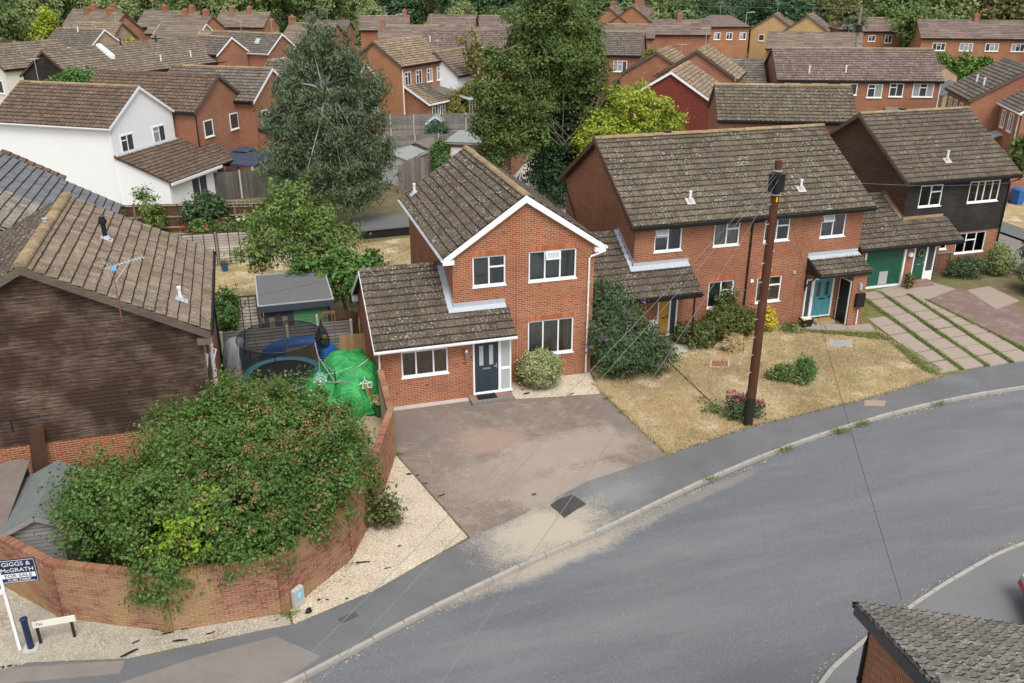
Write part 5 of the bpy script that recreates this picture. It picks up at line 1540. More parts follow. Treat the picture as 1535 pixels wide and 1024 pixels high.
# green ribbed garage door in two leaves with a grey patch, white frame
gd = MB(); y = -1.2
for i in range(22):
    x0 = gx0 + .68 + i * .0995; gd.hexa([(x0, y, .07), (x0 + .09, y, .07), (x0 + .09, y + .02, .07), (x0, y + .02, .07), (x0, y, 1.93), (x0 + .09, y, 1.93), (x0 + .09, y + .02, 1.93), (x0, y + .02, 1.93)])
gd.box((gx0 + .66, y + .02, .06), (gx0 + 2.88, y + .035, 1.94))
gdo = gd.build('garage_door', M['door_g'], bh)
mb = MB(); mb.box((gx0 + 1.62, y - .015, .12), (gx0 + 2.12, y - .003, .80)); mb.build('repair_sheet', M['galv'], gdo)
mb = MB(); t = .09
mb.box((gx0 + .56, -1.29, .0), (gx0 + .66, -1.19, 2.02)); mb.box((gx0 + 2.88, -1.29, .0), (gx0 + 2.98, -1.19, 2.02)); mb.box((gx0 + .66, -1.29, 1.94), (gx0 + 2.88, -1.19, 2.02)); mb.box((gx0 + .6, -1.33, -.0), (gx0 + 2.95, -1.2, .07))
mb.build('door_frame', M['upvc'], bh)
frame_box(bh, gx0 + 3.45, gx0 + 4.75, -1.29, .08, 2.06, [((gx0 + 4.18, -1.29, .12), (gx0 + 4.28, -1.21, 2.0)), ((gx0 + 4.28, -1.28, .12), (gx0 + 4.7, -1.22, .6))])
panel_door(bh, (0, -1.25, 0), X_, Y_, gx0 + 3.51, .12, .67, 1.88, 'door_g', glass=((.3, .5, .7, .92),), panels=((.2, .06, .8, .42),), inset=-.0, gmat='fglass')
mb = MB(); mb.box((gx0 + 4.29, -1.25, .62), (gx0 + 4.68, -1.245, 2.0)); mb.build('side_light', M['fglass'], bh)
for i in range(2):
    mb = MB(); mb.box((gx0 + 3.2, -1.3 - .28 * (2 - i), .0), (gx0 + 4.5, -1.3 - .28 * (1 - i) - .003, .1 + .1 * i)); mb.build('entrance_step', M['stepb'], bh)
mb = MB(); mb.lathe([(.05, 1.5), (.13, 1.52), (.13, 1.66), (.05, 1.7)], 12, (gx0 + 3.2, -1.33)); mb.build('hose_reel', M['white'], bh)
# wreath on the front door, trellis frame by the wall
wr = MB(); ring = [(BX + gx0 + 3.84 + .17 * math.cos(t), BY - 1.33, 1.62 + .17 * math.sin(t)) for t in np.linspace(0, 6.283, 13)]
wr.tube(ring, .04, 6, cap=False); tag(wr.build('wreath', M['lf_och']), 'small round wreath hanging on the dark green front door', 'wreath')
trl = thing('trellis', 'small brown trellis frame against the brick under the clad wall', 'trellis', (27.3, 6.42, 0))
mb = MB()
for x in (0, .95): mb.box((x, -.05, 0), (x + .05, 0, 1.0))
mb.box((-.02, -.05, 1.0), (1.02, 0, 1.06)); mb.build('frame', M['post_w'], trl)
mb = MB()
for i in range(5): mb.beam((.05 + i * .18, -.03, .1), (.25 + i * .18, -.03, .98), .02, .02)
mb.build('slat', M['post_w'], trl)

# ------------------------------------------------------------------ left: weatherboarded house in front, grey-slated neighbour behind
LHX, LHY = -17.38, -4.0
lh = thing('weatherboarded_house', 'house with a big dark brown boarded gable and bleached tile roof', 'house', (LHX, LHY, 0))
LW, LD = 8.76, 7.9
LR, LE = 7.52, 5.06
lsl = (LR - LE) / (LW / 2 + .29); lt = LE + .29 * lsl - .1
gtop = [(0, lt), (LW / 2, LR - .12), (LW, lt)]
mb = MB()
wall(mb, (0, 0, 0), X_, Y_, [(0, 2.12), (LW, 2.12)])
wall(mb, (LW, 0, 0), Y_, -X_, [(0, lt), (LD, lt)], [(.35, 3.72, 1.35, 4.86)]); wall(mb, (0, 0, 0), Y_, X_, [(0, lt), (LD, lt)]); wall(mb, (0, LD, 0), X_, -Y_, gtop)
mb.build('wall', M['brick'], lh)
mb = MB(); wall(mb, (0, .0, 2.12), X_, Y_, gtop); mb.build('upper_wall', M['dark'], lh)
z = 2.04
while z < LR - .25:
    zz = z + .122
    x0 = 0 if zz < lt else (zz - lt) / lsl
    a, b = x0, LW - x0
    if b - a < .3: break
    n = 2 if b - a > 5 else (1 if b - a > 2.5 else 0)
    cut = sorted([a, b] + [a + (b - a) * random.uniform(.2, .8) for _ in range(n)])
    for c, d in zip(cut, cut[1:]):
        if d - c < .15: continue
        plank(lh, (c + .002, 0), (d - .002, 0), z + random.uniform(-.003, .003), zz + .012, (0, -1), 'clad_l', th=.026)
    z += .122
z = 2.04
while z < lt:
    zz = min(z + .122, lt)
    segs = [(0, 1.7)]
    if zz > 3.68 and z < 4.9: segs = [(0, .31), (1.39, 1.7)]
    for a, b in segs: plank(lh, (LW, a), (LW, b), z, zz + .01, (1, 0), 'clad_l', th=.024)
    z += .122
mb = MB(); mb.box((LW, -.028, 2.0), (LW + .03, .0, lt)); mb.box((LW + .002, 1.7, 2.0), (LW + .03, 1.8, lt)); mb.build('corner_trim', M['bargewood'], lh)
window(lh, (LW + .0, 0, 0), Y_, -X_, .35, 3.72, 1.0, 1.14, [(.5, .62), (.5, None)], curtains=[(.05, .4, 'curtain')])
sL = (LW / 2 + .29, LR - LE); LL = math.hypot(*sL)
l_e = Slope((LW + .29, -.25, LE), (0, 1, 0), (-sL[0], 0, sL[1]), LD + .45, LL, None, 'tile_l')
l_w = Slope((-.29, LD + .2, LE), (0, -1, 0), (sL[0], 0, sL[1]), LD + .45, LL, None, 'tile')
mb = MB()
for s_ in (l_e, l_w): s_.deck(mb)
roof = mb.build('roof', M['tile_l'], lh)
lay_tiles(lh, roof, [l_e, l_w])
ridge_tiles(roof, (LW / 2, -.25, LR + .03), (LW / 2, LD + .2, LR + .03), M['ridge_o'], r=.16)
E_ = lambda u, v: l_e.O + l_e.U * u + l_e.V * v
vent_pipe(roof, E_(1.75, .95), l_e.N, 'white', .42)
fl = vent_pipe(roof, E_(5.0, 3.55), l_e.N, 'black', .75, name='flue', r=.075)
mb = MB(); p = E_(5.0, 3.55); mb.tube([p + Z_ * .55, p + Z_ * .6, p + Z_ * .72, p + Z_ * .76], [.08, .13, .13, .06], 10); mb.build('flue_cowl', M['black'], fl)
mb = MB(); mb.lathe([(.07, LR + .1), (.07, LR + .2), (.09, LR + .24), (.05, LR + .26)], 10, (LW / 2 - .02, 4.1)); mb.build('ridge_terminal', M['galv'], roof)
for y in (-.28, LD + .2):
    mb = MB()
    for (xa, xb) in ((-.29, LW / 2), (LW + .29, LW / 2)):
        mb.hexa([(xa, y, LE - .21), (xb, y, LR - .19), (xb, y + .03, LR - .19), (xa, y + .03, LE - .21), (xa, y, LE + .03), (xb, y, LR + .05), (xb, y + .03, LR + .05), (xa, y + .03, LE + .03)])
    mb.build('bargeboard', M['bargewood'], lh)
mb = MB()
for (xa, xb) in ((-.29, LW / 2), (LW + .29, LW / 2)):
    mb.hexa([(xa, -.25, LE - .17), (xb, -.25, LR - .17), (xb, -.03, LR - .17), (xa, -.03, LE - .17), (xa, -.25, LE - .15), (xb, -.25, LR - .15), (xb, -.03, LR - .15), (xa, -.03, LE - .15)])
mb.box((LW - .12, -.27, LE - .36), (LW + .27, -.03, LE - .17))
mb.build('soffit', M['bargewood'], lh)
mb = MB(); mb.box((LW + .24, -.25, LE - .17), (LW + .27, LD + .2, LE - .03)); mb.box((LW + .03, -.22, LE - .17), (LW + .24, LD + .2, LE - .155)); mb.build('fascia', M['bargewood'], lh)
gutter(lh, (LW + .33, -.25, LE - .02), (LW + .33, LD + .2, LE - .02), 'black')
pipe(lh, [(LW + .09, 2.3, lt - .6), (LW + .09, 2.3, .1)], 'upvc', .05, 'soil_pipe')
pipe(lh, [(LW + .07, 1.95, 3.5), (LW + .07, 1.95, .1)], 'upvc', .03)
pipe(lh, [(LW + .02, 3.1, 3.2), (LW + .18, 3.0, 3.15), (LW + .1, 2.35, 3.05)], 'upvc', .03, 'waste_pipe')
pipe(lh, [(LW + .33, 7.4, LE - .1), (LW + .08, 7.4, LE - .4), (LW + .08, 7.4, .1)], 'black', .04)
window(lh, (LW + .0, 0, 0), Y_, -X_, 4.6, 3.72, .8, 1.14, [(1, None)], inset=-.02, name='small_window') if False else None
pipe(lh, [(3.2, -.035, 2.9), (3.2, -.035, 2.55), (3.2, -.05, 2.5)], 'black', .02, 'cable_conduit')
pipe(lh, [(3.2, -.035, 2.9), (4.0, -.035, 2.92)], 'black', .02, 'cable_conduit')
# TV aerial on the barge: mast, boom, elements
ae = thing('television_aerial', 'spindly grey television aerial clamped to the boarded gable', 'aerial', (LHX + 6.72, LHY - .32, 5.95))
mb = MB(); mb.tube([(0, 0, -.25), (0, 0, 1.45)], .016, 6); mb.build('mast', M['rust'], ae)
mb = MB()
bv = np.array([.86, .5, .06]); bv /= np.linalg.norm(bv); sv = np.array([-.5, .86, 0])
c0 = np.array([0, 0, 1.42]); mb.tube([c0 - bv * .25, c0 + bv * .95], .011, 5)
for i in range(11):
    p = c0 + bv * (-.1 + i * .1); mb.tube([p - sv * .11, p + sv * .11], .006, 4); mb.tube([p - Z_ * .05 - sv * .05, p + Z_ * .05 + sv * .05], .005, 4)
for s_ in (-1, 1):
    q = c0 - bv * .18 + Z_ * .14 * s_; mb.tube([q - sv * .2, q + sv * .2], .008, 4); mb.tube([q - sv * .2 + Z_ * .06 * s_, q + sv * .2 + Z_ * .06 * s_], .008, 4)
mb.tube([(0, 0, .95), tuple(c0 + bv * .5)], .007, 4)
mb.build('boom', M['galv'], ae)
mb = MB(); mb.box((-.03, -.03, 1.3), (.1, .04, 1.4)); mb.build('junction_box', M['bluesign'], ae)

nb = thing('slate_roofed_house', 'house behind with half its roof in smooth new grey slates', 'house', (-17.1, 4.15, 0))
mb = MB(); wall(mb, (4.35, 0, 0), Y_, -X_, [(0, 4.9), (8.7, 4.9)]); wall(mb, (-4.4, 8.7, 0), X_, -Y_, [(0, 4.9), (4.4, 7.45), (8.75, 4.9)]); wall(mb, (-4.4, 0, 0), Y_, X_, [(0, 4.9), (8.7, 4.9)]); wall(mb, (-4.4, 0, 0), X_, Y_, [(0, 4.9), (4.4, 7.45), (8.75, 4.9)])
mb.build('wall', M['brick'], nb)
sN = (4.66, 2.74); LN_ = math.hypot(*sN)
n_o = Slope((4.66, .0, 4.84), (0, 1, 0), (-sN[0], 0, sN[1]), 4.25, LN_, None, 'tile_n')
n_s = Slope((4.66, 4.25, 4.86), (0, 1, 0), (-sN[0], 0, sN[1]), 4.75, LN_, None, 'slate', 0, w=.42, g=.335)
n_w = Slope((-4.66, 9.0, 4.84), (0, -1, 0), (sN[0], 0, sN[1]), 9.0, LN_, None, 'tile_n')
n_r = Slope((2.35, 9.02, 6.0), (0, 1, 0), (-sN[0] * .5, 0, sN[1] * .5), 1.35, LN_ * .5, None, 'tile_w')
mb = MB()
for s_ in (n_o, n_s, n_w, n_r): s_.deck(mb)
roof = mb.build('roof', M['tile_n'], nb)
lay_tiles(nb, roof, [n_s, n_o, n_w, n_r], 260)
ridge_tiles(roof, (0, 0, 7.62), (0, 9.0, 7.62), M['tile_n'])
gutter(nb, (4.72, 0, 4.82), (4.72, 9.0, 4.82), 'black')

# ------------------------------------------------------------------ near roof, lower right corner
nh = thing('brick_house', 'brick house in the near corner showing only its mossy roof edge', 'house', (2.55, -20.06, 0), R(-29))
mb = MB()
NP = [(-4.75 + 0, 5.0 + .54 * 4.4), ]
wall(mb, (.22, -.32, 0), -Y_, X_, [(0, 5.05), (4.2, 7.3), (8.4, 5.05)]); wall(mb, (.22, -.32, 0), X_, -Y_, [(0, 5.0), (8.6, 5.0)]); wall(mb, (8.82, -.32, 0), -Y_, -X_, [(0, 5.05), (4.2, 7.3), (8.4, 5.05)]); wall(mb, (.22, -8.72, 0), X_, Y_, [(0, 5.0), (8.6, 5.0)])
mb.build('wall', M['brick'], nh)
h_n = Slope((9.05, 0, 5.0), (-1, 0, 0), (0, -4.52, 2.44), 9.05, math.hypot(4.52, 2.44), None, 'tile_n', 2, w=.33)
h_s = Slope((0, -9.04, 5.0), (1, 0, 0), (0, 4.52, 2.44), 9.05, math.hypot(4.52, 2.44), None, 'tile_n', 2, w=.33)
mb = MB(); h_n.deck(mb); h_s.deck(mb)
roof = mb.build('roof', M['tile_n'], nh)
lay_tiles(nh, roof, [h_n, h_s], 300, focus=(2.2, -.8, 5.4))
ridge_tiles(roof, (0, -4.52, 7.47), (9.05, -4.52, 7.47), M['tile_n'])
mb = MB()
for ya, yb in ((.0, -4.52), (-9.04, -4.52)):
    mb.hexa([(-.03, ya, 4.80), (-.03, yb, 7.24), (.0, yb, 7.24), (.0, ya, 4.80), (-.03, ya, 5.0), (-.03, yb, 7.44), (.0, yb, 7.44), (.0, ya, 5.0)])
mb.hexa([(.0, -.02, 4.84), (.0, -4.52, 7.26), (.2, -4.52, 7.26), (.2, -.02, 4.84), (.0, -.02, 4.86), (.0, -4.52, 7.28), (.2, -4.52, 7.28), (.2, -.02, 4.86)])
mb.build('bargeboard', M['black'], nh)
mb = MB()   # mossy mortar bedding along the verge
for i in range(34):
    v = i / 34; w_ = random.uniform(.035, .07)
    mb.obox((.045 + random.uniform(-.01, .01), -4.5 * v - .06, 5.045 + 2.43 * v), (w_, 0, 0), (0, -.066, .036), (0, .008, .026))
mb.build('verge_mortar', M['tile_n'], roof)
gutter(nh, (-.05, .07, 4.97), (9.1, .07, 4.97), 'black')
pipe(nh, [(.35, .07, 4.92), (.33, .05, 4.8), (.25, -.2, 4.6), (.18, -.36, 4.5), (.17, -.42, 3.0), (.17, -.42, .1)], 'black', .035)

# ------------------------------------------------------------------ fences
def fence(name, label, pts, h, mat, style, postmat='conc', pitch=1.83, z=0.0, group=None, rails=False, gravel_board=False, bw_=.1):
    """post-and-panel fence; each panel is a part made of separate boards, each post a part"""
    root = thing(name, label, 'fence', (pts[0][0], pts[0][1], z), 0, group)
    o = np.array([pts[0][0], pts[0][1]])
    for a, b in zip(pts, pts[1:]):
        a, b = np.array(a, float) - o, np.array(b, float) - o
        d = b - a; L = np.linalg.norm(d); d /= L; n = max(1, round(L / pitch)); st = L / n; nr = np.array([d[1], -d[0]])
        P = lambda s, off=0: (a + d * s + nr * off)
        for i in range(n + 1):
            p = P(i * st); mb = MB(); mb.obox((p[0], p[1], h / 2 + .03), (d[0] * .05, d[1] * .05, 0), (nr[0] * .05, nr[1] * .05, 0), (0, 0, h / 2 + .03)); mb.build('post', M[postmat], root)
        for i in range(n):
            s0, s1 = i * st + .055, (i + 1) * st - .055
            zz = .02
            if gravel_board:
                mb = MB(); c = P((s0 + s1) / 2); mb.obox((c[0], c[1], .13), (d[0] * (s1 - s0) / 2, d[1] * (s1 - s0) / 2, 0), (nr[0] * .025, nr[1] * .025, 0), (0, 0, .12)); mb.build('gravel_board', M['conc'], root); zz = .26
            mb = MB(); top = h - random.uniform(0, .03)
            if style == 'lap':       # waney horizontal laps with battens
                k = int((top - zz) / .14); c = P((s0 + s1) / 2)
                for j in range(k):
                    z0 = zz + (top - zz) * j / k; t_ = random.uniform(-.012, .012)
                    A, B = P(s0, .05), P(s1, .05); A2, B2 = P(s0, .006), P(s1, .006)
                    z1 = z0 + (top - zz) / k + .015
                    mb.hexa([(*A, z0 + t_), (*B, z0 - t_), (*B2, z0 - t_), (*A2, z0 + t_), (*P(s0, .008), z1), (*P(s1, .008), z1), (*P(s1, -.004), z1), (*P(s0, -.004), z1)])
                mb.cur = 1
                for q in (.0, .25, .5, .75, 1.0):
                    c = P(s0 + (s1 - s0 - .04) * q + .02, .055); mb.obox((c[0], c[1], (zz + top) / 2), (d[0] * .018, d[1] * .018, 0), (nr[0] * .01, nr[1] * .01, 0), (0, 0, (top - zz) / 2))
                c = P((s0 + s1) / 2, .01); mb.obox((c[0], c[1], top + .015), (d[0] * (s1 - s0) / 2, d[1] * (s1 - s0) / 2, 0), (nr[0] * .035, nr[1] * .035, 0), (0, 0, .012))
            else:                    # upright featheredge boards
                k = max(3, int((s1 - s0) / bw_)); w = (s1 - s0) / k
                for j in range(k):
                    u0, u1 = s0 + j * w, s0 + (j + 1) * w + .012
                    tt = top + random.uniform(-.012, .012); t_ = .004 if j % 2 else .0
                    mb.hexa([(*P(u0, .022 + t_), zz), (*P(u1, .012 + t_), zz), (*P(u1, .004), zz), (*P(u0, .004), zz), (*P(u0, .022 + t_), tt), (*P(u1, .012 + t_), tt), (*P(u1, .004), tt), (*P(u0, .004), tt)])
            mb.build('panel', [M[mat], M['fence_b' if mat == 'fence_p' else mat]], root)
            if rails:
                for zr_ in (.3, .95, h - .1):
                    mb = MB(); c = P((s0 + s1) / 2, .05); mb.obox((c[0], c[1], zr_), (d[0] * (s1 - s0) / 2, d[1] * (s1 - s0) / 2, 0), (nr[0] * .025, nr[1] * .025, 0), (0, 0, .04)); mb.build('rail', M['rail'], root)
    return root
fence('garden_fence', 'tall grey upright-board fence with concrete posts beside the white house', [(-13.2, 33.15), (-4.4, 32.9), (-1.2, 32.6)], 1.9, 'fence_v', 'up', 'conc', 2.6)
fence('garden_fence', 'dark brown fence with pale rails behind the rose border', [(-15.6, 26.6), (-13.5, 26.1), (-4.9, 24.5), (-2.5, 24.0)], 1.75, 'fence_b', 'up', 'post_w', 2.75, rails=True)
fence('garden_fence', 'pinkish grey lap fence between the rose border and dry lawn', [(-13.5, 18.9), (-8.8, 18.55), (-4.0, 18.25)], 1.75, 'fence_p', 'lap', 'post_w', 1.95)
fence('garden_fence', 'pinkish grey lap fence beside the black and green shed', [(-9.9, 8.75), (-6.95, 8.5)], 1.55, 'fence_p', 'lap', 'post_w', 1.5)
fence('garden_fence', 'grey lap fence with concrete post behind the trampoline', [(-8.5, 4.72), (-3.35, 4.62)], 1.45, 'fence_g', 'lap', 'conc', 2.55)
fence('garden_fence', 'silvery upright-board fence beside the grey metal shed', [(3.3, 31.2), (6.5, 36.3)], 2.0, 'fence_gv', 'up', 'post_w', 2.0)
fence('garden_fence', 'grey lap fence with pale posts at the end of the far gardens', [(2.0, 52.9), (8.3, 52.2), (17.8, 50.8)], 2.0, 'fence_g', 'lap', 'conc', 2.4)
fence('garden_fence', 'low grey lap fence behind the small felt-roofed shed', [(2.0, 45.3), (7.0, 44.8), (11.0, 44.6)], 1.5, 'fence_g', 'lap', 'conc', 2.6)
fence('garden_fence', 'black stained fence behind the navy gazebo', [(-9.0, 40.6), (-1.5, 39.0)], 1.9, 'fence_k', 'up', 'post_w', 2.2)
fence('garden_fence', 'orange board fence by the far bungalow', [(69.6, 108.6), (76.6, 106.9)], 1.8, 'fence_or', 'up', 'post_w', 2.4)
fence('garden_fence', 'dark weathered fence closing the far end of the parched back garden', [(5.3, 9.1), (5.4, 20.3)], 1.7, 'fence_k', 'up', 'post_w', 1.9)
# low picket fence on the lawn by the satellite dish
pk = thing('picket_fence', 'short brown picket fence on the dry lawn by the shed', 'fence', (-8.6, 9.6, 0))
for i in range(11):
    mb = MB(); x = i * .17; mb.hexa([(x, 0, .05), (x + .09, 0, .05), (x + .09, .02, .05), (x, .02, .05), (x + .02, 0, .72), (x + .07, 0, .72), (x + .07, .02, .72), (x + .02, .02, .72)]); mb.build('picket', M['fence_b'], pk)
for z in (.2, .55):
    mb = MB(); mb.box((0, .022, z), (1.8, .05, z + .06)); mb.build('rail', M['fence_b'], pk)
# small trellis on top of the brown fence
tl = thing('trellis', 'small pale square trellis fixed along the top of the brown fence', 'trellis', (-8.35, 25.05, 1.45), -.18)
for z in (0, .19, .38):
    mb = MB(); mb.box((0, 0, z), (1.5, .02, z + .035)); mb.build('slat', M['rail'], tl)
for i in range(7):
    mb = MB(); mb.box((i * .245, -.015, 0), (i * .245 + .035, 0, .41)); mb.build('slat', M['rail'], tl)
gt = thing('garden_gate', 'dark brown boarded gate beside the garage wall', 'gate', (-4.05, 5.0, 0))
for i in range(9):
    mb = MB(); x = i * .118; mb.box((x, 0, .05), (x + .11, .022, 1.62 + .14 * math.sin(math.pi * (i + .5) / 9))); mb.build('board', M['fence_b'], gt)
mb = MB(); mb.box((0, -.03, .3), (1.06, -.002, .4)); mb.box((0, -.03, 1.4), (1.06, -.002, 1.5)); mb.beam((.05, -.016, .42), (1.0, -.016, 1.38), .026, .09, (0, 1, 0)); mb.build('brace', M['fence_b'], gt)

# ------------------------------------------------------------------ garden room: green boards, dark trim, grey felt
sh = thing('garden_shed', 'green boarded garden shed with dark trim and flat grey felt roof', 'shed', (-6.95, 5.0, 0))
mb = MB(); mb.box((.18, .15, .05), (2.82, 3.5, 2.22)); mb.build('wall', M['shed_k'], sh)
for i in range(15):
    mb = MB(); z = .1 + i * .14; mb.hexa([(1.35, .122, z), (2.74, .122, z), (2.74, .149, z), (1.35, .149, z), (1.35, .138, z + .132), (2.74, .138, z + .132), (2.74, .149, z + .132), (1.35, .149, z + .132)]); mb.build('board', M['shed_g'], sh)
mb = MB(); mb.box((2.74, .10, .05), (2.86, .16, 2.2)); mb.box((1.26, .10, .05), (1.35, .16, 2.2)); mb.build('corner_trim', M['shed_k'], sh)
dr = MB()
for x in (.22, .74):
    dr.box((x, .105, .1), (x + .10, .148, 2.05)); dr.box((x + .40, .105, .1), (x + .5, .148, 2.05)); dr.box((x + .1, .105, 1.93), (x + .4, .148, 2.05)); dr.box((x + .1, .105, .1), (x + .4, .148, .9))
dro = dr.build('door', M['shed_k'], sh)
for x in (.32, .84):
    mb = MB(); mb.box((x, .13, .9), (x + .3, .14, 1.93)); mb.build('pane', M['fglass'], dro)
    mb = MB(); mb.box((x + .04, .12, .95), (x + .26, .128, 1.75)); mb.build('blind', M['curtain_b'], dro)
mb = MB(); mb.hexa([(0, -.05, 2.28), (2.98, -.05, 2.28), (2.98, 3.62, 2.36), (0, 3.62, 2.36), (0, -.05, 2.34), (2.98, -.05, 2.34), (2.98, 3.62, 2.42), (0, 3.62, 2.42)]); rf = mb.build('roof', M['felt'], sh)
mb = MB(); mb.box((-.02, -.09, 2.06), (3.0, -.055, 2.33)); mb.box((-.02, -.055, 2.1), (.0, 3.62, 2.34)); mb.box((2.98, -.055, 2.1), (3.0, 3.62, 2.34)); mb.build('fascia', M['shed_k'], sh)
mb = MB(); mb.box((-.03, -.1, 2.335), (3.01, -.03, 2.375)); mb.hexa([(-.03, -.03, 2.34), (.03, -.03, 2.34), (.03, 3.66, 2.42), (-.03, 3.66, 2.42), (-.03, -.03, 2.375), (.03, -.03, 2.375), (.03, 3.66, 2.455), (-.03, 3.66, 2.455)])
mb.hexa([(2.95, -.03, 2.34), (3.01, -.03, 2.34), (3.01, 3.66, 2.42), (2.95, 3.66, 2.42), (2.95, -.03, 2.375), (3.01, -.03, 2.375), (3.01, 3.66, 2.455), (2.95, 3.66, 2.455)]); mb.box((.03, 3.6, 2.41), (2.95, 3.66, 2.455))
mb.build('edge_trim', M['galv'], rf)
mb = MB(); mb.hexa([(.02, 1.2, 2.362), (2.96, 2.15, 2.384), (2.96, 2.17, 2.386), (.02, 1.22, 2.364), (.02, 1.2, 2.372), (2.96, 2.15, 2.394), (2.96, 2.17, 2.396), (.02, 1.22, 2.374)]); mb.build('felt_seam', M['patch'], rf)

# ------------------------------------------------------------------ trampoline with net
tp = thing('trampoline', 'round trampoline with black safety net and green edge pad', 'trampoline', (-6.3, 1.75, 0))
RT = 1.55; n = 32
ring = lambda r, z, k=n: [(r * math.cos(6.2832 * i / k), r * math.sin(6.2832 * i / k), z) for i in range(k + 1)]
mb = MB(); mb.tube(ring(RT, .72), .03, 6, cap=False); mb.build('frame_ring', M['galv'], tp)
mb = MB(); mb.face([p for p in ring(RT - .3, .70)[:-1]]); mb.build('mat', M['black'], tp)
mb = MB()
for a, b, c, d in zip(ring(RT - .32, .735), ring(RT - .32, .735)[1:], ring(RT + .04, .745)[1:], ring(RT + .04, .745)): mb.face([a, b, c, d])
mb.build('edge_pad', M['teal' if False else 'door_t'], tp)
mb = MB()
for (r0, z0), (r1, z1) in (((RT - .05, .75), (RT - .07, 1.4)), ((RT - .07, 1.4), (RT + .0, 2.25))):
    A, B = ring(r0, z0), ring(r1, z1)
    for i in range(n): mb.face([A[i], A[i + 1], B[i + 1], B[i]])
mb.build('net', M['net'], tp, smooth=True)
mb = MB(); mb.tube(ring(RT + .01, 2.26), .022, 6, cap=False); mb.build('top_ring', M['black'], tp)
for i in range(6):
    t = 6.2832 * (i + .35) / 6; c_, s_ = math.cos(t), math.sin(t)
    mb = MB(); mb.tube([(c_ * (RT + .12), s_ * (RT + .12), 0), (c_ * (RT + .13), s_ * (RT + .13), 1.6), (c_ * (RT + .02), s_ * (RT + .02), 2.28)], .022, 6); mb.build('pole', M['galv' if i % 2 else 'black'], tp)
    mb = MB(); mb.tube([(c_ * RT, s_ * RT, .0), (c_ * RT, s_ * RT, .72)], .025, 6); mb.build('leg', M['galv'], tp)

# ------------------------------------------------------------------ sheets and covers
def lump(name, label, cat, c, r, h, mat, seed, noise=.12, n=72, m=30, group=None, smooth=True):
    """draped cover: a squashed dome with sharp folds that reach the ground"""
    rr = np.random.default_rng(seed)
    t, a = np.meshgrid(np.linspace(0, 1, m + 1), np.arange(n) * 2 * math.pi / n, indexing='ij')
    rad = np.clip(np.sin(t * 1.5708), 0, 1) ** .6; z = h * np.clip(np.cos(t * 1.5708), 0, 1) ** .85
    P = np.stack([rad * r[0] * np.cos(a), rad * r[1] * np.sin(a), z], 2)
    N = np.stack([np.cos(a) * rad, np.sin(a) * rad, .4 + 0 * a], 2)
    f = 0
    for k in range(7):
        d = rr.normal(0, 1, 3) * (1.1 + .75 * k) * (1, 1, .7); f = f + (np.abs(np.sin(P @ d + rr.uniform(0, 6))) - .55) / (1 + .55 * k)
    pl = np.abs(np.sin(a * 5 + rr.uniform(0, 6) + t * 1.5)) - .5
    P = P + N * (noise * h * (.42 * f + .35 * pl * t))[..., None]; P[..., 2] = np.maximum(.012, P[..., 2])
    F = [(j * n + i, (j + 1) * n + i, (j + 1) * n + (i + 1) % n, j * n + (i + 1) % n) for j in range(m) for i in range(n)]
    o = link(name, np_mesh(name, P.reshape(-1, 3), np.array(F), M[mat], smooth)); o.location = c
    return tag(o, label, cat, group)
lump('tarpaulin', 'bright green tarpaulin draped over a heap beside the garage wall', 'tarpaulin', (-3.85, .6, 0), (.95, 1.85, 0), 1.55, 'tarp', 5, .46, 40, 15, smooth=False)
lump('tarpaulin', 'smaller bright green tarpaulin heap by the rotary dryer', 'tarpaulin', (-4.75, .35, 0), (.85, 1.5, 0), 1.0, 'tarp', 9, .5, 36, 13, smooth=False)
lump('sheet', 'turquoise plastic sheet bunched beside the green tarpaulin', 'sheet', (-5.0, .95, 0), (.28, .8, 0), 1.02, 'teal', 12, .2)
lump('cover', 'grey cover wrapped round garden furniture by the trampoline', 'cover', (-7.95, 3.2, 0), (.55, .75, 0), 1.75, 'greytarp', 21, .08)
lump('pool_cover', 'big blue sheet slumped against the fence behind the trampoline', 'sheet', (-5.6, 3.85, 0), (1.6, .45, 0), 1.25, 'blue', 31, .07)
mb = MB(); mb.hexa([(-6.1, 3.28, .3), (-4.9, 3.28, .34), (-4.9, 3.32, .34), (-6.1, 3.32, .3), (-6.1, 3.42, 1.0), (-4.92, 3.42, 1.05), (-4.92, 3.45, 1.05), (-6.1, 3.45, 1.0)])
tag(mb.build('cardboard_sheet', M['cardboard']), 'tan cardboard sheet seen through the trampoline net', 'cardboard')
# pallets
pl = thing('pallet', 'raw timber pallet standing on edge behind the green tarpaulin', 'pallet', (-3.95, 3.55, 0), -.05)
for i in range(8):
    mb = MB(); mb.box((i * .13, 0, .02), (i * .13 + .115, .02, 1.28 + random.uniform(-.02, .02))); mb.build('slat', M['wood'], pl)
for z in (.2, .65, 1.1):
    mb = MB(); mb.box((0, .022, z), (1.03, .1, z + .09)); mb.build('bearer', M['wood'], pl)
pl2 = thing('pallet', 'narrow timber pallet leaning by the white downpipe of the garage', 'pallet', (-3.3, -1.15, 0), 1.2)
for i in range(6):
    mb = MB(); z = .1 + i * .17; mb.hexa([(0, z * .2, z), (.75, z * .2, z), (.75, z * .2 + .02, z), (0, z * .2 + .02, z), (0, z * .2 + .02, z + .1), (.75, z * .2 + .02, z + .1), (.75, z * .2 + .04, z + .1), (0, z * .2 + .04, z + .1)]); mb.build('slat', M['wood'], pl2)
for x in (0, .68):
    mb = MB(); mb.beam((x + .035, .03, .02), (x + .035, .3, 1.2), .06, .05); mb.build('bearer', M['wood'], pl2)
mb = MB(); mb.box((0, 0, 0), (.55, .09, .62)); mb.cur = 0
rb = thing('timber_frame', 'rust red painted frame standing by the shed corner', 'frame', (-4.5, 4.86, .9))
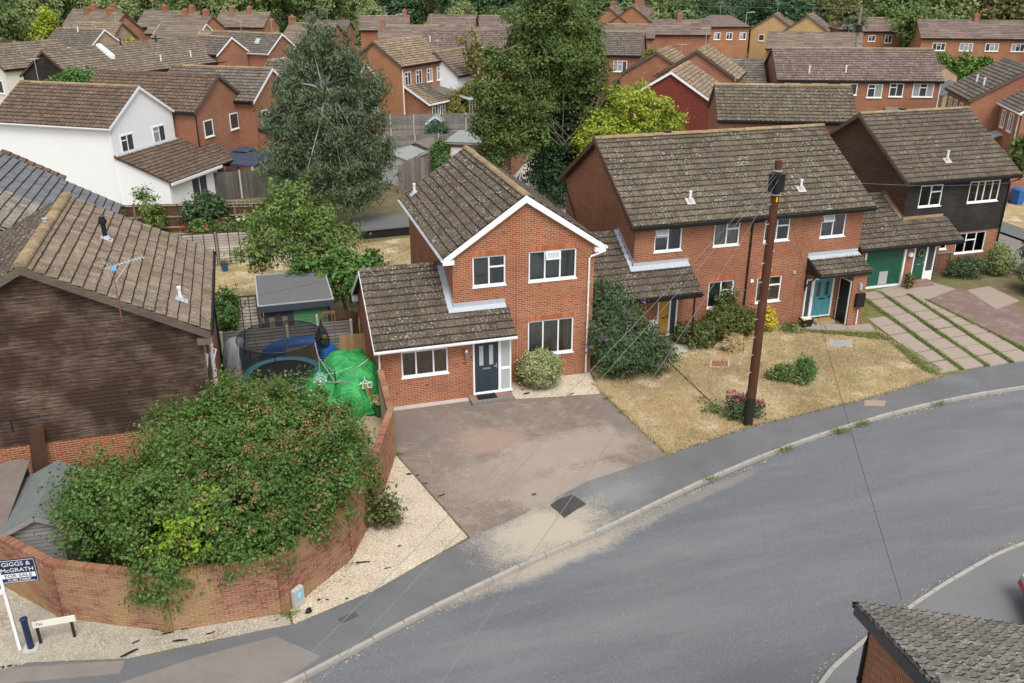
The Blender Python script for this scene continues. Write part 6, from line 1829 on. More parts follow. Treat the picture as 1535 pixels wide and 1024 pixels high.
for b in (((0, 0, 0), (.06, .05, .95)), ((.5, 0, 0), (.56, .05, .95)), ((.06, 0, .85), (.5, .05, .95)), ((.06, 0, .4), (.5, .05, .46))):
    mb = MB(); mb.box(*b); mb.build('rail', M['rust'], rb)
# net bag of balls hanging from a leaning post
nbag = thing('ball_net', 'black net bag of green and yellow balls hanging on a post by the shed', 'ball net', (-4.72, 3.9, 0))
mb = MB(); mb.tube([(0, .1, 0), (-.02, .06, 2.1)], .05, 8); mb.build('post', M['conc'], nbag)
mb = MB(); mb.lathe([(.02, 1.95), (.06, 1.75), (.2, 1.45), (.30, 1.15), (.30, .9), (.2, .72), (.05, .66)], 14, (.1, -.12)); mb.build('net', M['net'], nbag, smooth=True)
for i, (x, y, z, m) in enumerate(((.0, -.2, 1.28, 'net_ball_g'), (.2, -.18, 1.22, 'yellow'), (.08, -.28, 1.02, 'net_ball_g'), (.22, -.1, .98, 'terracotta'), (.02, -.08, .88, 'yellow'), (.12, -.1, 1.4, 'blue'))):
    mb = MB(); mb.lathe([(.005, z - .11), (.06, z - .092), (.095, z - .055), (.11, z), (.095, z + .055), (.06, z + .092), (.005, z + .11)], 12, (x, y)); tag(mb.build('ball', M[m], nbag, smooth=True))
# rotary dryer
rd = thing('rotary_dryer', 'black rotary clothes dryer with sagging lines in front of the green tarpaulin', 'clothes dryer', (-4.55, -.55, 0), .35)
mb = MB(); mb.tube([(0, 0, 0), (0, 0, 1.62)], .024, 8); mb.tube([(0, 0, 1.0), (0, 0, 1.12)], .04, 8); mb.build('post', M['black'], rd)
tips = [np.array([1.35 * math.cos(t), 1.35 * math.sin(t), 1.72]) for t in (0, 1.5708, 3.1416, 4.7124)]
for t in tips:
    mb = MB(); mb.tube([(0, 0, 1.15), tuple(t)], .013, 5); mb.tube([(0, 0, 1.55), tuple(t * .55 + np.array([0, 0, .66]))], .008, 4); mb.build('arm', M['galv'], rd)
ln = MB()
for k in range(7):
    f = .38 + k * .1
    for a, b in zip(tips, tips[1:] + tips[:1]):
        A = np.array([a[0] * f, a[1] * f, 1.15 + (a[2] - 1.15) * f]); B = np.array([b[0] * f, b[1] * f, 1.15 + (b[2] - 1.15) * f])
        ln.tube([A, (A + B) / 2 - Z_ * .04, B], .004, 4, cap=False)
ln.build('line', M['wire'], rd)
hg = thing('peg_airer', 'white plastic peg airer hanging from the rotary dryer line', 'airer', (-3.55, -1.0, 1.32))
mb = MB()
for i in range(3):
    c = -.17 + i * .17; r_ = [(c - .075, 0, -.3), (c + .075, 0, -.3), (c + .075, 0, -.12), (c - .075, 0, -.12), (c - .075, 0, -.3)]
    mb.tube(r_, .016, 5)
    mb.tube([(c - .075, .12, -.3), (c + .075, .12, -.3), (c + .075, .12, -.12), (c - .075, .12, -.12), (c - .075, .12, -.3)], .012, 5)
mb.tube([(-.18, 0, -.12), (0, .05, .0), (.18, 0, -.12)], .012, 5); mb.tube([(0, .05, 0), (0, .05, .12)], .014, 5)
mb.build('frame', M['white'], hg)
# white bench edge showing over the bush
mb = MB()
for i in range(4): mb.box((-7.95, -.55 + i * .12, .78), (-6.9, -.45 + i * .12, .82))
mb.box((-7.9, -.5, 0), (-7.84, -.1, .78)); mb.box((-7.0, -.5, 0), (-6.94, -.1, .78))
tag(mb.build('slatted_table', M['white']), 'white slatted garden table half hidden behind the big bush', 'table')
def pot(label, x, y, r, h, mat, plant=None, group=None):
    t = thing('plant_pot', label, 'plant pot', (x, y, 0), 0, group)
    mb = MB(); mb.lathe([(r * .68, 0), (r * .95, h * .9), (r * 1.06, h * .9), (r * 1.06, h), (r * .9, h), (r * .85, h * .86)], 14); mb.build('pot', M[mat], t)
    if plant: crown(t, [(0, 0, h + r * .6, r, r, r * .8)], 12, 24, r * .5, r * .35, plant, 'foliage', 1.6, zmin=h * .8)
    return t
pot('dark green plant pot by the white downpipe of the garage', -3.12, -1.35, .24, .45, 'door_g', 'lf_dry')
pot('blue plant pot at the edge of the dry lawn near the lap fence', -8.5, 17.2, .2, .35, 'blue', 'lf_shr')
dish = thing('satellite_dish', 'dark satellite dish on a short pole above the picket fence', 'satellite dish', (-8.2, 9.1, 0))
mb = MB(); mb.tube([(0, 0, 0), (0, 0, 1.0)], .03, 8); mb.build('pole', M['galv'], dish)
mb = MB(); V0 = []
for j in range(5):
    for i in range(16):
        r_ = .36 * j / 4; t = 6.2832 * i / 16; q = Vector((r_ * math.cos(t), .25 * r_ * r_ / .36 - .06, r_ * math.sin(t) * 1.1)); q.rotate(Matrix.Rotation(.5, 3, 'Z')); V0.append((q.x, q.y, q.z + 1.2))
for j in range(4):
    for i in range(16): mb.face([V0[j * 16 + i], V0[j * 16 + (i + 1) % 16], V0[(j + 1) * 16 + (i + 1) % 16], V0[(j + 1) * 16 + i]])
mb.build('reflector', M['black'], dish, smooth=True)
mb = MB(); mb.tube([(0, -.02, .9), (.22, -.4, 1.05)], .014, 5); mb.box((.17, -.46, 1.02), (.27, -.36, 1.1)); mb.build('feed_arm', M['black'], dish)

# ------------------------------------------------------------------ bottom left: felted sheds inside the wall, sale board
fs = thing('felt_shed', 'old silvered shed with grey-green felt roof under the big bush', 'shed', (-12.9, -6.9, 0), R(-3))
mb = MB()
rid, ea, hw_, ln_ = 2.15, 1.65, 1.05, 2.6
mb.box((-.95, -1.3, 0), (.95, 1.2, 1.6)); mb.face([(-.95, -1.3, 1.6), (.95, -1.3, 1.6), (0, -1.3, 2.08)]); mb.build('wall', M['shed_kw'], fs)
for i in range(17):
    z = .06 + i * .12; x = .95 if z < 1.6 else max(.05, .95 * (2.1 - z) / .5)
    mb = MB(); mb.hexa([(-x, -1.335, z), (x * .55, -1.335, z), (x * .55, -1.302, z), (-x, -1.302, z), (-x, -1.33, z + .097), (x * .55, -1.33, z + .097), (x * .55, -1.302, z + .097), (-x, -1.302, z + .097)]); mb.build('board', M['shed_w'], fs)
    mb = MB(); mb.hexa([(.952, -1.3, z), (.985, -1.3, z), (.985, 1.2, z), (.952, 1.2, z), (.952, -1.3, z + .097), (.98, -1.3, z + .097), (.98, 1.2, z + .097), (.952, 1.2, z + .097)]) if z < 1.55 else None
    if z < 1.55: mb.build('board', M['shed_kw'], fs)
mb = MB()
for sx in (-1, 1):
    mb.hexa([(0, -1.45, rid), (sx * hw_, -1.45, ea), (sx * hw_, 1.35, ea), (0, 1.35, rid), (0, -1.45, rid + .04), (sx * hw_, -1.45, ea + .03), (sx * hw_, 1.35, ea + .03), (0, 1.35, rid + .04)])
rf = mb.build('roof', M['felt_s'], fs)
mb = MB(); mb.beam((0, -1.47, rid - .06), (-hw_, -1.47, ea - .06), .03, .12); mb.beam((0, -1.47, rid - .06), (hw_, -1.47, ea - .06), .03, .12); mb.build('bargeboard', M['shed_w'], fs)
lt_ = thing('lean_to_roof', 'sagging brown felt lean-to roof beside the silvered shed', 'shed', (-14.45, -6.6, 0), R(-3))
mb = MB(); nx = 8
for i in range(nx):
    x0, x1 = -1.3 + 2.05 * i / nx, -1.3 + 2.05 * (i + 1) / nx; dz = lambda x: .05 * math.sin(x * 4)
    mb.hexa([(x0, -1.75, 1.70 + dz(x0)), (x1, -1.72 + .04 * (i % 2), 1.70 + dz(x1)), (x1, 1.5, 2.06 + dz(x1)), (x0, 1.5, 2.06 + dz(x0)), (x0, -1.75, 1.735 + dz(x0)), (x1, -1.72 + .04 * (i % 2), 1.735 + dz(x1)), (x1, 1.5, 2.10 + dz(x1)), (x0, 1.5, 2.10 + dz(x0))])
mb.build('roof', M['felt_b'], lt_)
mb = MB(); mb.box((-1.25, -1.5, 0), (.68, -1.45, 1.66)); mb.box((-1.25, 1.35, 0), (.68, 1.4, 2.0)); mb.build('wall', M['shed_kw'], lt_)
mb = MB(); mb.beam((0, 0, 0), (.25, .12, 2.75), .09, .4); pk_ = mb.build('prop_board', M['fence_b']); pk_.location = (-13.75, -4.42, 0); tag(pk_, 'dark plank leaning on the brick below the boarded gable', 'plank')

sg = thing('sale_board', 'navy estate agent sale board on a white post below the brick wall', 'sign', (-13.27, -10.75, 0))
mb = MB(); mb.box((-.035, -.035, 0), (.035, .035, 2.55)); mb.build('post', M['white'], sg)
SB = Matrix.Rotation(R(-6), 4, 'Z')
fc = MB(); fc.box((-.42, -.062, 1.93), (.42, -.038, 2.58)); face = fc.build('panel', M['navysign'], sg); face.matrix_local = Matrix.Translation((.40, 0, 0)) @ SB
mb = MB()
for b in (((-.40, -.066, 2.55), (.40, -.062, 2.56)), ((-.40, -.066, 1.95), (.40, -.062, 1.957)), ((.393, -.066, 1.957), (.40, -.062, 2.55)), ((-.40, -.066, 1.957), (-.393, -.062, 2.55))): mb.box(*b)
mb.build('border', M['white'], face)
mb = MB(); mb.box((-.37, -.066, 2.07), (.37, -.062, 2.195)); mb.build('white_band', M['white'], face)
def sign_text(s, size, x, y, z, mat, xs=1.0): text_mesh(s, size, mat, face, Matrix.Translation((x, y, z)) @ Matrix.Rotation(math.pi / 2, 4, 'X'), 'lettering', .002, xs=xs)
sign_text('GIGGS &', .155, 0, -.066, 2.455, 'white', 1.05); sign_text('McGRATH', .15, 0, -.066, 2.29, 'white', 1.05)
sign_text('FOR SALE', .125, 0, -.07, 2.132, 'navysign', 1.12); sign_text('01480 276868', .078, 0, -.066, 2.02, 'white', 1.1)
mb = MB(); mb.box((-.33, -.066, 1.972), (.33, -.063, 1.977)); mb.build('border', M['white'], face)
mb = MB(); mb.box((-.16, -.052, 1.68), (.03, -.038, 1.80)); mb.build('slip', M['white'], sg)
bo = thing('bollard', 'short navy black post at the foot of the sale board', 'bollard', (-13.02, -10.8, 0))
mb = MB(); mb.tube([(0, 0, 0), (0, 0, .86)], .075, 12); mb.tube([(0, 0, .86), (0, 0, .9), (0, 0, .92)], [.09, .09, .05], 12); mb.build('post', M['navysign'], bo)
mb = MB(); mb.prism([(-.16, -.16), (.16, -.16), (.16, .16), (-.16, .16)], -.02, .03); mb.build('footing', M['conc'], bo)
nps = thing('street_nameplate', 'low white street nameplate with black letters beside the navy post', 'sign', (-12.9, -10.72, .5))
mb = MB(); mb.box((0, 0, 0), (.95, .03, .17)); mb.build('plate', M['cream'], nps)
text_mesh('TH', .12, 'ink', nps, Matrix.Translation((.14, -.002, .085)) @ Matrix.Rotation(math.pi / 2, 4, 'X'), 'lettering', .002)
mb = MB(); mb.box((.04, .032, -.5), (.1, .09, .15)); mb.box((.8, .032, -.5), (.86, .09, .15)); mb.build('leg', M['black'], nps)
wp = thing('water_marker', 'small concrete marker post with a pale blue plate at the wall pier', 'marker post', (-6.72, -11.08, 0), R(42))
mb = MB(); mb.box((-.17, -.06, 0), (.17, .06, .56)); mb.hexa([(-.17, -.06, .56), (.17, -.06, .56), (.17, .06, .56), (-.17, .06, .56), (-.14, -.04, .6), (.14, -.04, .6), (.14, .04, .6), (-.14, .04, .6)]); mb.build('post', M['conc'], wp)
mb = MB(); mb.box((-.1, -.068, .27), (.12, -.062, .5)); mb.build('plate', M['bluesign'], wp)
mb = MB(); mb.box((-.05, -.071, .33), (.05, -.068, .36)); mb.box((-.05, -.071, .41), (.07, -.068, .44)); mb.build('marking', M['white'], wp)

# ------------------------------------------------------------------ covers in the ground
def cover(name, label, pts, mat, rim='conc', z=.012, cat='manhole cover'):
    t = thing(name, label, cat, (pts[0][0], pts[0][1], 0)); o = np.array(pts[0]); q = [tuple(np.array(p) - o) for p in pts]
    c = np.mean(q, 0); k = [tuple(c + (np.array(p) - c) * .84) for p in q]
    mb = MB(); mb.prism(q, 0, z); mb.build('frame', M[rim], t); mb = MB(); mb.prism(k, z - .002, z + .012)
    a, b, d = np.array(k[0]), np.array(k[1]), np.array(k[3])
    for i in range(1, 6):
        p, r_ = a + (b - a) * i / 6, d + (np.array(k[2]) - d) * i / 6
        mb.beam((*(p * .95 + r_ * .05), z + .014), (*(p * .05 + r_ * .95), z + .014), .02, .008)
    mb.build('lid', M[mat], t); return t
cover('manhole_cover', 'rusty inspection cover set in the parched lawn', [(10.35, -.95), (11.1, -1.2), (11.42, -.62), (10.7, -.38)], 'rust')
cover('manhole_cover', 'pale grey inspection cover in the lawn near the teal door', [(16.3, -.5), (17.15, -.85), (17.5, -.25), (16.7, .1)], 'galv')
cover('drain_cover', 'small iron drain cover in the pavement near the wall corner', [(-5.75, -12.05), (-5.3, -11.88), (-5.38, -11.7), (-5.82, -11.86)], 'iron', 'iron')
cover('stopcock_cover', 'tiny dark stopcock cover in the block paving', [(.6, -7.93), (.74, -7.88), (.7, -7.78), (.56, -7.83)], 'iron', 'iron', cat='valve cover')
cover('concrete_cover', 'square pale concrete chamber cover in the pavement', [(14.2, -5.66), (14.9, -5.9), (15.25, -5.55), (14.5, -5.28)], 'slab', 'slab', .014)

# ------------------------------------------------------------------ telegraph pole and its wires
PX, PY, PH = 9.33, -5.71, 9.42
tpo = thing('telegraph_pole', 'tall brown timber telegraph pole at the back of the pavement', 'telegraph pole', (PX, PY, 0))
mb = MB(); mb.tube([(0, 0, .0), (0, 0, 1.15), (0, 0, 5), (0, 0, PH)], [.165, .158, .135, .112], 16); mb.build('shaft', M['pole'], tpo, smooth=False)
mb = MB(); mb.tube([(0, 0, 0), (0, 0, 1.1)], [.168, .161], 16); mb.build('base_sleeve', M['pole_b'], tpo)
k = 0; z = 2.1
while z < 8.3:
    for s_ in ((-1, 1),):
        a = .35 + (0 if k % 2 else math.pi); c_, s2 = math.cos(a), math.sin(a)
        mb = MB(); mb.tube([(c_ * .1, s2 * .1, z), (c_ * .30, s2 * .30, z), (c_ * .31, s2 * .31, z + .04)], .013, 5); mb.build('climbing_step', M['galv'], tpo)
    k += 1; z += .33
for a in (.3, 1.6, 3.0, 4.4, 5.5):
    c_, s2 = math.cos(a), math.sin(a); mb = MB(); mb.tube([(c_ * .17, s2 * .17, 8.45), (c_ * .18, s2 * .18, 9.02)], .095, 8); mb.build('terminal_box', M['black'], tpo)
mb = MB(); mb.tube([(0, 0, 8.32), (0, 0, 8.36)], .15, 12); mb.tube([(0, 0, 9.08), (0, 0, 9.13)], .14, 12); mb.build('band', M['galv'], tpo)
mb = MB(); mb.box((-.03, -.155, 8.12), (.02, -.13, 8.28)); mb.build('tag', M['yellow'], tpo)
mb = MB(); mb.tube([(.15, -.05, 1.1), (.14, -.04, 5), (.13, -.03, 8.4)], .018, 5); mb.build('cable_guard', M['pole'], tpo)
def wire(label, a, b, sag, mat='wire', r=.0055, group=None, n=14):
    a, b = np.array(a, float), np.array(b, float)
    if 'crossing the drive' in label: b = a + (b - a) * 1.3; sag *= 1.3
    pts = [a + (b - a) * i / n - Z_ * sag * 4 * (i / n) * (1 - i / n) for i in range(n + 1)]
    mb = MB(); mb.tube(pts, r, 5); return tag(mb.build('overhead_wire', M[mat]), label, 'wire', group)
top = np.array([PX, PY, 9.0])
wire('grey overhead wire from the pole, leftmost of three crossing the drive', top + (-.15, -.1, .05), (-7.5, -19.9, 5.6), .25)
wire('grey overhead wire from the pole, middle of three crossing the drive', top + (-.1, -.15, .0), (-6.9, -19.95, 5.6), .3)
wire('grey overhead wire from the pole, rightmost of three crossing the drive', top + (-.05, -.2, -.1), (-5.3, -20.6, 5.6), .42)
wire('thin black wire from the pole to the near mossy roof', top + (0, -.15, -.1), (3.35, -20.2, 5.05), .12, 'wire_k', .005)
wire('thin wire from the pole to the front of the orange-door house', top + (-.1, .1, -.15), (TX + 3.2, TY - .4, 5.2), .06)
wire('thin wire from the pole to the teal-door house eaves', top + (0, .1, -.2), (TX + 8.6, TY - .4, 5.2), .06)
wire('thin wire from the pole past the front of the black clad house', top + (.15, .05, -.1), (33.5, 3.6, 5.6), .5, 'wire', .006)
p2 = thing('telegraph_pole', 'grey telegraph pole with black top box rising behind the long brick terrace', 'telegraph pole', (54.6, 52.3, 0))
mb = MB(); mb.tube([(0, 0, 0), (0, 0, 10.6)], [.17, .11], 10); mb.build('shaft', M['post_w'], p2)
mb = MB(); mb.tube([(.0, -.1, 8.2), (.0, -.1, 8.9)], .3, 8); mb.build('terminal_box', M['black'], p2)
wire('green overhead cable from the distant grey pole to the left', (54.6, 52.3, 10.4), (30, 95, 10.2), .3, 'wire_g', .02)
p3 = thing('telegraph_pole', 'slim dark pole near the orange board fence', 'telegraph pole', (72.5, 104.5, 0))
mb = MB(); mb.tube([(0, 0, 0), (0, 0, 9.0)], [.16, .11], 8); mb.build('shaft', M['fence_b'], p3)
wire('green overhead cable between the two distant poles', (72.5, 104.5, 8.9), (54.6, 52.3, 10.4), .3, 'wire_g', .02)
def lamp_post(label, x, y, h, arm, group=None):
    t = thing('street_lamp', label, 'street lamp', (x, y, 0), 0, group)
    mb = MB(); mb.tube([(0, 0, 0), (0, 0, 1.2), (0, 0, 1.3), (0, 0, h)], [.1, .1, .06, .045], 8); mb.build('post', M['galv'], t)
    mb = MB(); mb.tube([(0, 0, h), (arm * .4, 0, h + .08), (arm, 0, h + .1)], .035, 6); mb.build('arm', M['galv'], t)
    mb = MB(); mb.box((arm * .8, -.12, h + .04), (arm * 1.7, .12, h + .16)); mb.build('lamp_head', M['galv'], t); return t
lamp_post('grey street lamp standing before the far bungalow', 60.3, 103.6, 7.4, .7)
lamp_post('grey street lamp rising above the far left roofs', -50.0, 190, 8.6, -.8)
lamp_post('grey street lamp close to the left edge of the skyline', -54, 186, 7.6, -.8)
lamp_post('tall thin street lamp in front of the far bungalow gable', 62.5, 88, 8.0, .7)
lamp_post('pale street lamp among the roofs behind the slim grey tree', 16.5, 108, 7.4, .7)
lamp_post('street lamp beside the right-hand skyline terrace', 92, 84.5, 8.4, .9)

# ------------------------------------------------------------------ gazebo, garage block, garden sheds
gz = thing('gazebo', 'navy canvas gazebo with a two-tier top beside the white house', 'gazebo', (-6.9, 35.9, 0), R(-32))
g = 1.75
for x, y in ((-1, -1), (1, -1), (1, 1), (-1, 1)):
    mb = MB(); mb.tube([(x * (g - .1), y * (g - .1), 0), (x * (g - .1), y * (g - .1), 2.15)], .035, 6); mb.build('leg', M['black'], gz)
mb = MB(); c4 = [(-g, -g, 2.1), (g, -g, 2.1), (g, g, 2.1), (-g, g, 2.1)]; t4 = [(-.5, -.5, 2.72), (.5, -.5, 2.72), (.5, .5, 2.72), (-.5, .5, 2.72)]
for i in range(4):
    j = (i + 1) % 4; mb.face([c4[i], c4[j], t4[j], t4[i]]); mb.face([c4[j], c4[i], (c4[i][0], c4[i][1], 1.92), (c4[j][0], c4[j][1], 1.92)])
mb.build('canopy', M['navy'], gz)
mb = MB(); c5 = [(-.66, -.66, 2.76), (.66, -.66, 2.76), (.66, .66, 2.76), (-.66, .66, 2.76)]
for i in range(4): mb.face([c5[i], c5[(i + 1) % 4], (0, 0, 3.08)])
mb.build('top_tier', M['navy'], gz)
mb = MB(); mb.tube([(g - .12, -g + .05, .1), (g - .1, -g + .02, 1.3), (g - .12, -g + .05, 2.0)], [.16, .10, .12], 8); mb.build('curtain', M['curtain'], gz)
mb = MB(); mb.tube([(.7, g - .1, .4), (.7, g - .1, 1.9)], [.1, .12], 6); mb.build('curtain', M['obscure'], gz)
st = thing('garden_table', 'dark garden table under the navy gazebo', 'table', (-7.2, 35.6, 0))
mb = MB(); mb.box((-.8, -.4, .7), (.8, .4, .75))
for x in (-.7, .7):
    for y in (-.3, .3): mb.box((x - .03, y - .03, 0), (x + .03, y + .03, .7))
mb.build('table_top', M['black'], st)

ga = thing('garage_block', 'flat-roofed brick double garage with one white and one brown door', 'garage', (7.9, 36.5, 0), math.atan2(34.05 - 36.45, 12.34 - 7.79))
gl, gdp = 5.15, 4.5
mb = MB(); wall(mb, (0, .12, 0), X_, Y_, [(0, 2.25), (gl, 2.25)], [(.18, .02, 2.35, 2.0), (2.75, .02, 4.95, 2.0)]); wall(mb, (0, .12, 0), Y_, X_, [(0, 2.25), (gdp, 2.25)]); wall(mb, (gl, .12, 0), Y_, -X_, [(0, 2.25), (gdp, 2.25)]); wall(mb, (0, .12 + gdp, 0), X_, -Y_, [(0, 2.25), (gl, 2.25)]); mb.build('wall', M['brick_far'], ga)
mb = MB(); mb.box((-.2, -.05, 2.25), (gl + .2, gdp + .3, 2.4)); mb.build('fascia', M['felt_m'], ga)
mb = MB(); mb.box((-.22, -.08, 2.402), (gl + .22, gdp + .33, 2.45)); mb.build('roof', M['felt_m'], ga)
for x0, x1, m in ((.2, 2.33, 'white'), (2.77, 4.93, 'door_br')):
    mb = MB()
    for i in range(5): mb.box((x0, .17, .04 + i * .39), (x1, .2, .42 + i * .39))
    mb.build('garage_door', M[m], ga)
def gable_shed(name, label, loc, rz, w, d, he, hr, wm, rm, door=None):
    t = thing(name, label, 'shed', (*loc, 0), rz)
    mb = MB(); mb.box((0, 0, 0), (w, d, he)); mb.face([(0, 0, he), (w, 0, he), (w / 2, 0, hr - .05)]); mb.face([(w, d, he), (0, d, he), (w / 2, d, hr - .05)]); mb.build('wall', M[wm], t)
    mb = MB()
    for xa in (-.12, w + .12): mb.hexa([(xa, -.12, he - .06), (w / 2, -.12, hr), (w / 2, d + .12, hr), (xa, d + .12, he - .06), (xa, -.12, he - .02), (w / 2, -.12, hr + .05), (w / 2, d + .12, hr + .05), (xa, d + .12, he - .02)])
    mb.build('roof', M[rm], t)
    if door:
        mb = MB(); mb.box((door[0], -.03, .05), (door[1], -.003, 1.8)); dd = mb.build('door', M['shed_k'], t); mb = MB(); mb.box((door[0] + .12, -.036, 1.15), (door[1] - .12, -.03, 1.6)); mb.build('pane', M['fglass'], dd)
        mb = MB(); mb.beam((-.14, -.14, he - .08), (w / 2, -.14, hr - .02), .03, .12); mb.beam((w + .14, -.14, he - .08), (w / 2, -.14, hr - .02), .03, .12); mb.build('bargeboard', M['white'], t)
    return t
gable_shed('garden_shed', 'pale grey metal shed with low ridge behind the silvery fence', (2.2, 34.6), R(-35), 2.6, 3.2, 1.9, 2.25, 'galv', 'felt_m')
gable_shed('garden_shed', 'small dark felt-roofed shed behind the grey metal shed', (4.9, 38.9), R(-35), 2.4, 2.6, 1.7, 2.1, 'fence_g', 'felt_b')
gable_shed('playhouse', 'little pale blue playhouse with white trim and dark window', (9.0, 49.6), R(-15), 1.5, 1.5, 1.6, 2.2, 'bluesign', 'felt_m', (.35, 1.15))
gable_shed('garden_shed', 'teal-roofed shed behind the garage block', (15.2, 45.0), R(-30), 2.4, 2.4, 1.7, 2.2, 'fence_g', 'teal')
mb = MB(); mb.box((0, 0, 0), (3.4, 2.6, .5)); lowr = thing('low_flat_roof', 'low dark grey flat-topped store behind the main house lawn', 'shed', (-.9, 20.9, 0), .05)
mb.build('wall', M['black'], lowr); mb = MB(); mb.box((-.1, -.1, .502), (3.5, 2.7, .58)); mb.build('roof', M['felt'], lowr)
for i, (x, y, rz) in enumerate(((62.2, 47.3, -.5), (73.0, 62.0, -.4))):
    gable_shed('garage', ['small brick garage with slate grey roof beside the long terrace', 'small garage with a tan tiled roof before the green hedge'][i], (x, y), rz, 3.0, 5.0, 2.2, 3.2, ['brick_pale', 'brick_pale'][i], ['slate', 'tile_f4'][i])
bn = thing('wheelie_bin', 'blue wheelie bin by the fence on the right edge', 'bin', (42.4, 16.5, 0))
mb = MB(); mb.hexa([(-.24, -.3, .08), (.24, -.3, .08), (.24, .3, .08), (-.24, .3, .08), (-.29, -.36, 1.0), (.29, -.36, 1.0), (.29, .36, 1.0), (-.29, .36, 1.0)]); mb.build('body', M['blue'], bn)
mb = MB(); mb.hexa([(-.31, -.4, 1.0), (.31, -.4, 1.0), (.31, .4, 1.0), (-.31, .4, 1.0), (-.27, -.34, 1.07), (.27, -.34, 1.07), (.27, .36, 1.1), (-.27, .36, 1.1)]); mb.build('lid', M['blue'], bn)
for x in (-.26, .26):
    mb = MB(); mb.tube([(x - .03, .3, .1), (x + .03, .3, .1)], .1, 10); mb.build('wheel', M['black'], bn)

# ------------------------------------------------------------------ vehicles
def car(label, loc, rz, paint, group=None):
    t = thing('parked_car', label, 'car', (*loc, 0), rz, group)
    prof = [(-2.05, .32), (-2.12, .55), (-2.08, .82), (-1.95, .98), (-1.55, 1.06), (-1.15, 1.40), (-.4, 1.48), (.35, 1.45), (1.05, 1.02), (1.75, .90), (2.02, .72), (2.08, .45), (2.0, .30)]
    mb = MB(); N = len(prof)
    secs = []
    for yy, k in ((-.82, .90), (-.86, .96), (-.80, 1.0), (.80, 1.0), (.86, .96), (.82, .90)):
        secs.append([(x, yy * (1 - .13 * max(0, z - .95) / .5), .30 + (z - .30) * k) for x, z in prof])
    for a, b in zip(secs, secs[1:]):
        for i in range(N): mb.face([a[i], a[(i + 1) % N], b[(i + 1) % N], b[i]])
    mb.face(secs[0][::-1]); mb.face(secs[-1]); mb.build('body', M[paint], t, smooth=False)
    for nm, xa, za, xb, zb in (('rear_window', -1.57, 1.08, -1.2, 1.37), ('windscreen', .42, 1.42, 1.02, 1.06)):
        mb = MB(); d = np.array([xb - xa, zb - za]); nn = np.array([-d[1], d[0]]) / np.linalg.norm(d); nn = nn if nn[1] > 0 else -nn
        mb.face([(xa + nn[0] * .015, -.66, za + nn[1] * .015), (xb + nn[0] * .015, -.64, zb + nn[1] * .015), (xb + nn[0] * .015, .64, zb + nn[1] * .015), (xa + nn[0] * .015, .66, za + nn[1] * .015)]); mb.build(nm, M['fglass'], t)
    for s_ in (-1, 1):
        mb = MB(); mb.face([(-1.3, s_ * .84, 1.02), (.85, s_ * .85, 1.02), (.3, s_ * .775, 1.38), (-1.05, s_ * .765, 1.36)]); mb.build('side_window', M['fglass'], t)
        mb = MB(); mb.box((-2.12, s_ * .5, .66), (-2.0, s_ * .8, .90)); mb.build('tail_light', M['car'] if paint != 'car' else M['lf_red'], t)
        mb = MB(); mb.box((1.92, s_ * .45, .62), (2.06, s_ * .78, .78)); mb.build('headlight', M['obscure'], t)
        for x in (-1.3, 1.3):
            mb = MB(); mb.tube([(x, s_ * .68, .31), (x, s_ * .88, .31)], .31, 16); w = mb.build('wheel', M['tyre'], t); mb = MB(); mb.tube([(x, s_ * .885, .31), (x, s_ * .89, .31)], .19, 10); mb.build('rim', M['galv'], w)
    mb = MB(); mb.box((-2.16, -.8, .25), (-2.02, .8, .58)); mb.build('bumper', M['black'], t)
    return t
car('red car parked on the drive at the lower right, just its tail in view', (12.55, -17.75), R(150), 'car')
car('red car on the far street beyond the tile-hung gable', (58.5, 97.5), R(60), 'car')
car('silver car on the far street near the red car', (57.0, 101.5), R(60), 'silvercar')
lump('car_cover', 'pale grey covered car on the drive by the orange fence', 'car cover', (78.2, 115.5, 0), (2.6, 1.4, 0), 1.6, 'white', 41, .05)

# ------------------------------------------------------------------ the estate behind: every house its own thing
def fwindow(root, P, U, out, w, h, n=2, frame='upvc', tr=True):
    """small white window set proud on a far wall: frame part, panes as sub-parts"""
    P, U, out = np.array(P, float), np.array(U, float), np.array(out, float)
    mb = MB(); t = .075
    Q = lambda u, z, d: P + U * u + Z_ * z + out * d
    def bar(a, za, b, zb, d0=-.01, d1=.045): mb.obox((Q(a, za, d0) + Q(b, zb, d1)) / 2, U * (b - a) / 2, out * (d1 - d0) / 2, Z_ * (zb - za) / 2)
    bar(0, 0, w, t); bar(0, h - t, w, h); bar(0, t, t, h - t); bar(w - t, t, w, h - t)
    for i in range(1, n): bar(w * i / n - t * .4, t, w * i / n + t * .4, h - t)
    if tr and n > 1:
        k = n // 2; bar(w * (k - (1 if n == 2 else 0)) / n + t * .4, h * .66, w * (k + (0 if n == 2 else 1)) / n - t * .4, h * .72, -.01, .04)
    f = mb.build('window', M[frame], root)
    for i in range(n):
        g = MB(); a, b = w * i / n + t * .5, w * (i + 1) / n - t * .5
        g.obox((Q(a, t, .004) + Q(b, h - t, .012)) / 2, U * (b - a) / 2, out * .004, Z_ * (h - 2 * t) / 2)
        g.build('pane', M[random.choice(['fglass', 'fglass', 'fglass', 'curtain_g'])], f)
    s = MB(); s.obox(Q(w / 2, -.03, .04), U * (w / 2 + .05), out * .05, Z_ * .03); s.build('sill', M['upvc'], f)

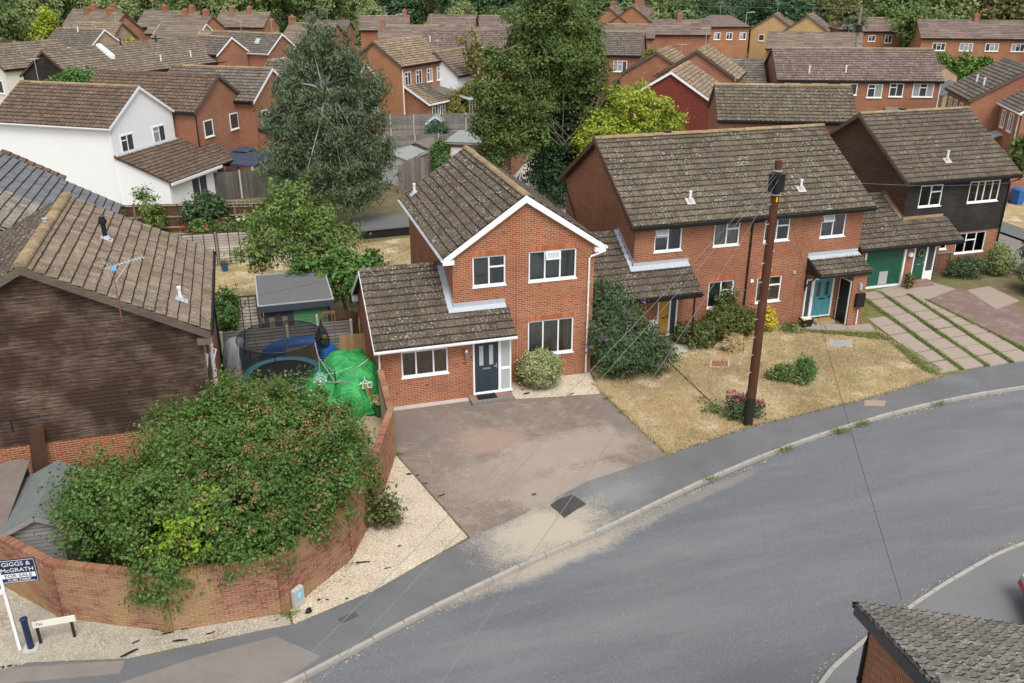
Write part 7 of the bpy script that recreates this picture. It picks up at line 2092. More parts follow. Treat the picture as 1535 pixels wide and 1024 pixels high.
def chimney(roof, x, y, zb, zt, wm='brick_far', pots=2):
    mb = MB(); mb.box((x - .3, y - .42, zb), (x + .3, y + .42, zt)); mb.box((x - .34, y - .46, zt - .22), (x + .34, y + .46, zt - .1)); c = mb.build('chimney', M[wm], roof)
    for i in range(pots):
        mb = MB(); mb.lathe([(.1, zt), (.08, zt + .16), (.09, zt + .18), (.08, zt + .2)], 8, (x, y - .2 + .4 * i)); mb.build('chimney_pot', M['terracotta'], c)

def aerial(c, x, y, z):
    mb = MB(); a = random.uniform(0, 3); h = random.uniform(.9, 1.6); d = np.array([math.cos(a), math.sin(a), 0]); e = np.array([-d[1], d[0], 0]); p = np.array([x, y, z + h])
    mb.tube([(x, y, z - .3), p], .022, 4); mb.tube([p - d * .4, p + d * .5], .016, 4)
    for k in range(5): mb.tube([p + d * (k * .2 - .35) - e * .22, p + d * (k * .2 - .35) + e * .22], .011, 3)
    mb.build('aerial', M['galv'], c)

def bghouse(name, label, A, ang, L, hw, zr, ze, wm='brick_far', rm='tile_f', barge='bargewood', lod=1, front=(), gab=(), gside='R', chims=(), gwall=None, cat='house', vents=(), black_gutter=True, hip=False, back=True, doors=()):
    t = thing(name, label, cat, (A[0], A[1], 0), R(ang))
    sl_ = (zr - ze) / hw; ov = .24; wi = .14
    wt = ze + sl_ * ov - .08; hy = hw - ov
    gp = [(0, wt), (hy, zr - .1), (2 * hy, wt)]
    mb = MB()
    wall(mb, (wi, -hy, 0), X_, Y_, [(0, wt), (L - 2 * wi, wt)])
    wall(mb, (wi, hy, 0), X_, -Y_, [(0, wt), (L - 2 * wi, wt)])
    gp2 = [(0, wt), (2 * hy, wt)] if hip else gp
    for x, inn, sd in ((wi, X_, 'L'), (L - wi, -X_, 'R')):
        if gwall and sd in gwall: continue
        wall(mb, (x, -hy, 0), Y_, inn, gp2)
    mb.build('wall', M[wm], t)
    if gwall:
        for sd, m in gwall.items():
            mb = MB(); wall(mb, (wi, -hy, 0) if sd == 'L' else (L - wi, -hy, 0), Y_, X_ if sd == 'L' else -X_, gp2); mb.build('gable_wall', M[m], t)
    SL = math.hypot(hw, zr - ze)
    if hip:
        mb = MB(); r = hw * .95
        c = [(0, -hw, ze), (L, -hw, ze), (L, hw, ze), (0, hw, ze)]; a, b = (r, 0, zr), (L - r, 0, zr)
        nst = 12
        for (p, q, s1, s2) in ((c[0], c[1], b, a), (c[1], c[2], b, b), (c[2], c[3], a, b), (c[3], c[0], a, a)):
            p, q, s1, s2 = [np.array(v, float) for v in (p, q, s1, s2)]
            for k in range(nst):
                f0, f1 = k / nst, (k + 1) / nst
                mb.face([p + (s2 - p) * f0 + Z_ * .05, q + (s1 - q) * f0 + Z_ * .05, q + (s1 - q) * f1, p + (s2 - p) * f1])
                mb.face([p + (s2 - p) * f0, q + (s1 - q) * f0, q + (s1 - q) * f0 + Z_ * .05, p + (s2 - p) * f0 + Z_ * .05])
        roof = mb.build('roof', M[rm], t)
    else:
        s1 = Slope((0, -hw, ze), (1, 0, 0), (0, hw, zr - ze), L, SL, None, rm, 1)
        s2 = Slope((L, hw, ze), (-1, 0, 0), (0, -hw, zr - ze), L, SL, None, rm, 1)
        mb = MB(); s1.deck(mb); s2.deck(mb)
        if lod == 0:
            for s_ in (s1, s2):
                for j in range(s_.nr):
                    p = s_.O + s_.V * j * s_.g; q = s_.O + s_.V * (j + 1.1) * s_.g
                    for i in range(max(1, int(L / 1.2))):
                        n_ = max(1, int(L / 1.2)); u0, u1 = L * i / n_, L * (i + 1) / n_; e0, e1 = random.uniform(.035, .06), random.uniform(.035, .06)
                        a, b = p + s_.U * u0, p + s_.U * u1; c, d = q + s_.U * u1, q + s_.U * u0
                        mb.face([a + s_.N * e0, b + s_.N * e1, c + s_.N * .012, d + s_.N * .012]); mb.face([a, b, b + s_.N * e1, a + s_.N * e0])
        roof = mb.build('roof', M[rm], t)
        if lod == 1:
            join_tiles('roof_tiles', [(s1, P) for P, _ in s1.spots()], 1, M[rm], roof)
            if back: join_tiles('roof_tiles', [(s2, P) for P, _ in s2.spots()], 1, M[rm], roof)
        mb = MB(); k = int(L / .9)
        for i in range(k):
            x0, x1 = L * i / k, L * (i + 1) / k - .015; dz = random.uniform(-.008, .01)
            mb.hexa([(x0, -.14, zr - .01 + dz), (x1, -.14, zr - .01 + dz), (x1, .14, zr - .01 + dz), (x0, .14, zr - .01 + dz), (x0, -.06, zr + .09 + dz), (x1, -.06, zr + .09 + dz), (x1, .06, zr + .09 + dz), (x0, .06, zr + .09 + dz)])
        rt = mb.build('ridge_tiles', M['ridge_o' if random.random() < .45 else rm], roof); rt['kind'] = 'stuff'
        for x in (-.03, L):
            mb = MB()
            for yo in (-hw, hw):
                mb.hexa([(x, yo, ze - .16), (x, 0, zr - .16), (x + .03, 0, zr - .16), (x + .03, yo, ze - .16), (x, yo, ze + .03), (x, 0, zr + .04), (x + .03, 0, zr + .04), (x + .03, yo, ze + .03)])
            xa, xb = (0, wi) if x < 0 else (L - wi, L)
            for yo in (-hw, hw): mb.hexa([(xa, yo, ze - .14), (xb, yo, ze - .14), (xb, 0, zr - .14), (xa, 0, zr - .14), (xa, yo, ze - .12), (xb, yo, ze - .12), (xb, 0, zr - .12), (xa, 0, zr - .12)])
            mb.build('bargeboard', M[barge], t)
    mb = MB(); mb.box((0, -hw + .02, ze - .16), (L, -hw + .05, ze - .0)); mb.box((0, -hw + .05, ze - .16), (L, -hy - .002, ze - .14)); mb.build('fascia', M['black' if black_gutter else 'upvc'], t)
    mb = MB(); mb.box((0, -hw - .09, ze - .07), (L, -hw + .018, ze + .0)); mb.build('gutter', M['black' if black_gutter else 'upvc'], t)
    for u, z, w, h, n in front: fwindow(t, (u, -hy, z), X_, -Y_, w, h, n)
    for u, z, w, h, n in gab:
        if gside == 'R': fwindow(t, (L - wi, -hy + u, z), Y_, X_, w, h, n)
        else: fwindow(t, (wi, hy - u, z), -Y_, -X_, w, h, n)
    for u, w, m in doors:
        mb = MB(); mb.box((u, -hy - .05, .02), (u + w, -hy - .005, 2.05)); mb.build('front_door', M[m], t)
    for c in chims: chimney(roof, c, 0, zr - .4, zr + .78)
    if random.random() < .7: aerial(roof, L * random.choice((.15, .5, .85)), .1, zr)
    for u, v, m in vents:
        P = np.array([u, -hw + v * hw, ze + v * (zr - ze)]); mb = MB(); mb.tube([P, P + (0, 0, .55)], .07, 8); mb.tube([P + (0, 0, .55), P + (0, 0, .63)], .1, 8); mb.build('vent_pipe', M[m], roof)
    return t, roof
def lean_roof(t, roof_parent, O, U, width, run, rise, mat, kind=1):
    """single pitched tiled roof; falls towards -V, i.e. O is the eave corner"""
    U = np.array(U, float); side = np.cross(Z_, U)
    s = Slope(O, U, side * run + Z_ * rise, width, math.hypot(run, rise), None, mat, kind)
    mb = MB(); s.deck(mb); r = mb.build('lower_roof', M[mat], t)
    join_tiles('roof_tiles', [(s, P) for P, _ in s.spots()], kind, M[mat], r)
    return r

# --- white rendered house
t, r = bghouse('rendered_house', 'white rendered house with a blank side wall and brown tiled roof', (-20.7, 38.5), -32.4, 9.25, 3.42, 7.6, 5.48, 'render', 'tile_w', 'upvc', 1, gab=[(.75, 3.75, 1.25, 1.12, 2), (4.0, 3.75, 1.3, 1.12, 2)], black_gutter=False)
mb = MB(); wall(mb, (9.1, -3.15, 0), X_, Y_, [(0, 3.55), (3.7, 2.25)]); wall(mb, (12.8, -3.15, 0), Y_, -X_, [(0, 2.3), (5.3, 2.3)]); mb.build('wall', M['render'], t)
lean_roof(t, r, (13.05, -3.3, 2.28), (0, 1, 0), 8.3, 3.9, 1.45, 'tile_w')
mb = MB(); mb.box((13.05, -3.3, 2.12), (13.15, 2.3, 2.28)); mb.build('gutter', M['upvc'], t)
mb = MB(); mb.hexa([(9.13, -3.2, 3.7), (9.4, -3.2, 3.6), (9.4, 3.1, 3.6), (9.13, 3.1, 3.7), (9.13, -3.2, 3.85), (9.4, -3.2, 3.64), (9.4, 3.1, 3.64), (9.13, 3.1, 3.85)]); mb.build('lead_flashing', M['lead'], t)
fwindow(t, (12.8, -.95, .12), Y_, X_, 1.75, 1.9, 2, tr=False)
pipe(t, [(9.12, -3.2, 5.3), (9.05, -3.2, 5.1), (9.05, -3.22, .1)], 'upvc', .05)
# --- brick houses stepping back behind it
t, r = bghouse('brick_house', 'orange brick gabled house behind the white rendered one', (-16.4, 43.7), -33.5, 10.1, 3.3, 7.6, 5.5, 'brick_far', 'tile_w', 'bargewood', 1, gab=[(.75, 3.65, 1.05, 1.15, 1), (3.9, 3.65, 1.1, 1.15, 1), (4.1, 1.0, 1.0, 1.15, 1), (1.7, .1, .9, 2.0, 1)])
pipe(t, [(10.0, -3.2, 5.3), (10.0, -3.1, 5.2), (9.98, -3.1, .1)], 'black', .05); pipe(t, [(10.0, 3.05, 5.3), (10.0, 3.05, .1)], 'black', .05)
t, r = bghouse('brick_house', 'red brick house with white verge left of the slim grey-green tree', (-11.4, 45.9), -31.5, 8.5, 3.2, 7.6, 5.6, 'brick_far', 'tile_f2', 'upvc', 1, gab=[(.9, 3.6, 1.15, 1.2, 2), (3.9, 3.6, 1.1, 1.1, 2)])
mb = MB(); wall(mb, (8.3, -2.6, 0), X_, Y_, [(0, 3.4), (3.2, 2.3)]); wall(mb, (11.5, -2.6, 0), Y_, -X_, [(0, 2.3), (4.5, 2.3)]); mb.build('wall', M['brick_far'], t)
lean_roof(t, r, (11.75, -2.75, 2.3), (0, 1, 0), 5.0, 3.4, 1.35, 'tile_w'); fwindow(t, (11.5, -1.4, .9), Y_, X_, 2.1, 1.2, 3)
t, r = bghouse('brick_house', 'red brick house mostly hidden by the slim grey-green tree', (-4.2, 47.5), -32, 8.5, 3.2, 7.6, 5.6, 'brick_far', 'tile_f2', 'upvc', 1, gab=[(1.0, 3.6, 1.15, 1.2, 2), (4.0, 3.6, 1.1, 1.1, 2)])
# --- long terrace with black boarded end
t, r = bghouse('long_terrace', 'long low-ridged terrace with a black boarded gable at its left end', (-23.0, 60.6), 45.7, 18.2, 3.75, 7.6, 5.3, 'brick_far', 'tile_f', 'door_br', 1, front=[(13.2, 3.6, 1.7, 1.1, 3), (15.9, 3.6, 1.4, 1.1, 2)], gwall={'L': 'clad_b'}, vents=[(8.3, .95, 'black'), (12.5, .93, 'black'), (10.5, .25, 'white'), (14.5, .3, 'white')])
mb = MB(); mb.hexa([(5.6, -1.8, 6.3), (6.1, -1.8, 6.3), (6.1, -.1, 7.2), (5.6, -.1, 7.2), (5.6, -1.8, 6.85), (6.1, -1.8, 6.85), (6.1, -.1, 7.8), (5.6, -.1, 7.8)]); mb.build('gable_cheek', M['render'], r)  # white cheek of the gable where the party wall steps
for i in range(14):
    mb = MB(); z = 3.0 + i * .3; k = 3.3 if z < 5.5 else max(.2, (7.45 - z) / .6)
    mb.box((.10, -k, z), (.135, k, z + .27)); mb.build('board', M['clad_b'], t)
bghouse('cream_house', 'cream rendered house at the left edge with small brown-framed windows', (-29.5, 67.9), 42, 8.0, 3.2, 7.6, 5.6, 'cream', 'tile_f', 'door_br', 1, gab=[(1.2, 3.4, 1.0, 1.2, 1), (1.0, .9, 1.0, 1.1, 1), (4.2, 3.4, 1.0, 1.2, 1)], gside='L')
bghouse('pale_brick_house', 'pale brick gabled house with white verge left of centre skyline', (-26.3, 90.8), -37, 7.0, 2.7, 7.6, 5.8, 'brick_pale', 'tile_f2', 'upvc', 1, gab=[(.7, 4.2, 1.1, .8, 2), (2.9, 4.2, 1.4, .8, 3)], vents=[(3.6, .8, 'white')], black_gutter=False)
bghouse('tan_roofed_house', 'house with pale tan roof just behind the pale brick gable', (-25.6, 100.2), -22, 6.2, 3.5, 7.6, 5.5, 'brick_pale', 'tile_f4', 'bargewood', 1, front=[(4.0, 3.9, 1.4, 1.1, 3)])
bghouse('low_roofed_house', 'low dark-roofed house behind the lime green tree', (-39.5, 92.5), -33, 9.5, 3.0, 6.8, 5.0, 'brick_pale', 'tile_f2', 'bargewood', 1)
bghouse('white_gabled_house', 'house with white verge at the far left skyline edge', (-51.5, 118), -33, 8.0, 3.0, 7.0, 5.2, 'brick_pale', 'tile_f', 'upvc', 0, gab=[(1.5, 3.2, 1.4, 1.1, 2)])
bghouse('chimneyed_house', 'orange gabled house with two chimneys, second row on the far left', (-28.8, 122.6), -36, 9.2, 3.3, 7.6, 5.4, 'brick_or', 'tile_f', 'bargewood', 0, chims=(2.7, 6.6))
bghouse('chimneyed_house', 'farthest left house whose chimneys stand against the trees', (-30.4, 133), -30, 9.0, 3.2, 7.6, 5.4, 'brick_or', 'tile_f3', 'bargewood', 0, chims=(3.9, 7.4))
bghouse('chimneyed_house', 'two-chimney house with white windows below the wood, left of centre', (-19.3, 126.3), -30, 9.6, 3.2, 7.6, 5.4, 'brick_far', 'tile_f', 'bargewood', 0, front=[(2.6, 3.6, 1.2, 1.1, 2), (5.2, 3.6, 1.2, 1.1, 2), (1.4, 1.0, 1.6, 1.2, 2)], chims=(3.6, 8.2))
bghouse('chimneyed_house', 'broad house with two orange chimneys and an orange brick gable', (-16.6, 114.4), -34, 9.0, 3.7, 7.6, 5.3, 'brick_or', 'tile_f', 'bargewood', 0, chims=(4.6, 8.0))
bghouse('tan_gabled_house', 'tan brick house with a white-edged gable among the far left roofs', (-15.2, 96.2), -31, 6.4, 2.5, 7.6, 6.0, 'brick_tan', 'tile_f', 'upvc', 0, gab=[(2, 4.5, .7, .6, 1)])
bghouse('chimneyed_house', 'orange gabled house with two chimneys near the middle of the left skyline', (-8.1, 118.6), -27, 8.0, 3.0, 7.6, 5.7, 'brick_or', 'tile_f', 'bargewood', 0, front=[(4.0, 4.2, 1.2, 1.0, 2)], gab=[(3.4, 3.9, 1.6, .9, 2)], chims=(2.0, 4.7))
bghouse('bungalow', 'small beige-gabled bungalow roof tucked among the left roofs', (-10.4, 88.0), -24, 6.0, 1.9, 7.1, 5.9, 'cream', 'tile_f4', 'upvc', 0)
bghouse('gabled_house', 'brick house with three small gable windows and a roof light', (-8.6, 79.1), -41, 9.2, 2.7, 7.7, 5.9, 'brick_far', 'tile_f2', 'upvc', 1, gab=[(.5, 4.2, .9, 1.1, 1), (1.9, 4.2, 1.0, 1.1, 2), (3.4, 4.2, .8, 1.1, 1)], black_gutter=False)
mb = MB(); mb.obox((-4.25, 73.55, 6.98), (.2, -.17, 0), (.13, .15, .25), (-.03, -.03, .03)); tag(mb.build('roof_light', M['obscure']), 'small pale roof light on the brown roof with three gable windows', 'roof light')
bghouse('gabled_house', 'narrow brick gable with white verge just left of the roof light house', (-10.4, 75.2), -47, 5.2, 2.3, 7.6, 6.0, 'brick_far', 'tile_f2', 'upvc', 1, gab=[(1.6, 3.4, 1.0, 1.2, 1)])
mb = MB(); mb.box((0, 0, 0), (5.5, 3.6, 2.6)); fl_ = thing('flat_roofed_garage', 'flat grey-roofed garage below the three-window gable', 'garage', (-5.0, 66.2, 0), R(-38)); mb.build('wall', M['brick_far'], fl_)
mb = MB(); mb.box((-.15, -.15, 2.602), (5.65, 3.75, 2.8)); mb.build('roof', M['felt'], fl_)
bghouse('far_house', 'brown-roofed house glimpsed left of the slim tree, with a tall chimney', (.3, 91.7), -32, 6.5, 3.5, 7.6, 5.4, 'brick_far', 'tile_f', 'bargewood', 0, chims=(.4,))
bghouse('far_house', 'low dark roof with a blue-grey flat end on the left skyline', (3.6, 112), -25, 7.0, 2.2, 6.6, 5.3, 'brick_far', 'tile_f2', 'bargewood', 0)
bghouse('far_house', 'purple-brown roof with a brick gable right of the slim tree', (10.6, 103), -12, 6.9, 2.6, 7.6, 5.9, 'brick_far', 'tile_f3', 'bargewood', 0, chims=(6.2,))
bghouse('far_house', 'brown roof with an orange chimney, in front of the purple one', (10.4, 85.2), -10, 7.4, 2.7, 7.5, 5.8, 'brick_or', 'tile_f', 'bargewood', 0, chims=(.6,))
bghouse('far_house', 'wide purple-brown roof in the middle of the skyline', (20.2, 102.5), -22, 6.9, 2.6, 7.6, 5.8, 'brick_pale', 'tile_f3', 'bargewood', 0)
bghouse('far_house', 'purple roof with a tan gable beside the tall green tree', (26.9, 99.4), -18, 7.0, 2.6, 7.6, 5.8, 'brick_tan', 'tile_f3', 'bargewood', 0, chims=(4.5,))
bghouse('far_house', 'long brown roof lying just behind the four-window terrace', (10.8, 84.6), -14, 12.0, 2.3, 7.3, 5.6, 'brick_far', 'tile_f', 'bargewood', 0)
bghouse('brick_terrace', 'four-window brick terrace left of the tall green tree', (14.1, 75.3), -21.5, 10.6, 3.3, 7.6, 5.55, 'brick_or', 'tile_f3', 'bargewood', 1, front=[(1.6, 3.9, 1.5, 1.1, 2), (4.2, 3.9, 1.6, 1.1, 3), (6.8, 3.9, 1.7, 1.2, 2), (9.0, 3.9, 1.2, 1.1, 2)], vents=[(1.0, .45, 'cream'), (6.0, .4, 'white')])
t, r = bghouse('brick_terrace', 'orange brick house with a tan roof between the two tall trees', (6.2, 60.6), 42, 7.8, 3.4, 7.7, 5.55, 'brick_or', 'tile_f4', 'bargewood', 1, front=[(.6, 3.7, 1.0, 1.3, 2), (2.4, 3.7, .95, 1.3, 2), (4.2, 3.7, .9, 1.3, 2), (5.9, 3.7, 1.0, 1.3, 2)])
pipe(t, [(.3, -3.2, 5.3), (.3, -3.2, .1)], 'upvc', .06)
mb = MB(); wall(mb, (.6, -5.9, 0), X_, Y_, [(0, 2.3), (2.9, 2.3)]); wall(mb, (.6, -5.9, 0), Y_, X_, [(0, 2.3), (2.8, 3.7)]); wall(mb, (3.5, -5.9, 0), Y_, -X_, [(0, 2.3), (2.8, 3.7)]); mb.build('wall', M['brick_far'], t)
lean_roof(t, r, (.4, -6.15, 2.25), (1, 0, 0), 1.4, 3.0, 1.5, 'tile_f4'); lean_roof(t, r, (1.82, -6.15, 2.25), (1, 0, 0), 1.9, 3.0, 1.5, 'tile_f2')
mb = MB(); mb.box((.38, -6.22, 2.08), (3.75, -6.13, 2.25)); mb.hexa([(.36, -6.15, 2.1), (.36, -3.2, 3.6), (.4, -3.2, 3.6), (.4, -6.15, 2.1), (.36, -6.15, 2.3), (.36, -3.2, 3.8), (.4, -3.2, 3.8), (.4, -6.15, 2.3)]); mb.build('bargeboard', M['upvc'], t)
fwindow(t, (1.2, -5.9, .9), X_, -Y_, .95, 1.25, 2); fwindow(t, (2.5, -5.9, .9), X_, -Y_, .8, 1.2, 2)
mb = MB(); mb.box((4.2, -6.0, 0), (7.2, -3.2, 2.5)); mb.build('wall', M['brick_or'], t)
mb = MB(); mb.hexa([(4.0, -6.2, 2.52), (7.4, -6.2, 2.52), (7.4, -3.2, 3.0), (4.0, -3.2, 3.0), (4.0, -6.2, 2.62), (7.4, -6.2, 2.62), (7.4, -3.2, 3.1), (4.0, -3.2, 3.1)]); mb.build('lower_roof', M['felt'], t)
mb = MB(); mb.hexa([(4.6, -8.0, 2.2), (7.2, -8.0, 2.2), (7.2, -6.3, 2.6), (4.6, -6.3, 2.6), (4.6, -8.0, 2.28), (7.2, -8.0, 2.28), (7.2, -6.3, 2.68), (4.6, -6.3, 2.68)]); 
for i in range(6): mb.box((4.7 + i * .48, -7.95, 0), (4.76 + i * .48, -7.88, 2.2))
mb.build('conservatory_roof', M['obscure'], t)
bghouse('brown_roofed_house', 'brown roof and white cladding right of the tan-roofed house', (12.6, 62.8), 42, 5.5, 3.0, 6.4, 4.2, 'render', 'tile_f', 'bargewood', 1)
bghouse('brick_terrace', 'brick house with a white balcony rail right of the tall green tree', (29.5, 69.8), -29, 8.6, 3.6, 7.6, 5.4, 'brick_far', 'tile_f2', 'bargewood', 1, front=[(1.9, 3.7, 1.1, 1.15, 2), (5.6, 3.7, 1.5, 1.15, 3), (2.0, 1.0, 1.2, 1.2, 2)], vents=[(3.2, .7, 'white')])
bghouse('bungalow', 'long brown-roofed bungalow with a brick gable, white windows and dark door', (51.0, 96.9), -38.5, 10.9, 3.1, 5.6, 3.7, 'brick_far', 'tile_f', 'bargewood', 0, front=[(3.0, 2.1, 1.2, 1.1, 2), (5.4, 2.1, 1.2, 1.1, 2), (8.4, 2.1, .9, 1.1, 2), (9.5, 2.1, .8, 1.1, 2)], doors=[(6.9, .9, 'door_k'), (1.8, .9, 'white')])
bghouse('tan_brick_house', 'tan brick house with stepped gables against the dark trees', (53.4, 107.0), 50, 9.0, 4.2, 8.2, 5.3, 'brick_or', 'tile_f3', 'bargewood', 0, chims=(3.0, 5.5), gab=[(2.6, 4.4, .7, .7, 1)], gside='L')
bghouse('tan_brick_house', 'lower stepped gable of tan brick left of the tall tan gable', (50.6, 109.4), 50, 8.0, 3.4, 7.8, 5.4, 'brick_or', 'tile_f3', 'bargewood', 0, chims=(2.0,))
bghouse('far_house', 'low purple roof before the tan stepped gables', (37.5, 82), -25, 7.6, 2.4, 7.4, 5.9, 'brick_or', 'tile_f3', 'bargewood', 0)
bghouse('far_house', 'purple roof with small chimneys behind the long bungalow', (47.2, 85.9), -22, 7.6, 2.5, 7.5, 5.8, 'brick_far', 'tile_f3', 'bargewood', 0, chims=(3.6,))
bghouse('hipped_house', 'orange brick house with a hipped grey roof and four white windows', (55.6, 90.6), -15.5, 7.6, 2.6, 7.7, 6.3, 'brick_or', 'tile_f3', hip=True, front=[(.9, 4.6, .8, .95, 2), (2.6, 4.6, .9, .95, 2), (4.3, 4.6, .9, .95, 2), (6.2, 4.6, .9, .95, 2)])
bghouse('yellow_brick_house', 'yellow brick house with a sloping roof edge, left of a matching pair', (67.6, 89.2), 48, 6.0, 3.3, 7.7, 5.6, 'brick_tan', 'tile_f3', 'bargewood', 0, gab=[(1.2, 4.0, .8, .9, 1)], gside='L')
bghouse('yellow_brick_house', 'yellow brick house with its roof falling right, right of a matching pair', (70.6, 85.4), 48, 6.0, 3.1, 7.7, 5.6, 'brick_tan', 'tile_f3', 'bargewood', 0, gab=[(3.5, 3.6, .8, .7, 1)], gside='L')
bghouse('hipped_house', 'low orange brick house with a hipped roof and brown garage door', (74.3, 84.6), -15, 7.0, 2.6, 7.5, 6.0, 'brick_or', 'tile_f3', hip=True)
bghouse('far_house', 'grey-roofed tan house with small windows behind the grey telegraph pole', (76.0, 81.6), -15, 7.2, 2.6, 7.5, 5.9, 'brick_or', 'tile_f3', 'bargewood', 0, front=[(.9, 4.6, 1.0, .8, 2), (3.2, 4.4, 1.0, 1.0, 2)])
bghouse('yellow_brick_house', 'tall pale yellow brick gable left of the long right-hand terrace', (81.0, 79.0), 35, 5.5, 2.6, 7.9, 5.6, 'brick_tan', 'tile_f3', 'bargewood', 0, gab=[(2.4, 4.2, .7, 1.0, 1)], gside='L')
bghouse('brick_terrace', 'long two-storey brick terrace with white windows on the right skyline', (78.6, 72.9), -24.6, 18.5, 3.2, 7.7, 5.7, 'brick_or', 'tile_f3', 'bargewood', 0, front=[(1.6, 4.2, 1.6, .95, 3), (4.9, 4.2, 1.6, .95, 3), (8.0, 4.2, 1.6, .95, 3), (11.1, 4.2, 1.6, .95, 3), (14.2, 4.2, 1.6, .95, 3), (4.7, 1.7, 1.6, 1.0, 3), (7.5, 1.7, 1.6, 1.0, 3), (12.0, 1.7, .9, .9, 2)], chims=(7.2,), doors=[(2.6, .9, 'white'), (10.2, .9, 'white')])
bghouse('bungalow', 'long low brown-roofed house with a brick gable behind the white-windowed terrace', (64.6, 85.4), -34, 12.4, 3.2, 5.7, 3.7, 'brick_far', 'tile_f', 'bargewood', 0, front=[(1.2, 2.0, 1.6, 1.1, 3)])
t, r = bghouse('brick_terrace', 'long brick terrace with rows of white windows behind the clad house', (40.5, 45.4), -20.6, 14.4, 3.9, 7.6, 5.2, 'brick_far', 'tile_f3', 'bargewood', 1, front=[(.7, 3.95, 1.4, 1.0, 2), (3.1, 3.95, 1.4, 1.0, 2), (5.6, 3.95, 1.5, 1.0, 2), (8.0, 3.75, 1.3, 1.15, 2), (9.9, 3.85, 1.2, 1.15, 2), (11.9, 3.85, 1.8, 1.15, 3), (8.0, 1.1, 1.2, 1.1, 2)], vents=[(2.9, .22, 'white'), (6.1, .24, 'white')])
pipe(t, [(14.2, -3.8, 5.1), (14.2, -3.72, 4.9), (14.2, -3.72, .1)], 'upvc', .05)
mb = MB(); mb.hexa([(9.7, -4.4, 2.5), (11.0, -4.4, 2.5), (11.0, -3.67, 2.9), (9.7, -3.67, 2.9), (9.7, -4.4, 2.58), (11.0, -4.4, 2.58), (11.0, -3.67, 2.98), (9.7, -3.67, 2.98)]); mb.build('porch_roof', M['tile_f3'], t)
mb = MB(); mb.box((8.9, -.1, 7.1), (8.93, .1, 7.66)); mb.build('roof_joint', M['bargewood'], r)
bghouse('brick_house', 'house with a lichen-speckled roof just behind the teal door house', (23.2, 24.0), -21.7, 8.7, 3.0, 7.6, 5.75, 'brick_far', 'tile_t', 'bargewood', 1)
bghouse('lower_house', 'low grey-roofed wing left of the long brick terrace', (32.5, 50.5), -20.6, 9.0, 3.4, 6.4, 4.2, 'brick_far', 'tile_f2', 'bargewood', 1, chims=())
bghouse('tile_hung_house', 'house with a dark red tile-hung gable behind the yellow-green tree', (23.5, 31.1), 53.5, 7.5, 3.3, 7.6, 5.55, 'brick_far', 'tile_f4', 'upvc', 1, gwall={'L': 'tile_hung'})
bghouse('brick_house', 'taller brick house stepping up behind the tile-hung gable', (29.6, 39.0), 53.5, 6.0, 3.5, 8.2, 6.0, 'brick_far', 'tile_f4', 'bargewood', 1)
bghouse('brick_house', 'plain red brick gable left of and behind the tile-hung house', (28.8, 44.9), 53.5, 6.0, 3.4, 7.6, 5.5, 'brick_far', 'tile_f4', 'bargewood', 1, gside='L')
t, r = bghouse('brick_house', 'big brick gable with grey-brown roof behind the clad house, right', (53.9, 31.9), -117.3, 7.2, 4.1, 7.6, 5.1, 'brick_far', 'tile_f2', 'bargewood', 1, front=[(.9, 3.4, 1.0, 1.2, 2), (2.6, 3.4, .9, 1.2, 2), (4.3, 3.4, .9, 1.2, 2), (6.0, 3.2, .8, 1.3, 2), (6.0, .9, .8, 1.1, 2)], vents=[(3.2, .35, 'white'), (5.2, .35, 'white')])
t, r = bghouse('brick_house', 'brick house at the right edge with two slim windows and white downpipe', (52.3, 24.5), -117.3, 5.2, 4.0, 7.4, 5.05, 'brick_far', 'tile_f2', 'upvc', 1, front=[(.8, 3.4, .85, 1.3, 2), (2.5, 3.4, 1.0, 1.3, 2), (2.6, .9, .8, 1.1, 2)], black_gutter=False)
pipe(t, [(4.9, -3.95, 5.0), (4.7, -3.82, 4.7), (4.7, -3.82, .1)], 'upvc', .06)
mb = MB(); mb.hexa([(.2, -4.9, 2.5), (1.9, -4.9, 2.5), (1.9, -3.76, 2.9), (.2, -3.76, 2.9), (.2, -4.9, 2.6), (1.9, -4.9, 2.6), (1.9, -3.76, 3.0), (.2, -3.76, 3.0)]); mb.build('porch_roof', M['lead'], t)
# brick flank closing the clad house plot on the right
gwr = thing('garden_wall', 'brown brick screen wall beyond the parking area at the right edge', 'wall', (41.5, 17.5, 0), R(-25)); mb = MB(); wall(mb, (0, 0, 0), X_, Y_, [(0, 1.8), (6, 1.8)]); mb.box((0, 0.001, 1.8), (6, .22, 1.88)); mb.build('wall', M['brick_far'], gwr)

# ------------------------------------------------------------------ trees and plants
def tree(name, label, base, blobs, nclump, per, cr, leaf, mat, r=.15, bark='bark', seed=0, nb=3, aspect=1.6, cat='tree', group=None, trunk=True, split=.35, **kw):
    t = thing(name, label, cat, (base[0], base[1], 0), 0, group)
    if trunk: limbs(t, (0, 0, 0), blobs, r, bark, 'trunk', nb, seed, split)
    crown(t, blobs, nclump, per, cr, leaf, mat, 'crown', aspect, **kw)
    return t

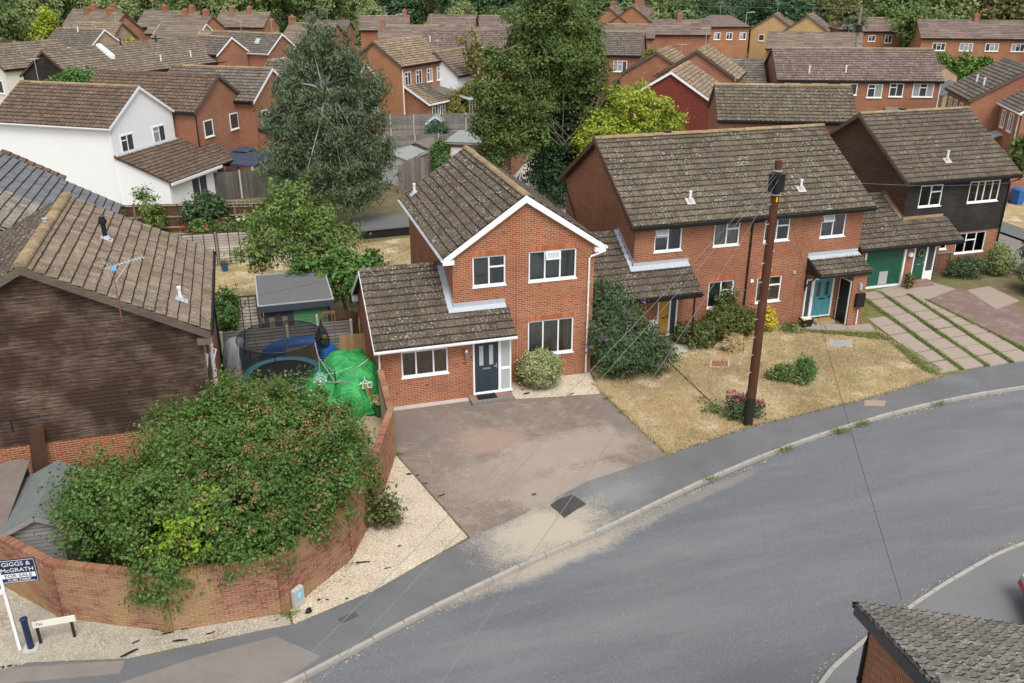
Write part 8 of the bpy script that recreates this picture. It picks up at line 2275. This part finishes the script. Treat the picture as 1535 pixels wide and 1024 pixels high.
# big bush over the garden wall (lower left)
fb = thing('garden_bush', 'huge rounded green bush with rusty seed heads spilling over the brick wall', 'bush', (-8.0, -7.2, 0))
B = [(-3.1, -1.2, 2.15, 1.5, 1.45, 1.35), (-1.8, -2.4, 2.1, 1.6, 1.5, 1.45), (.1, -2.7, 2.1, 1.6, 1.5, 1.5), (1.7, -1.9, 2.15, 1.4, 1.4, 1.4), (2.7, -.3, 2.1, 1.15, 1.5, 1.4), (1.2, .6, 2.6, 1.8, 1.8, 1.4), (-1.0, .1, 2.6, 2.0, 1.7, 1.2), (2.5, 1.3, 1.9, 1.0, 1.2, 1.2), (-1.7, -3.45, 1.35, .85, .75, .9), (.1, -3.5, 1.6, 1.0, .7, .8), (1.8, -2.7, 1.7, .8, .7, .6), (.2, 1.8, 2.7, 1.5, 1.4, 1.2)]
limbs(fb, (0, 0, 0), B, .2, 'bark', 'trunk', 4, 3)
crown(fb, B, 1900, 72, .30, .092, 'lf_bush', 'crown', 1.6, shell=(.55, 1.03), bumpy=.2)
crown(fb, [(-1.0, -3.5, 2.5, .75, .5, .6), (-1.5, -3.6, 2.0, .6, .45, .5), (-.6, -3.1, 3.0, .5, .4, .4)], 46, 26, .22, .11, 'lf_bush_y', 'lime_growth', 1.8, shell=(.9, 1.05))
P, N = crown_points([b for b in B], 620, 24, .17, shell=(.95, 1.07), up=.5)
k = rng.random(len(P)) < np.clip((P[:, 0] + 2.2) / 3.0, .1, 1); 
V, F = leaf_quads(P[k], N[k], .06, 1.7); link('seed_heads', np_mesh('seed_heads', V, F, M['lf_seed']), fb)
tree('shrub', 'ragged bush growing through the gap in the brick wall', (-4.3, -8.0), [(.0, 0, .7, .5, .5, .6), (.3, -.3, .4, .4, .4, .4), (-.1, .4, 1.2, .4, .4, .5)], 55, 34, .26, .12, 'lf_shr', .05, 'twig', 5, 6)
tw = MB()
for i in range(60):
    a, e = random.uniform(0, 6.28), random.uniform(.2, 1.2); L_ = random.uniform(.5, 1.05); p = (-3.95 + random.uniform(-.25, .25), -8.15 + random.uniform(-.2, .2), .05)
    q = (p[0] + L_ * math.cos(a) * math.cos(e), p[1] + L_ * math.sin(a) * math.cos(e), p[2] + L_ * math.sin(e)); tw.tube([p, ((p[0] + q[0]) / 2, (p[1] + q[1]) / 2, (p[2] + q[2]) / 2 + .05), q], [.008, .006, .003], 4, cap=False)
tag(tw.build('dry_twigs', M['twig']), 'tangle of dry brown twigs below the bush in the wall gap', 'twigs', kind='stuff')
crown(tag(thing('flowers', 'white and lilac flowers at the top right of the big bush', 'flowers', (-5.35, -2.2, 0))), [(0, 0, 1.75, .3, .4, .35), (.2, .5, 1.9, .25, .3, .25)], 12, 12, .15, .06, 'lf_wht', 'flowers', 1.1)

# big grey-green tree
ez = thing('slim_tree', 'tall loose grey-green tree with pale branches, left of centre', 'tree', (-2.0, 23.4, 0))
B = [(0, 0, 11.1, 1.1, 1.0, 1.25), (-1.0, 0, 9.8, 1.2, 1.1, 1.2), (1.1, -.3, 9.8, 1.2, 1.1, 1.3), (-1.6, .2, 8.0, 1.4, 1.4, 1.4), (1.5, .2, 8.2, 1.5, 1.4, 1.4), (0, .2, 8.4, 1.4, 1.3, 1.4), (-1.9, -.3, 6.0, 1.5, 1.4, 1.4), (.2, -.8, 6.3, 1.7, 1.4, 1.5), (2.0, 0, 6.5, 1.5, 1.3, 1.4), (-2.9, -.3, 4.3, 1.3, 1.2, 1.3), (-1.2, -1.0, 4.2, 1.5, 1.3, 1.4), (1.0, -1.0, 4.4, 1.6, 1.4, 1.4), (2.5, -.5, 4.7, 1.4, 1.3, 1.2), (-2.2, -.6, 2.7, 1.5, 1.2, 1.1), (.4, -1.2, 2.6, 1.6, 1.2, 1.1), (2.0, -.8, 2.9, 1.4, 1.2, 1.0), (-3.1, 0, 6.6, .8, .8, .9), (2.9, -.1, 8.2, .8, .8, 1.0), (-2.2, 0, 8.6, .75, .7, .8)]
limbs(ez, (0, 0, 0), B, .17, 'bark_p', 'trunk', 5, 8, .3, .5)
crown(ez, B, 1800, 44, .34, .20, 'lf_euc', 'crown', 3.4, shell=(.35, 1.08), droop=.22, down=1.3, bumpy=.32)

# tall olive tree with bare pale stems, right of centre, ivy-dark below
ct = thing('tall_tree', 'tall broad olive-green tree with pale bare stems showing, centre', 'tree', (12.1, 24.0, 0))
B = [(-.6, 0, 13.2, 1.3, 1.2, 1.6), (-1.4, 0, 11.3, 1.5, 1.4, 1.5), (.4, 0, 11.6, 1.7, 1.5, 1.6), (-2.2, 0, 9.2, 1.5, 1.5, 1.5), (0, -.4, 9.6, 1.9, 1.6, 1.6), (1.7, 0, 9.8, 1.5, 1.5, 1.6), (-2.9, 0, 7.2, 1.4, 1.4, 1.4), (-1.2, -.6, 7.3, 1.7, 1.5, 1.5), (2.1, 0, 8.0, 1.5, 1.4, 1.5), (-3.6, -.2, 5.4, 1.2, 1.2, 1.2), (-2.2, -.5, 5.3, 1.4, 1.3, 1.3), (2.4, -.2, 5.7, 1.4, 1.3, 1.2), (-4.0, .3, 9.3, .7, .7, .8), (-3.9, 0, 3.9, .9, .9, .8), (-4.4, 0, 5.9, .9, .9, .9), (-4.3, 0, 7.6, .8, .8, .9)]
limbs(ct, (0, 0, 0), B, .30, 'bark', 'trunk', 4, 12, .28, .6)
crown(ct, B, 2500, 50, .40, .16, 'lf_cen', 'crown', 1.6, shell=(.4, 1.06), bumpy=.3)
mb = MB()   # the fan of pale bare stems on the viewer's side
rr = random.Random(4)
for i in range(11):
    a = rr.uniform(-1.2, 1.1); L_ = rr.uniform(2.8, 5.2)
    p0 = np.array([.35 + rr.uniform(-.3, .5), -1.05, 4.4 + rr.uniform(-.4, .6)]); p1 = p0 + np.array([math.sin(a) * L_ * .45, -.35, math.cos(a * .6) * L_ * .5]); p2 = p0 + np.array([math.sin(a) * L_ * .8, -.3, math.cos(a * .6) * L_])
    mb.tube([p0, p1, p2], [.042, .03, .012], 5, cap=False)
    for j in range(3):
        s_ = p1 + (p2 - p1) * rr.uniform(0, .8); mb.tube([s_, s_ + np.array([rr.uniform(-.8, .8), rr.uniform(-.2, .2), rr.uniform(.4, 1.2)])], [.022, .008], 4, cap=False)
mb.build('bare_stems', M['bark'], ct, smooth=True)
crown(ct, [(.2, .1, 5.4, 1.9, 1.0, 1.8), (.9, .2, 3.6, 2.2, 1.4, 1.9), (1.2, .0, 1.9, 2.0, 1.4, 1.6), (-.3, .3, 2.4, 1.5, 1.2, 1.6), (1.9, .1, 3.2, 1.2, 1.2, 1.4), (1.3, .2, 5.4, 1.1, 1.0, 1.6), (.8, .3, 7.2, 1.2, 1.0, 1.4)], 800, 44, .42, .16, 'lf_ivy', 'ivy', 1.3, shell=(.4, 1.04))
tree('yellow_green_tree', 'bright yellow-green tree behind the orange brick gable', (16.6, 22.5), [(0, 0, 6.4, 1.5, 1.3, 1.45), (-1.7, -.2, 5.4, 1.4, 1.2, 1.3), (1.7, 0, 5.9, 1.4, 1.2, 1.3), (2.7, 0, 5.4, 1.0, 1.0, 1.0), (-2.6, -.2, 4.4, 1.0, 1.0, 1.2), (0, -.4, 4.5, 1.8, 1.1, 1.5)], 440, 44, .38, .19, 'lf_yel', .14, seed=6, bumpy=.3)
tree('green_tree', 'fresh green tree between the tall ivy-clad tree and yellow-green one', (16.6, 27.4), [(0, 0, 4.0, 1.4, 1.3, 1.5), (-.4, -.5, 2.6, 1.5, 1.3, 1.4)], 180, 44, .38, .18, 'lf_fig', .1, seed=7)

# apple-like tree behind the shed
tree('garden_tree', 'spreading light green fruit tree behind the green shed', (-4.7, 10.4), [(-.1, .2, 5.0, .7, .7, 1.2), (-1.3, .2, 3.8, 1.2, 1.1, 1.0), (.5, 0, 4.0, 1.2, 1.1, 1.1), (1.4, -.2, 3.3, 1.0, 1.0, .8), (-1.9, -.2, 2.9, .9, .9, .8), (.1, -.7, 3.0, 1.3, 1.0, .8), (-1.0, .2, 5.0, .4, .4, .8)], 420, 34, .34, .14, 'lf_app', .13, 'bark', 11, 6, bumpy=.45, shell=(.3, 1.12))
tree('garden_shrub', 'fresh green leafy shrub overhanging the shed roof', (-3.1, 9.0), [(0, 0, 2.0, 1.5, 1.0, 1.0), (1.0, -.2, 1.6, 1.1, 1.0, 1.1), (-1.5, -.5, 2.3, .9, .8, .7)], 170, 40, .32, .2, 'lf_fig', .08, seed=13)
tree('climber', 'bright climbing shrub on the lap fence beside the boarded house', (-8.35, 8.2), [(0, 0, 1.3, .5, .5, .9), (.1, -.6, 1.1, .45, .5, .8), (0, -1.2, .9, .4, .4, .7)], 70, 36, .24, .14, 'lf_fig', .04, seed=14, cat='shrub')

# front garden plants
rb_ = thing('round_bush', 'clipped round variegated bush in front of the living room window', 'bush', (3.2, -.62, 0))
limbs(rb_, (0, 0, 0), [(0, 0, .7, .6, .55, .5)], .06, 'bark', 'trunk', 8, 2)
crown(rb_, [(0, 0, .72, .80, .70, .68)], 300, 44, .17, .075, 'lf_var', 'crown', 1.5, shell=(.82, 1.0), bumpy=.03, zmin=.08)
bd = thing('buddleia', 'big grey-green buddleia bush with purple flower heads between the houses', 'bush', (7.0, -.3, 0))
B = [(0, 0, 1.2, 1.25, 1.1, 1.1), (-.9, .3, 1.9, .9, .9, 1.0), (-.2, .4, 2.0, .9, .9, .9), (.8, -.5, .9, .9, .8, .85), (-.5, -.6, .9, 1.0, .7, .8), (-.7, .6, 2.9, .7, .6, .8)]
limbs(bd, (0, 0, 0), B, .09, 'bark', 'trunk', 5, 4)
crown(bd, B, 600, 52, .28, .13, 'lf_bud', 'crown', 2.8, shell=(.5, 1.04), bumpy=.22, droop=.05)
crown(bd, [(-1.0, .1, 2.2, .6, .6, .7), (-1.2, -.2, 1.5, .5, .6, .6), (0, .2, 2.9, .8, .6, .6)], 13, 20, .11, .06, 'lf_fl', 'flower_heads', 1.3, shell=(1.0, 1.12))
tree('shrub', 'spreading reddish green shrub under the lower window by the black downpipe', (12.2, 1.45), [(0, 0, .8, .85, .6, .7), (.9, .2, .75, .8, .6, .7), (-.8, .1, .55, .6, .5, .5), (.3, .4, 1.55, .4, .3, .6)], 230, 40, .24, .1, 'lf_shr', .05, 'twig', 15, 7, cat='shrub')
tree('ornamental_grass', 'tuft of dry tan grass below the shrub by the canopy post', (12.1, .35), [(0, 0, .3, .5, .3, .35)], 40, 30, .2, .26, 'lf_dry', .02, aspect=9, trunk=False, cat='grass tuft')
tree('shrub', 'low green plants round the foot of the canopy post', (10.95, 1.05), [(0, 0, .35, .6, .4, .4), (-.5, .5, .4, .5, .4, .4)], 60, 30, .2, .13, 'lf_shr', .02, trunk=False, cat='shrub')
tree('golden_shrub', 'small golden yellow shrub against the wall behind the pole', (14.55, 1.85), [(0, 0, .5, .42, .35, .5)], 46, 34, .2, .11, 'lf_gold', .03, seed=16, cat='shrub')
tree('weeds', 'scattered green weeds at the wall foot left of the black box', (15.8, 1.4), [(0, 0, .1, .5, .4, .22), (-.4, .4, .1, .4, .3, .2)], 26, 22, .16, .1, 'lf_mid', trunk=False, cat='weeds')
tree('shrub', 'low bright green shrub in the middle of the front lawn', (12.75, -2.85), [(0, 0, .3, .5, .4, .32), (-.4, .2, .2, .4, .3, .25), (.2, -.5, .1, .35, .25, .15)], 80, 34, .2, .09, 'lf_mid', .03, seed=17, cat='shrub')
tree('shrub', 'upright dark green shrub beside the low lawn shrub', (13.4, -3.0), [(0, 0, .45, .36, .35, .46)], 70, 36, .18, .075, 'lf_fig', .03, seed=18, cat='shrub')
vp = tree('flowering_plant', 'pink flowering plant at the foot of the telegraph pole', (9.25, -5.1), [(0, 0, .4, .5, .4, .45), (.7, -.1, .3, .25, .25, .3)], 70, 30, .2, .1, 'lf_bud', .02, 'twig', 19, 8, cat='plant')
crown(vp, [(0, 0, .85, .45, .35, .2), (.75, -.15, .55, .25, .2, .2)], 26, 22, .1, .055, 'lf_pink', 'flowers', 1.2)
tree('weeds', 'green weeds straggling over the lawn edging by the pole', (8.55, -4.3), [(0, 0, .08, .35, .6, .16), (.5, -.7, .06, .3, .3, .14)], 30, 22, .16, .09, 'lf_mid', trunk=False, cat='weeds')
mb = MB(); e = [(8.95, .05), (8.92, -1.75), (8.9, -3.05), (8.87, -4.25)]
for a, b in zip(e, e[1:]): mb.beam((*a, .018), (*b, .018), .028, .05)
tag(mb.build('lawn_edging', M['fence_b']), 'thin dark edging board dividing the parched front lawns', 'edging')
# by the clad house and right edge
tree('shrub', 'silvery low shrub under the clad house window', (28.6, 5.3), [(0, 0, .5, .8, .6, .55), (-.7, .2, .45, .5, .4, .5)], 110, 34, .24, .1, 'lf_bud', .03, seed=20, cat='shrub')
tree('shrub', 'rounded pale green shrub at the corner of the clad house', (30.3, 5.2), [(0, 0, .75, .75, .7, .8)], 120, 36, .24, .1, 'lf_pale', .04, seed=21, cat='shrub')
tree('hedge', 'tall dark reddish hedge by the side road at the right edge', (32.0, 4.4), [(0, 0, 1.1, .9, 1.0, 1.1), (.9, -1.0, 1.2, .9, 1.0, 1.1), (1.4, -2.3, 1.1, 1.0, 1.0, 1.1)], 260, 38, .3, .12, 'lf_dk', .06, seed=22, cat='hedge')
tree('shrub', 'bright green broad-leaved shrub at the right edge by the concrete pad', (29.9, 1.6), [(0, 0, .9, 1.0, .9, .9), (.9, -.6, .9, 1.0, 1.0, 1.0), (.2, .9, .8, .8, .7, .8)], 200, 38, .3, .14, 'lf_mid', .06, seed=23, cat='shrub')
tree('golden_shrub', 'round golden yellow shrub at the edge of the red block drive', (27.9, -1.3), [(0, 0, .45, .62, .6, .5)], 60, 40, .2, .1, 'lf_gold', .03, seed=24, cat='shrub')
tree('weeds', 'small green fern in the corner by the green garage door', (24.35, 4.7), [(0, 0, .4, .22, .2, .4)], 22, 26, .15, .1, 'lf_olv', trunk=False, cat='weeds')
# rose border and back gardens
tree('climber', 'dark green climber spilling over the brown fence at the rose border', (-9.7, 24.9), [(0, 0, 1.2, 1.1, .5, 1.1), (.7, .1, 1.5, .9, .5, .8)], 130, 36, .3, .18, 'lf_dk', .06, seed=25, cat='shrub')
rz_ = tree('rose_bush', 'low rose bushes with red blooms under the brown fence', (-8.4, 24.2), [(0, 0, .5, .8, .4, .5), (-1.5, -.2, .5, .8, .4, .5)], 80, 30, .24, .13, 'lf_mid', .02, cat='rose', trunk=False)
crown(rz_, [(0, -.1, .8, .7, .3, .3), (-1.6, -.3, .7, .8, .3, .4)], 15, 24, .1, .08, 'lf_red', 'blooms', 1.1)
rz_ = tree('rose_bush', 'low rose bush with cream blooms right of the red roses', (-6.9, 24.0), [(0, 0, .6, .8, .4, .6)], 46, 30, .24, .13, 'lf_fig', .02, cat='rose', trunk=False)
crown(rz_, [(-.2, -.2, .8, .6, .3, .3)], 8, 26, .11, .09, 'lf_crm', 'blooms', 1.1)
tree('young_tree', 'slim yellowish sapling before the brown fence', (-12.6, 25.2), [(0, 0, 1.9, .7, .5, .6), (.2, 0, 1.1, .8, .5, .5), (-.2, 0, 2.5, .4, .4, .4)], 70, 24, .28, .15, 'lf_app', .03, seed=26)
tree('shrub', 'yellowing shrub at the left end of the brown fence', (-14.8, 25.4), [(0, 0, 1.2, .7, .5, .7)], 40, 26, .3, .16, 'lf_och', .03, seed=27, cat='shrub')
tree('shrub', 'feathery green shrub along the brown fence left of the fruit tree', (-5.6, 22.6), [(0, 0, 1.5, .7, .6, 1.1), (-.9, 0, .9, .7, .6, .7)], 100, 34, .28, .15, 'lf_app', .04, seed=28, cat='shrub')
tree('ivy_mound', 'mound of bright ivy at the corner of the garage block', (7.4, 36.6), [(0, 0, 1.2, .9, .8, 1.1), (.3, .3, 2.0, .6, .6, .6), (0, -1.0, .8, .7, .8, .8)], 130, 36, .28, .15, 'lf_fig', .05, seed=29, cat='shrub')
tree('dark_shrub', 'dark blue-green rounded shrub in front of the little playhouse', (9.3, 46.4), [(0, 0, 1.2, 1.0, .9, 1.0)], 90, 36, .3, .14, 'lf_dk', .06, seed=30, cat='shrub')
tree('bamboo', 'ochre green feathery thicket beside the far grey fence', (14.2, 59.2), [(0, 0, 1.6, 1.8, 1.1, 1.6), (1.4, .3, 2.1, 1.2, 1.0, 1.8), (-1.3, 0, 1.2, 1.0, .9, 1.1), (2.3, 0, 1.4, 1.0, .8, 1.2)], 200, 40, .45, .28, 'lf_och', .05, seed=31, aspect=3, cat='shrub')
tree('golden_shrub', 'lime yellow shrub behind the garage block roof', (14.3, 49.3), [(0, 0, .8, .9, .6, .8)], 50, 34, .3, .18, 'lf_lime', .04, seed=32, cat='shrub')
tree('shrub', 'green shrubs below the navy gazebo', (-9.3, 35.6), [(0, 0, 1.3, .6, .5, 1.2)], 50, 32, .3, .16, 'lf_mid', .04, seed=33, cat='shrub')
tree('shrub', 'dark shrubs against the fence under the tall ivy-clad tree', (14.9, 30.5), [(0, 0, 1.0, 1.5, .8, 1.0)], 90, 36, .34, .18, 'lf_dk', .04, seed=34, cat='shrub')

# trees among the far roofs
FT = [('round_tree', 'rounded green tree before the black boarded gable', (-20.4, 83.6 - 26), [(0, 0, 4.6, 2.2, 2.0, 1.7), (-1.6, -.8, 3.4, 1.5, 1.4, 1.5), (1.5, .2, 3.8, 1.6, 1.4, 1.3)], 'lf_fig', .30, 230),
      ('lime_tree', 'lime green spindly tree among the far left roofs', (-30.5, 107), [(0, 0, 5.2, 1.2, 1.2, 2.6), (.4, 0, 2.9, 2.2, 1.8, 1.0), (.6, 0, 8.2, .8, .8, 1.0)], 'lf_lime', .38, 130),
      ('lime_tree', 'bright lime bush-shaped tree below the dark skyline trees on the left', (-45, 168), [(0, 0, 3.8, 3.6, 2.6, 2.4), (3.6, 0, 3.4, 3.0, 2.4, 2.0)], 'lf_lime', .55, 130),
      ('dark_tree', 'massive dark green tree on the left skyline', (-45, 185), [(0, 0, 7, 5, 4, 4), (5, 0, 6, 4.5, 4, 4), (-5, 0, 6, 4, 4, 3.5), (2, 0, 10, 4, 4, 3)], 'lf_dk', .7, 380),
      ('small_tree', 'small dark tree beside the far orange brick gable', (-23.2, 118), [(0, 0, 3.4, 1.8, 1.6, 2.4), (1.6, -1, 2.6, 1.6, 1.4, 1.8)], 'lf_mid', .45, 110),
      ('small_tree', 'small bright tree between two chimneyed houses', (-8.0, 122), [(0, 0, 5.0, 1.7, 1.5, 2.0)], 'lf_mid', .45, 70),
      ('ivy_column', 'column of bright ivy on the corner of the balcony house', (36.9, 64.2), [(0, 0, 2.2, .8, .7, 2.2), (.3, 0, 4.4, .7, .6, 1.2)], 'lf_hedge', .28, 120),
      ('small_tree', 'dark green shrub tree at the balcony house', (34.2, 63.0), [(0, 0, 1.8, 1.6, 1.0, 1.6)], 'lf_mid', .32, 80),
      ('conifer', 'dark conifer between the yellow brick houses and grey pole', (86, 104), [(0, 0, 2.5, 2.2, 2.0, 2.4), (0, 0, 5.2, 1.5, 1.4, 2.2), (0, 0, 7.6, .8, .8, 1.6)], 'lf_dk', .4, 170),
      ('small_tree', 'small green tree beside the clipped far hedge', (76.6, 66), [(0, 0, 1.9, 1.2, 1.1, 1.8)], 'lf_mid', .35, 70),
      ('small_tree', 'bright green garden tree behind the orange board fence', (79.5, 103), [(0, 0, 2.4, 2.2, 1.6, 2.0)], 'lf_hedge', .4, 90),
      ('small_tree', 'rounded dark shrub beside the covered car', (82.0, 100), [(0, 0, 1.6, 1.6, 1.4, 1.4)], 'lf_dk', .35, 60),
      ('small_tree', 'thin yellowing birch left of the tall centre tree', (16.5, 60.5), [(0, 0, 5.5, 1.1, 1.0, 2.2), (-.8, 0, 7.4, .9, .8, 1.0), (.6, 0, 3.6, 1.2, 1.0, 1.4)], 'lf_och', .3, 60),
      ('garden_hedge', 'clipped bright green hedge before the right-hand skyline terrace', (79.6, 65.8), [(-2.7, 1.2, 2.0, 1.3, .9, 1.9), (-.9, .4, 2.1, 1.3, .9, 1.9), (.9, -.4, 2.0, 1.3, .9, 1.9), (2.7, -1.2, 2.1, 1.4, .9, 1.8)], 'lf_hedge', .34, 260),
      ('small_tree', 'green bush in the gap beside the lower bungalow windows', (54.5, 91.2), [(0, 0, 1.2, 1.5, 1.2, 1.2)], 'lf_mid', .35, 60),
      ('small_tree', 'yellow flowering bush in front of the far bungalow', (52.5, 92.2), [(0, 0, 1.0, 1.2, 1.0, 1.1)], 'lf_lime', .3, 40)]
for lb, b, s_, m in (('small dark tree between the slim tree and the orange house behind', (2.5, 66), 1.7, 'lf_dk'), ('green garden tree left of the slim tree top', (-2.0, 84), 2.0, 'lf_mid'), ('ochre garden tree beside the four-window terrace', (25.5, 66), 1.9, 'lf_och'), ('leafy tree behind the four-window terrace roof', (22, 88), 2.4, 'lf_mid'),
        ('green tree right of the balcony house roof', (41, 76), 1.9, 'lf_pale'), ('dark tree behind the hipped orange house', (66, 104), 2.6, 'lf_dk'), ('pale tree between the purple roofs', (46, 96), 2.2, 'lf_pale'), ('yellowish tree behind the pale brick gable', (-20, 99), 2.0, 'lf_lime'),
        ('dark garden tree behind the long black-ended terrace', (-10, 93), 2.0, 'lf_dk'), ('small tree by the parking area at the right edge', (47, 20), 1.3, 'lf_mid')):
    FT.append(('small_tree', lb, b, [(0, 0, s_ * 1.4, s_, s_ * .9, s_ * 1.2), (s_ * .6, 0, s_ * 1.0, s_ * .8, s_ * .8, s_ * .8), (-s_ * .6, 0, s_ * 1.9, s_ * .7, s_ * .7, s_ * .8)], m, .32 + .04 * s_, 130))
for i, (nm, lb, b, blobs, m, lf, nc) in enumerate(FT):
    tree(nm, lb, b, blobs, nc, 34, lf * 1.7, lf, m, .18, seed=40 + i, bumpy=.25, cat='hedge' if 'hedge' in nm else 'tree')

# ------------------------------------------------------------------ the wood along the skyline
kinds = [('woodland_tree', 'dark green tree in the wood along the skyline', 'lf_dk'), ('woodland_tree', 'mid green tree in the wood along the skyline', 'lf_mid'), ('woodland_tree', 'pale green willow-like tree in the wood along the skyline', 'lf_pale'), ('woodland_tree', 'brownish green tree in the wood along the skyline', 'lf_olv')]
proto = []
for i, (nm, lb, m) in enumerate(kinds):
    for v in range(2):
        bl = [(random.uniform(-2.6, 2.6), random.uniform(-2, 2), random.uniform(3.5, 9.5), random.uniform(2.2, 3.4), random.uniform(2.2, 3.2), random.uniform(2.0, 3.2)) for _ in range(7)] + [(0, 0, 6, 3, 3, 4)]
        t = tree(nm, lb, (0, 0), bl, 300, 34, .95, .50, m, .3, seed=80 + i * 2 + v, nb=1, bumpy=.3, group='trees of the skyline wood'); proto.append(t)
used = [False] * len(proto)
wr_ = random.Random(21)
n_row = 0
rows_ = [[] for _ in range(4)]
for row, (D, st, s0) in enumerate(((146, 7.0, .72), (162, 8.0, .95), (185, 9.0, 1.1), (220, 11, 1.3))):
    a = -.31
    while a < .90:
        d = D + wr_.uniform(-7, 7) + 14 * math.sin(a * 5 + row)
        ang = a + wr_.uniform(-.012, .012)
        x, y = CAM[0] + d * math.sin(ang), CAM[1] + d * math.cos(ang)
        # keep the first row off the roofs
        if row == 0 and ((-.2 < ang < .0 and d < 158) or wr_.random() < .35): a += st / D; continue
        w = .35 * math.sin(a * 9 + row * 2) + wr_.uniform(-.5, .5)
        ki = 0 if w < -.35 else 1 if w < .15 else 2 if w < .45 else 3
        if ang > .45 and row > 0 and wr_.random() < .25: ki = 0
        p = ki * 2 + wr_.randrange(2)
        o = proto[p] if not used[p] else copy_tree(proto[p]); used[p] = True
        s_ = s0 * wr_.uniform(.8, 1.15)
        o.location = (x, y, 0); o.rotation_euler = (0, 0, wr_.uniform(0, 6.28)); o.scale = (s_ * wr_.uniform(.9, 1.15), s_ * wr_.uniform(.9, 1.15), s_)
        a += st * wr_.uniform(.75, 1.2) / D; n_row += 1; rows_[row].append((ang, ki, o))
for p, u in zip(proto, used):
    if not u: p.location = (40, 190, 0)
kd = ['dark green tree', 'mid green tree', 'pale green willow-like tree', 'brownish green tree']
for row, L in enumerate(rows_):
    for i, (ang, ki, o) in enumerate(sorted(L, key=lambda q: q[0])):
        n = i + 1; suf = 'th' if 10 < n % 100 < 14 else {1: 'st', 2: 'nd', 3: 'rd'}.get(n % 10, 'th')
        o['label'] = f"{kd[ki]}, {n}{suf} from the left in the {['front', 'second', 'third', 'back'][row]} row of the skyline wood"
# the wood beyond reads as one mass
wd = []
for i in range(130):
    ang, d = wr_.uniform(-.34, .95), wr_.uniform(240, 330); wd.append((CAM[0] + d * math.sin(ang), CAM[1] + d * math.cos(ang), wr_.uniform(5, 11), wr_.uniform(5, 9), wr_.uniform(5, 9), wr_.uniform(5, 9)))
Pp, Nn = crown_points(wd, 2600, 26, 2.4, shell=(.7, 1.03)); k = Pp[:, 2] > .1
V, F = leaf_quads(Pp[k], Nn[k], 1.3, 1.4)
o = link('woods', np_mesh('woods', V, F, M['lf_mid'])); tag(o, 'distant green wood beyond the skyline trees', 'woods', kind='stuff')
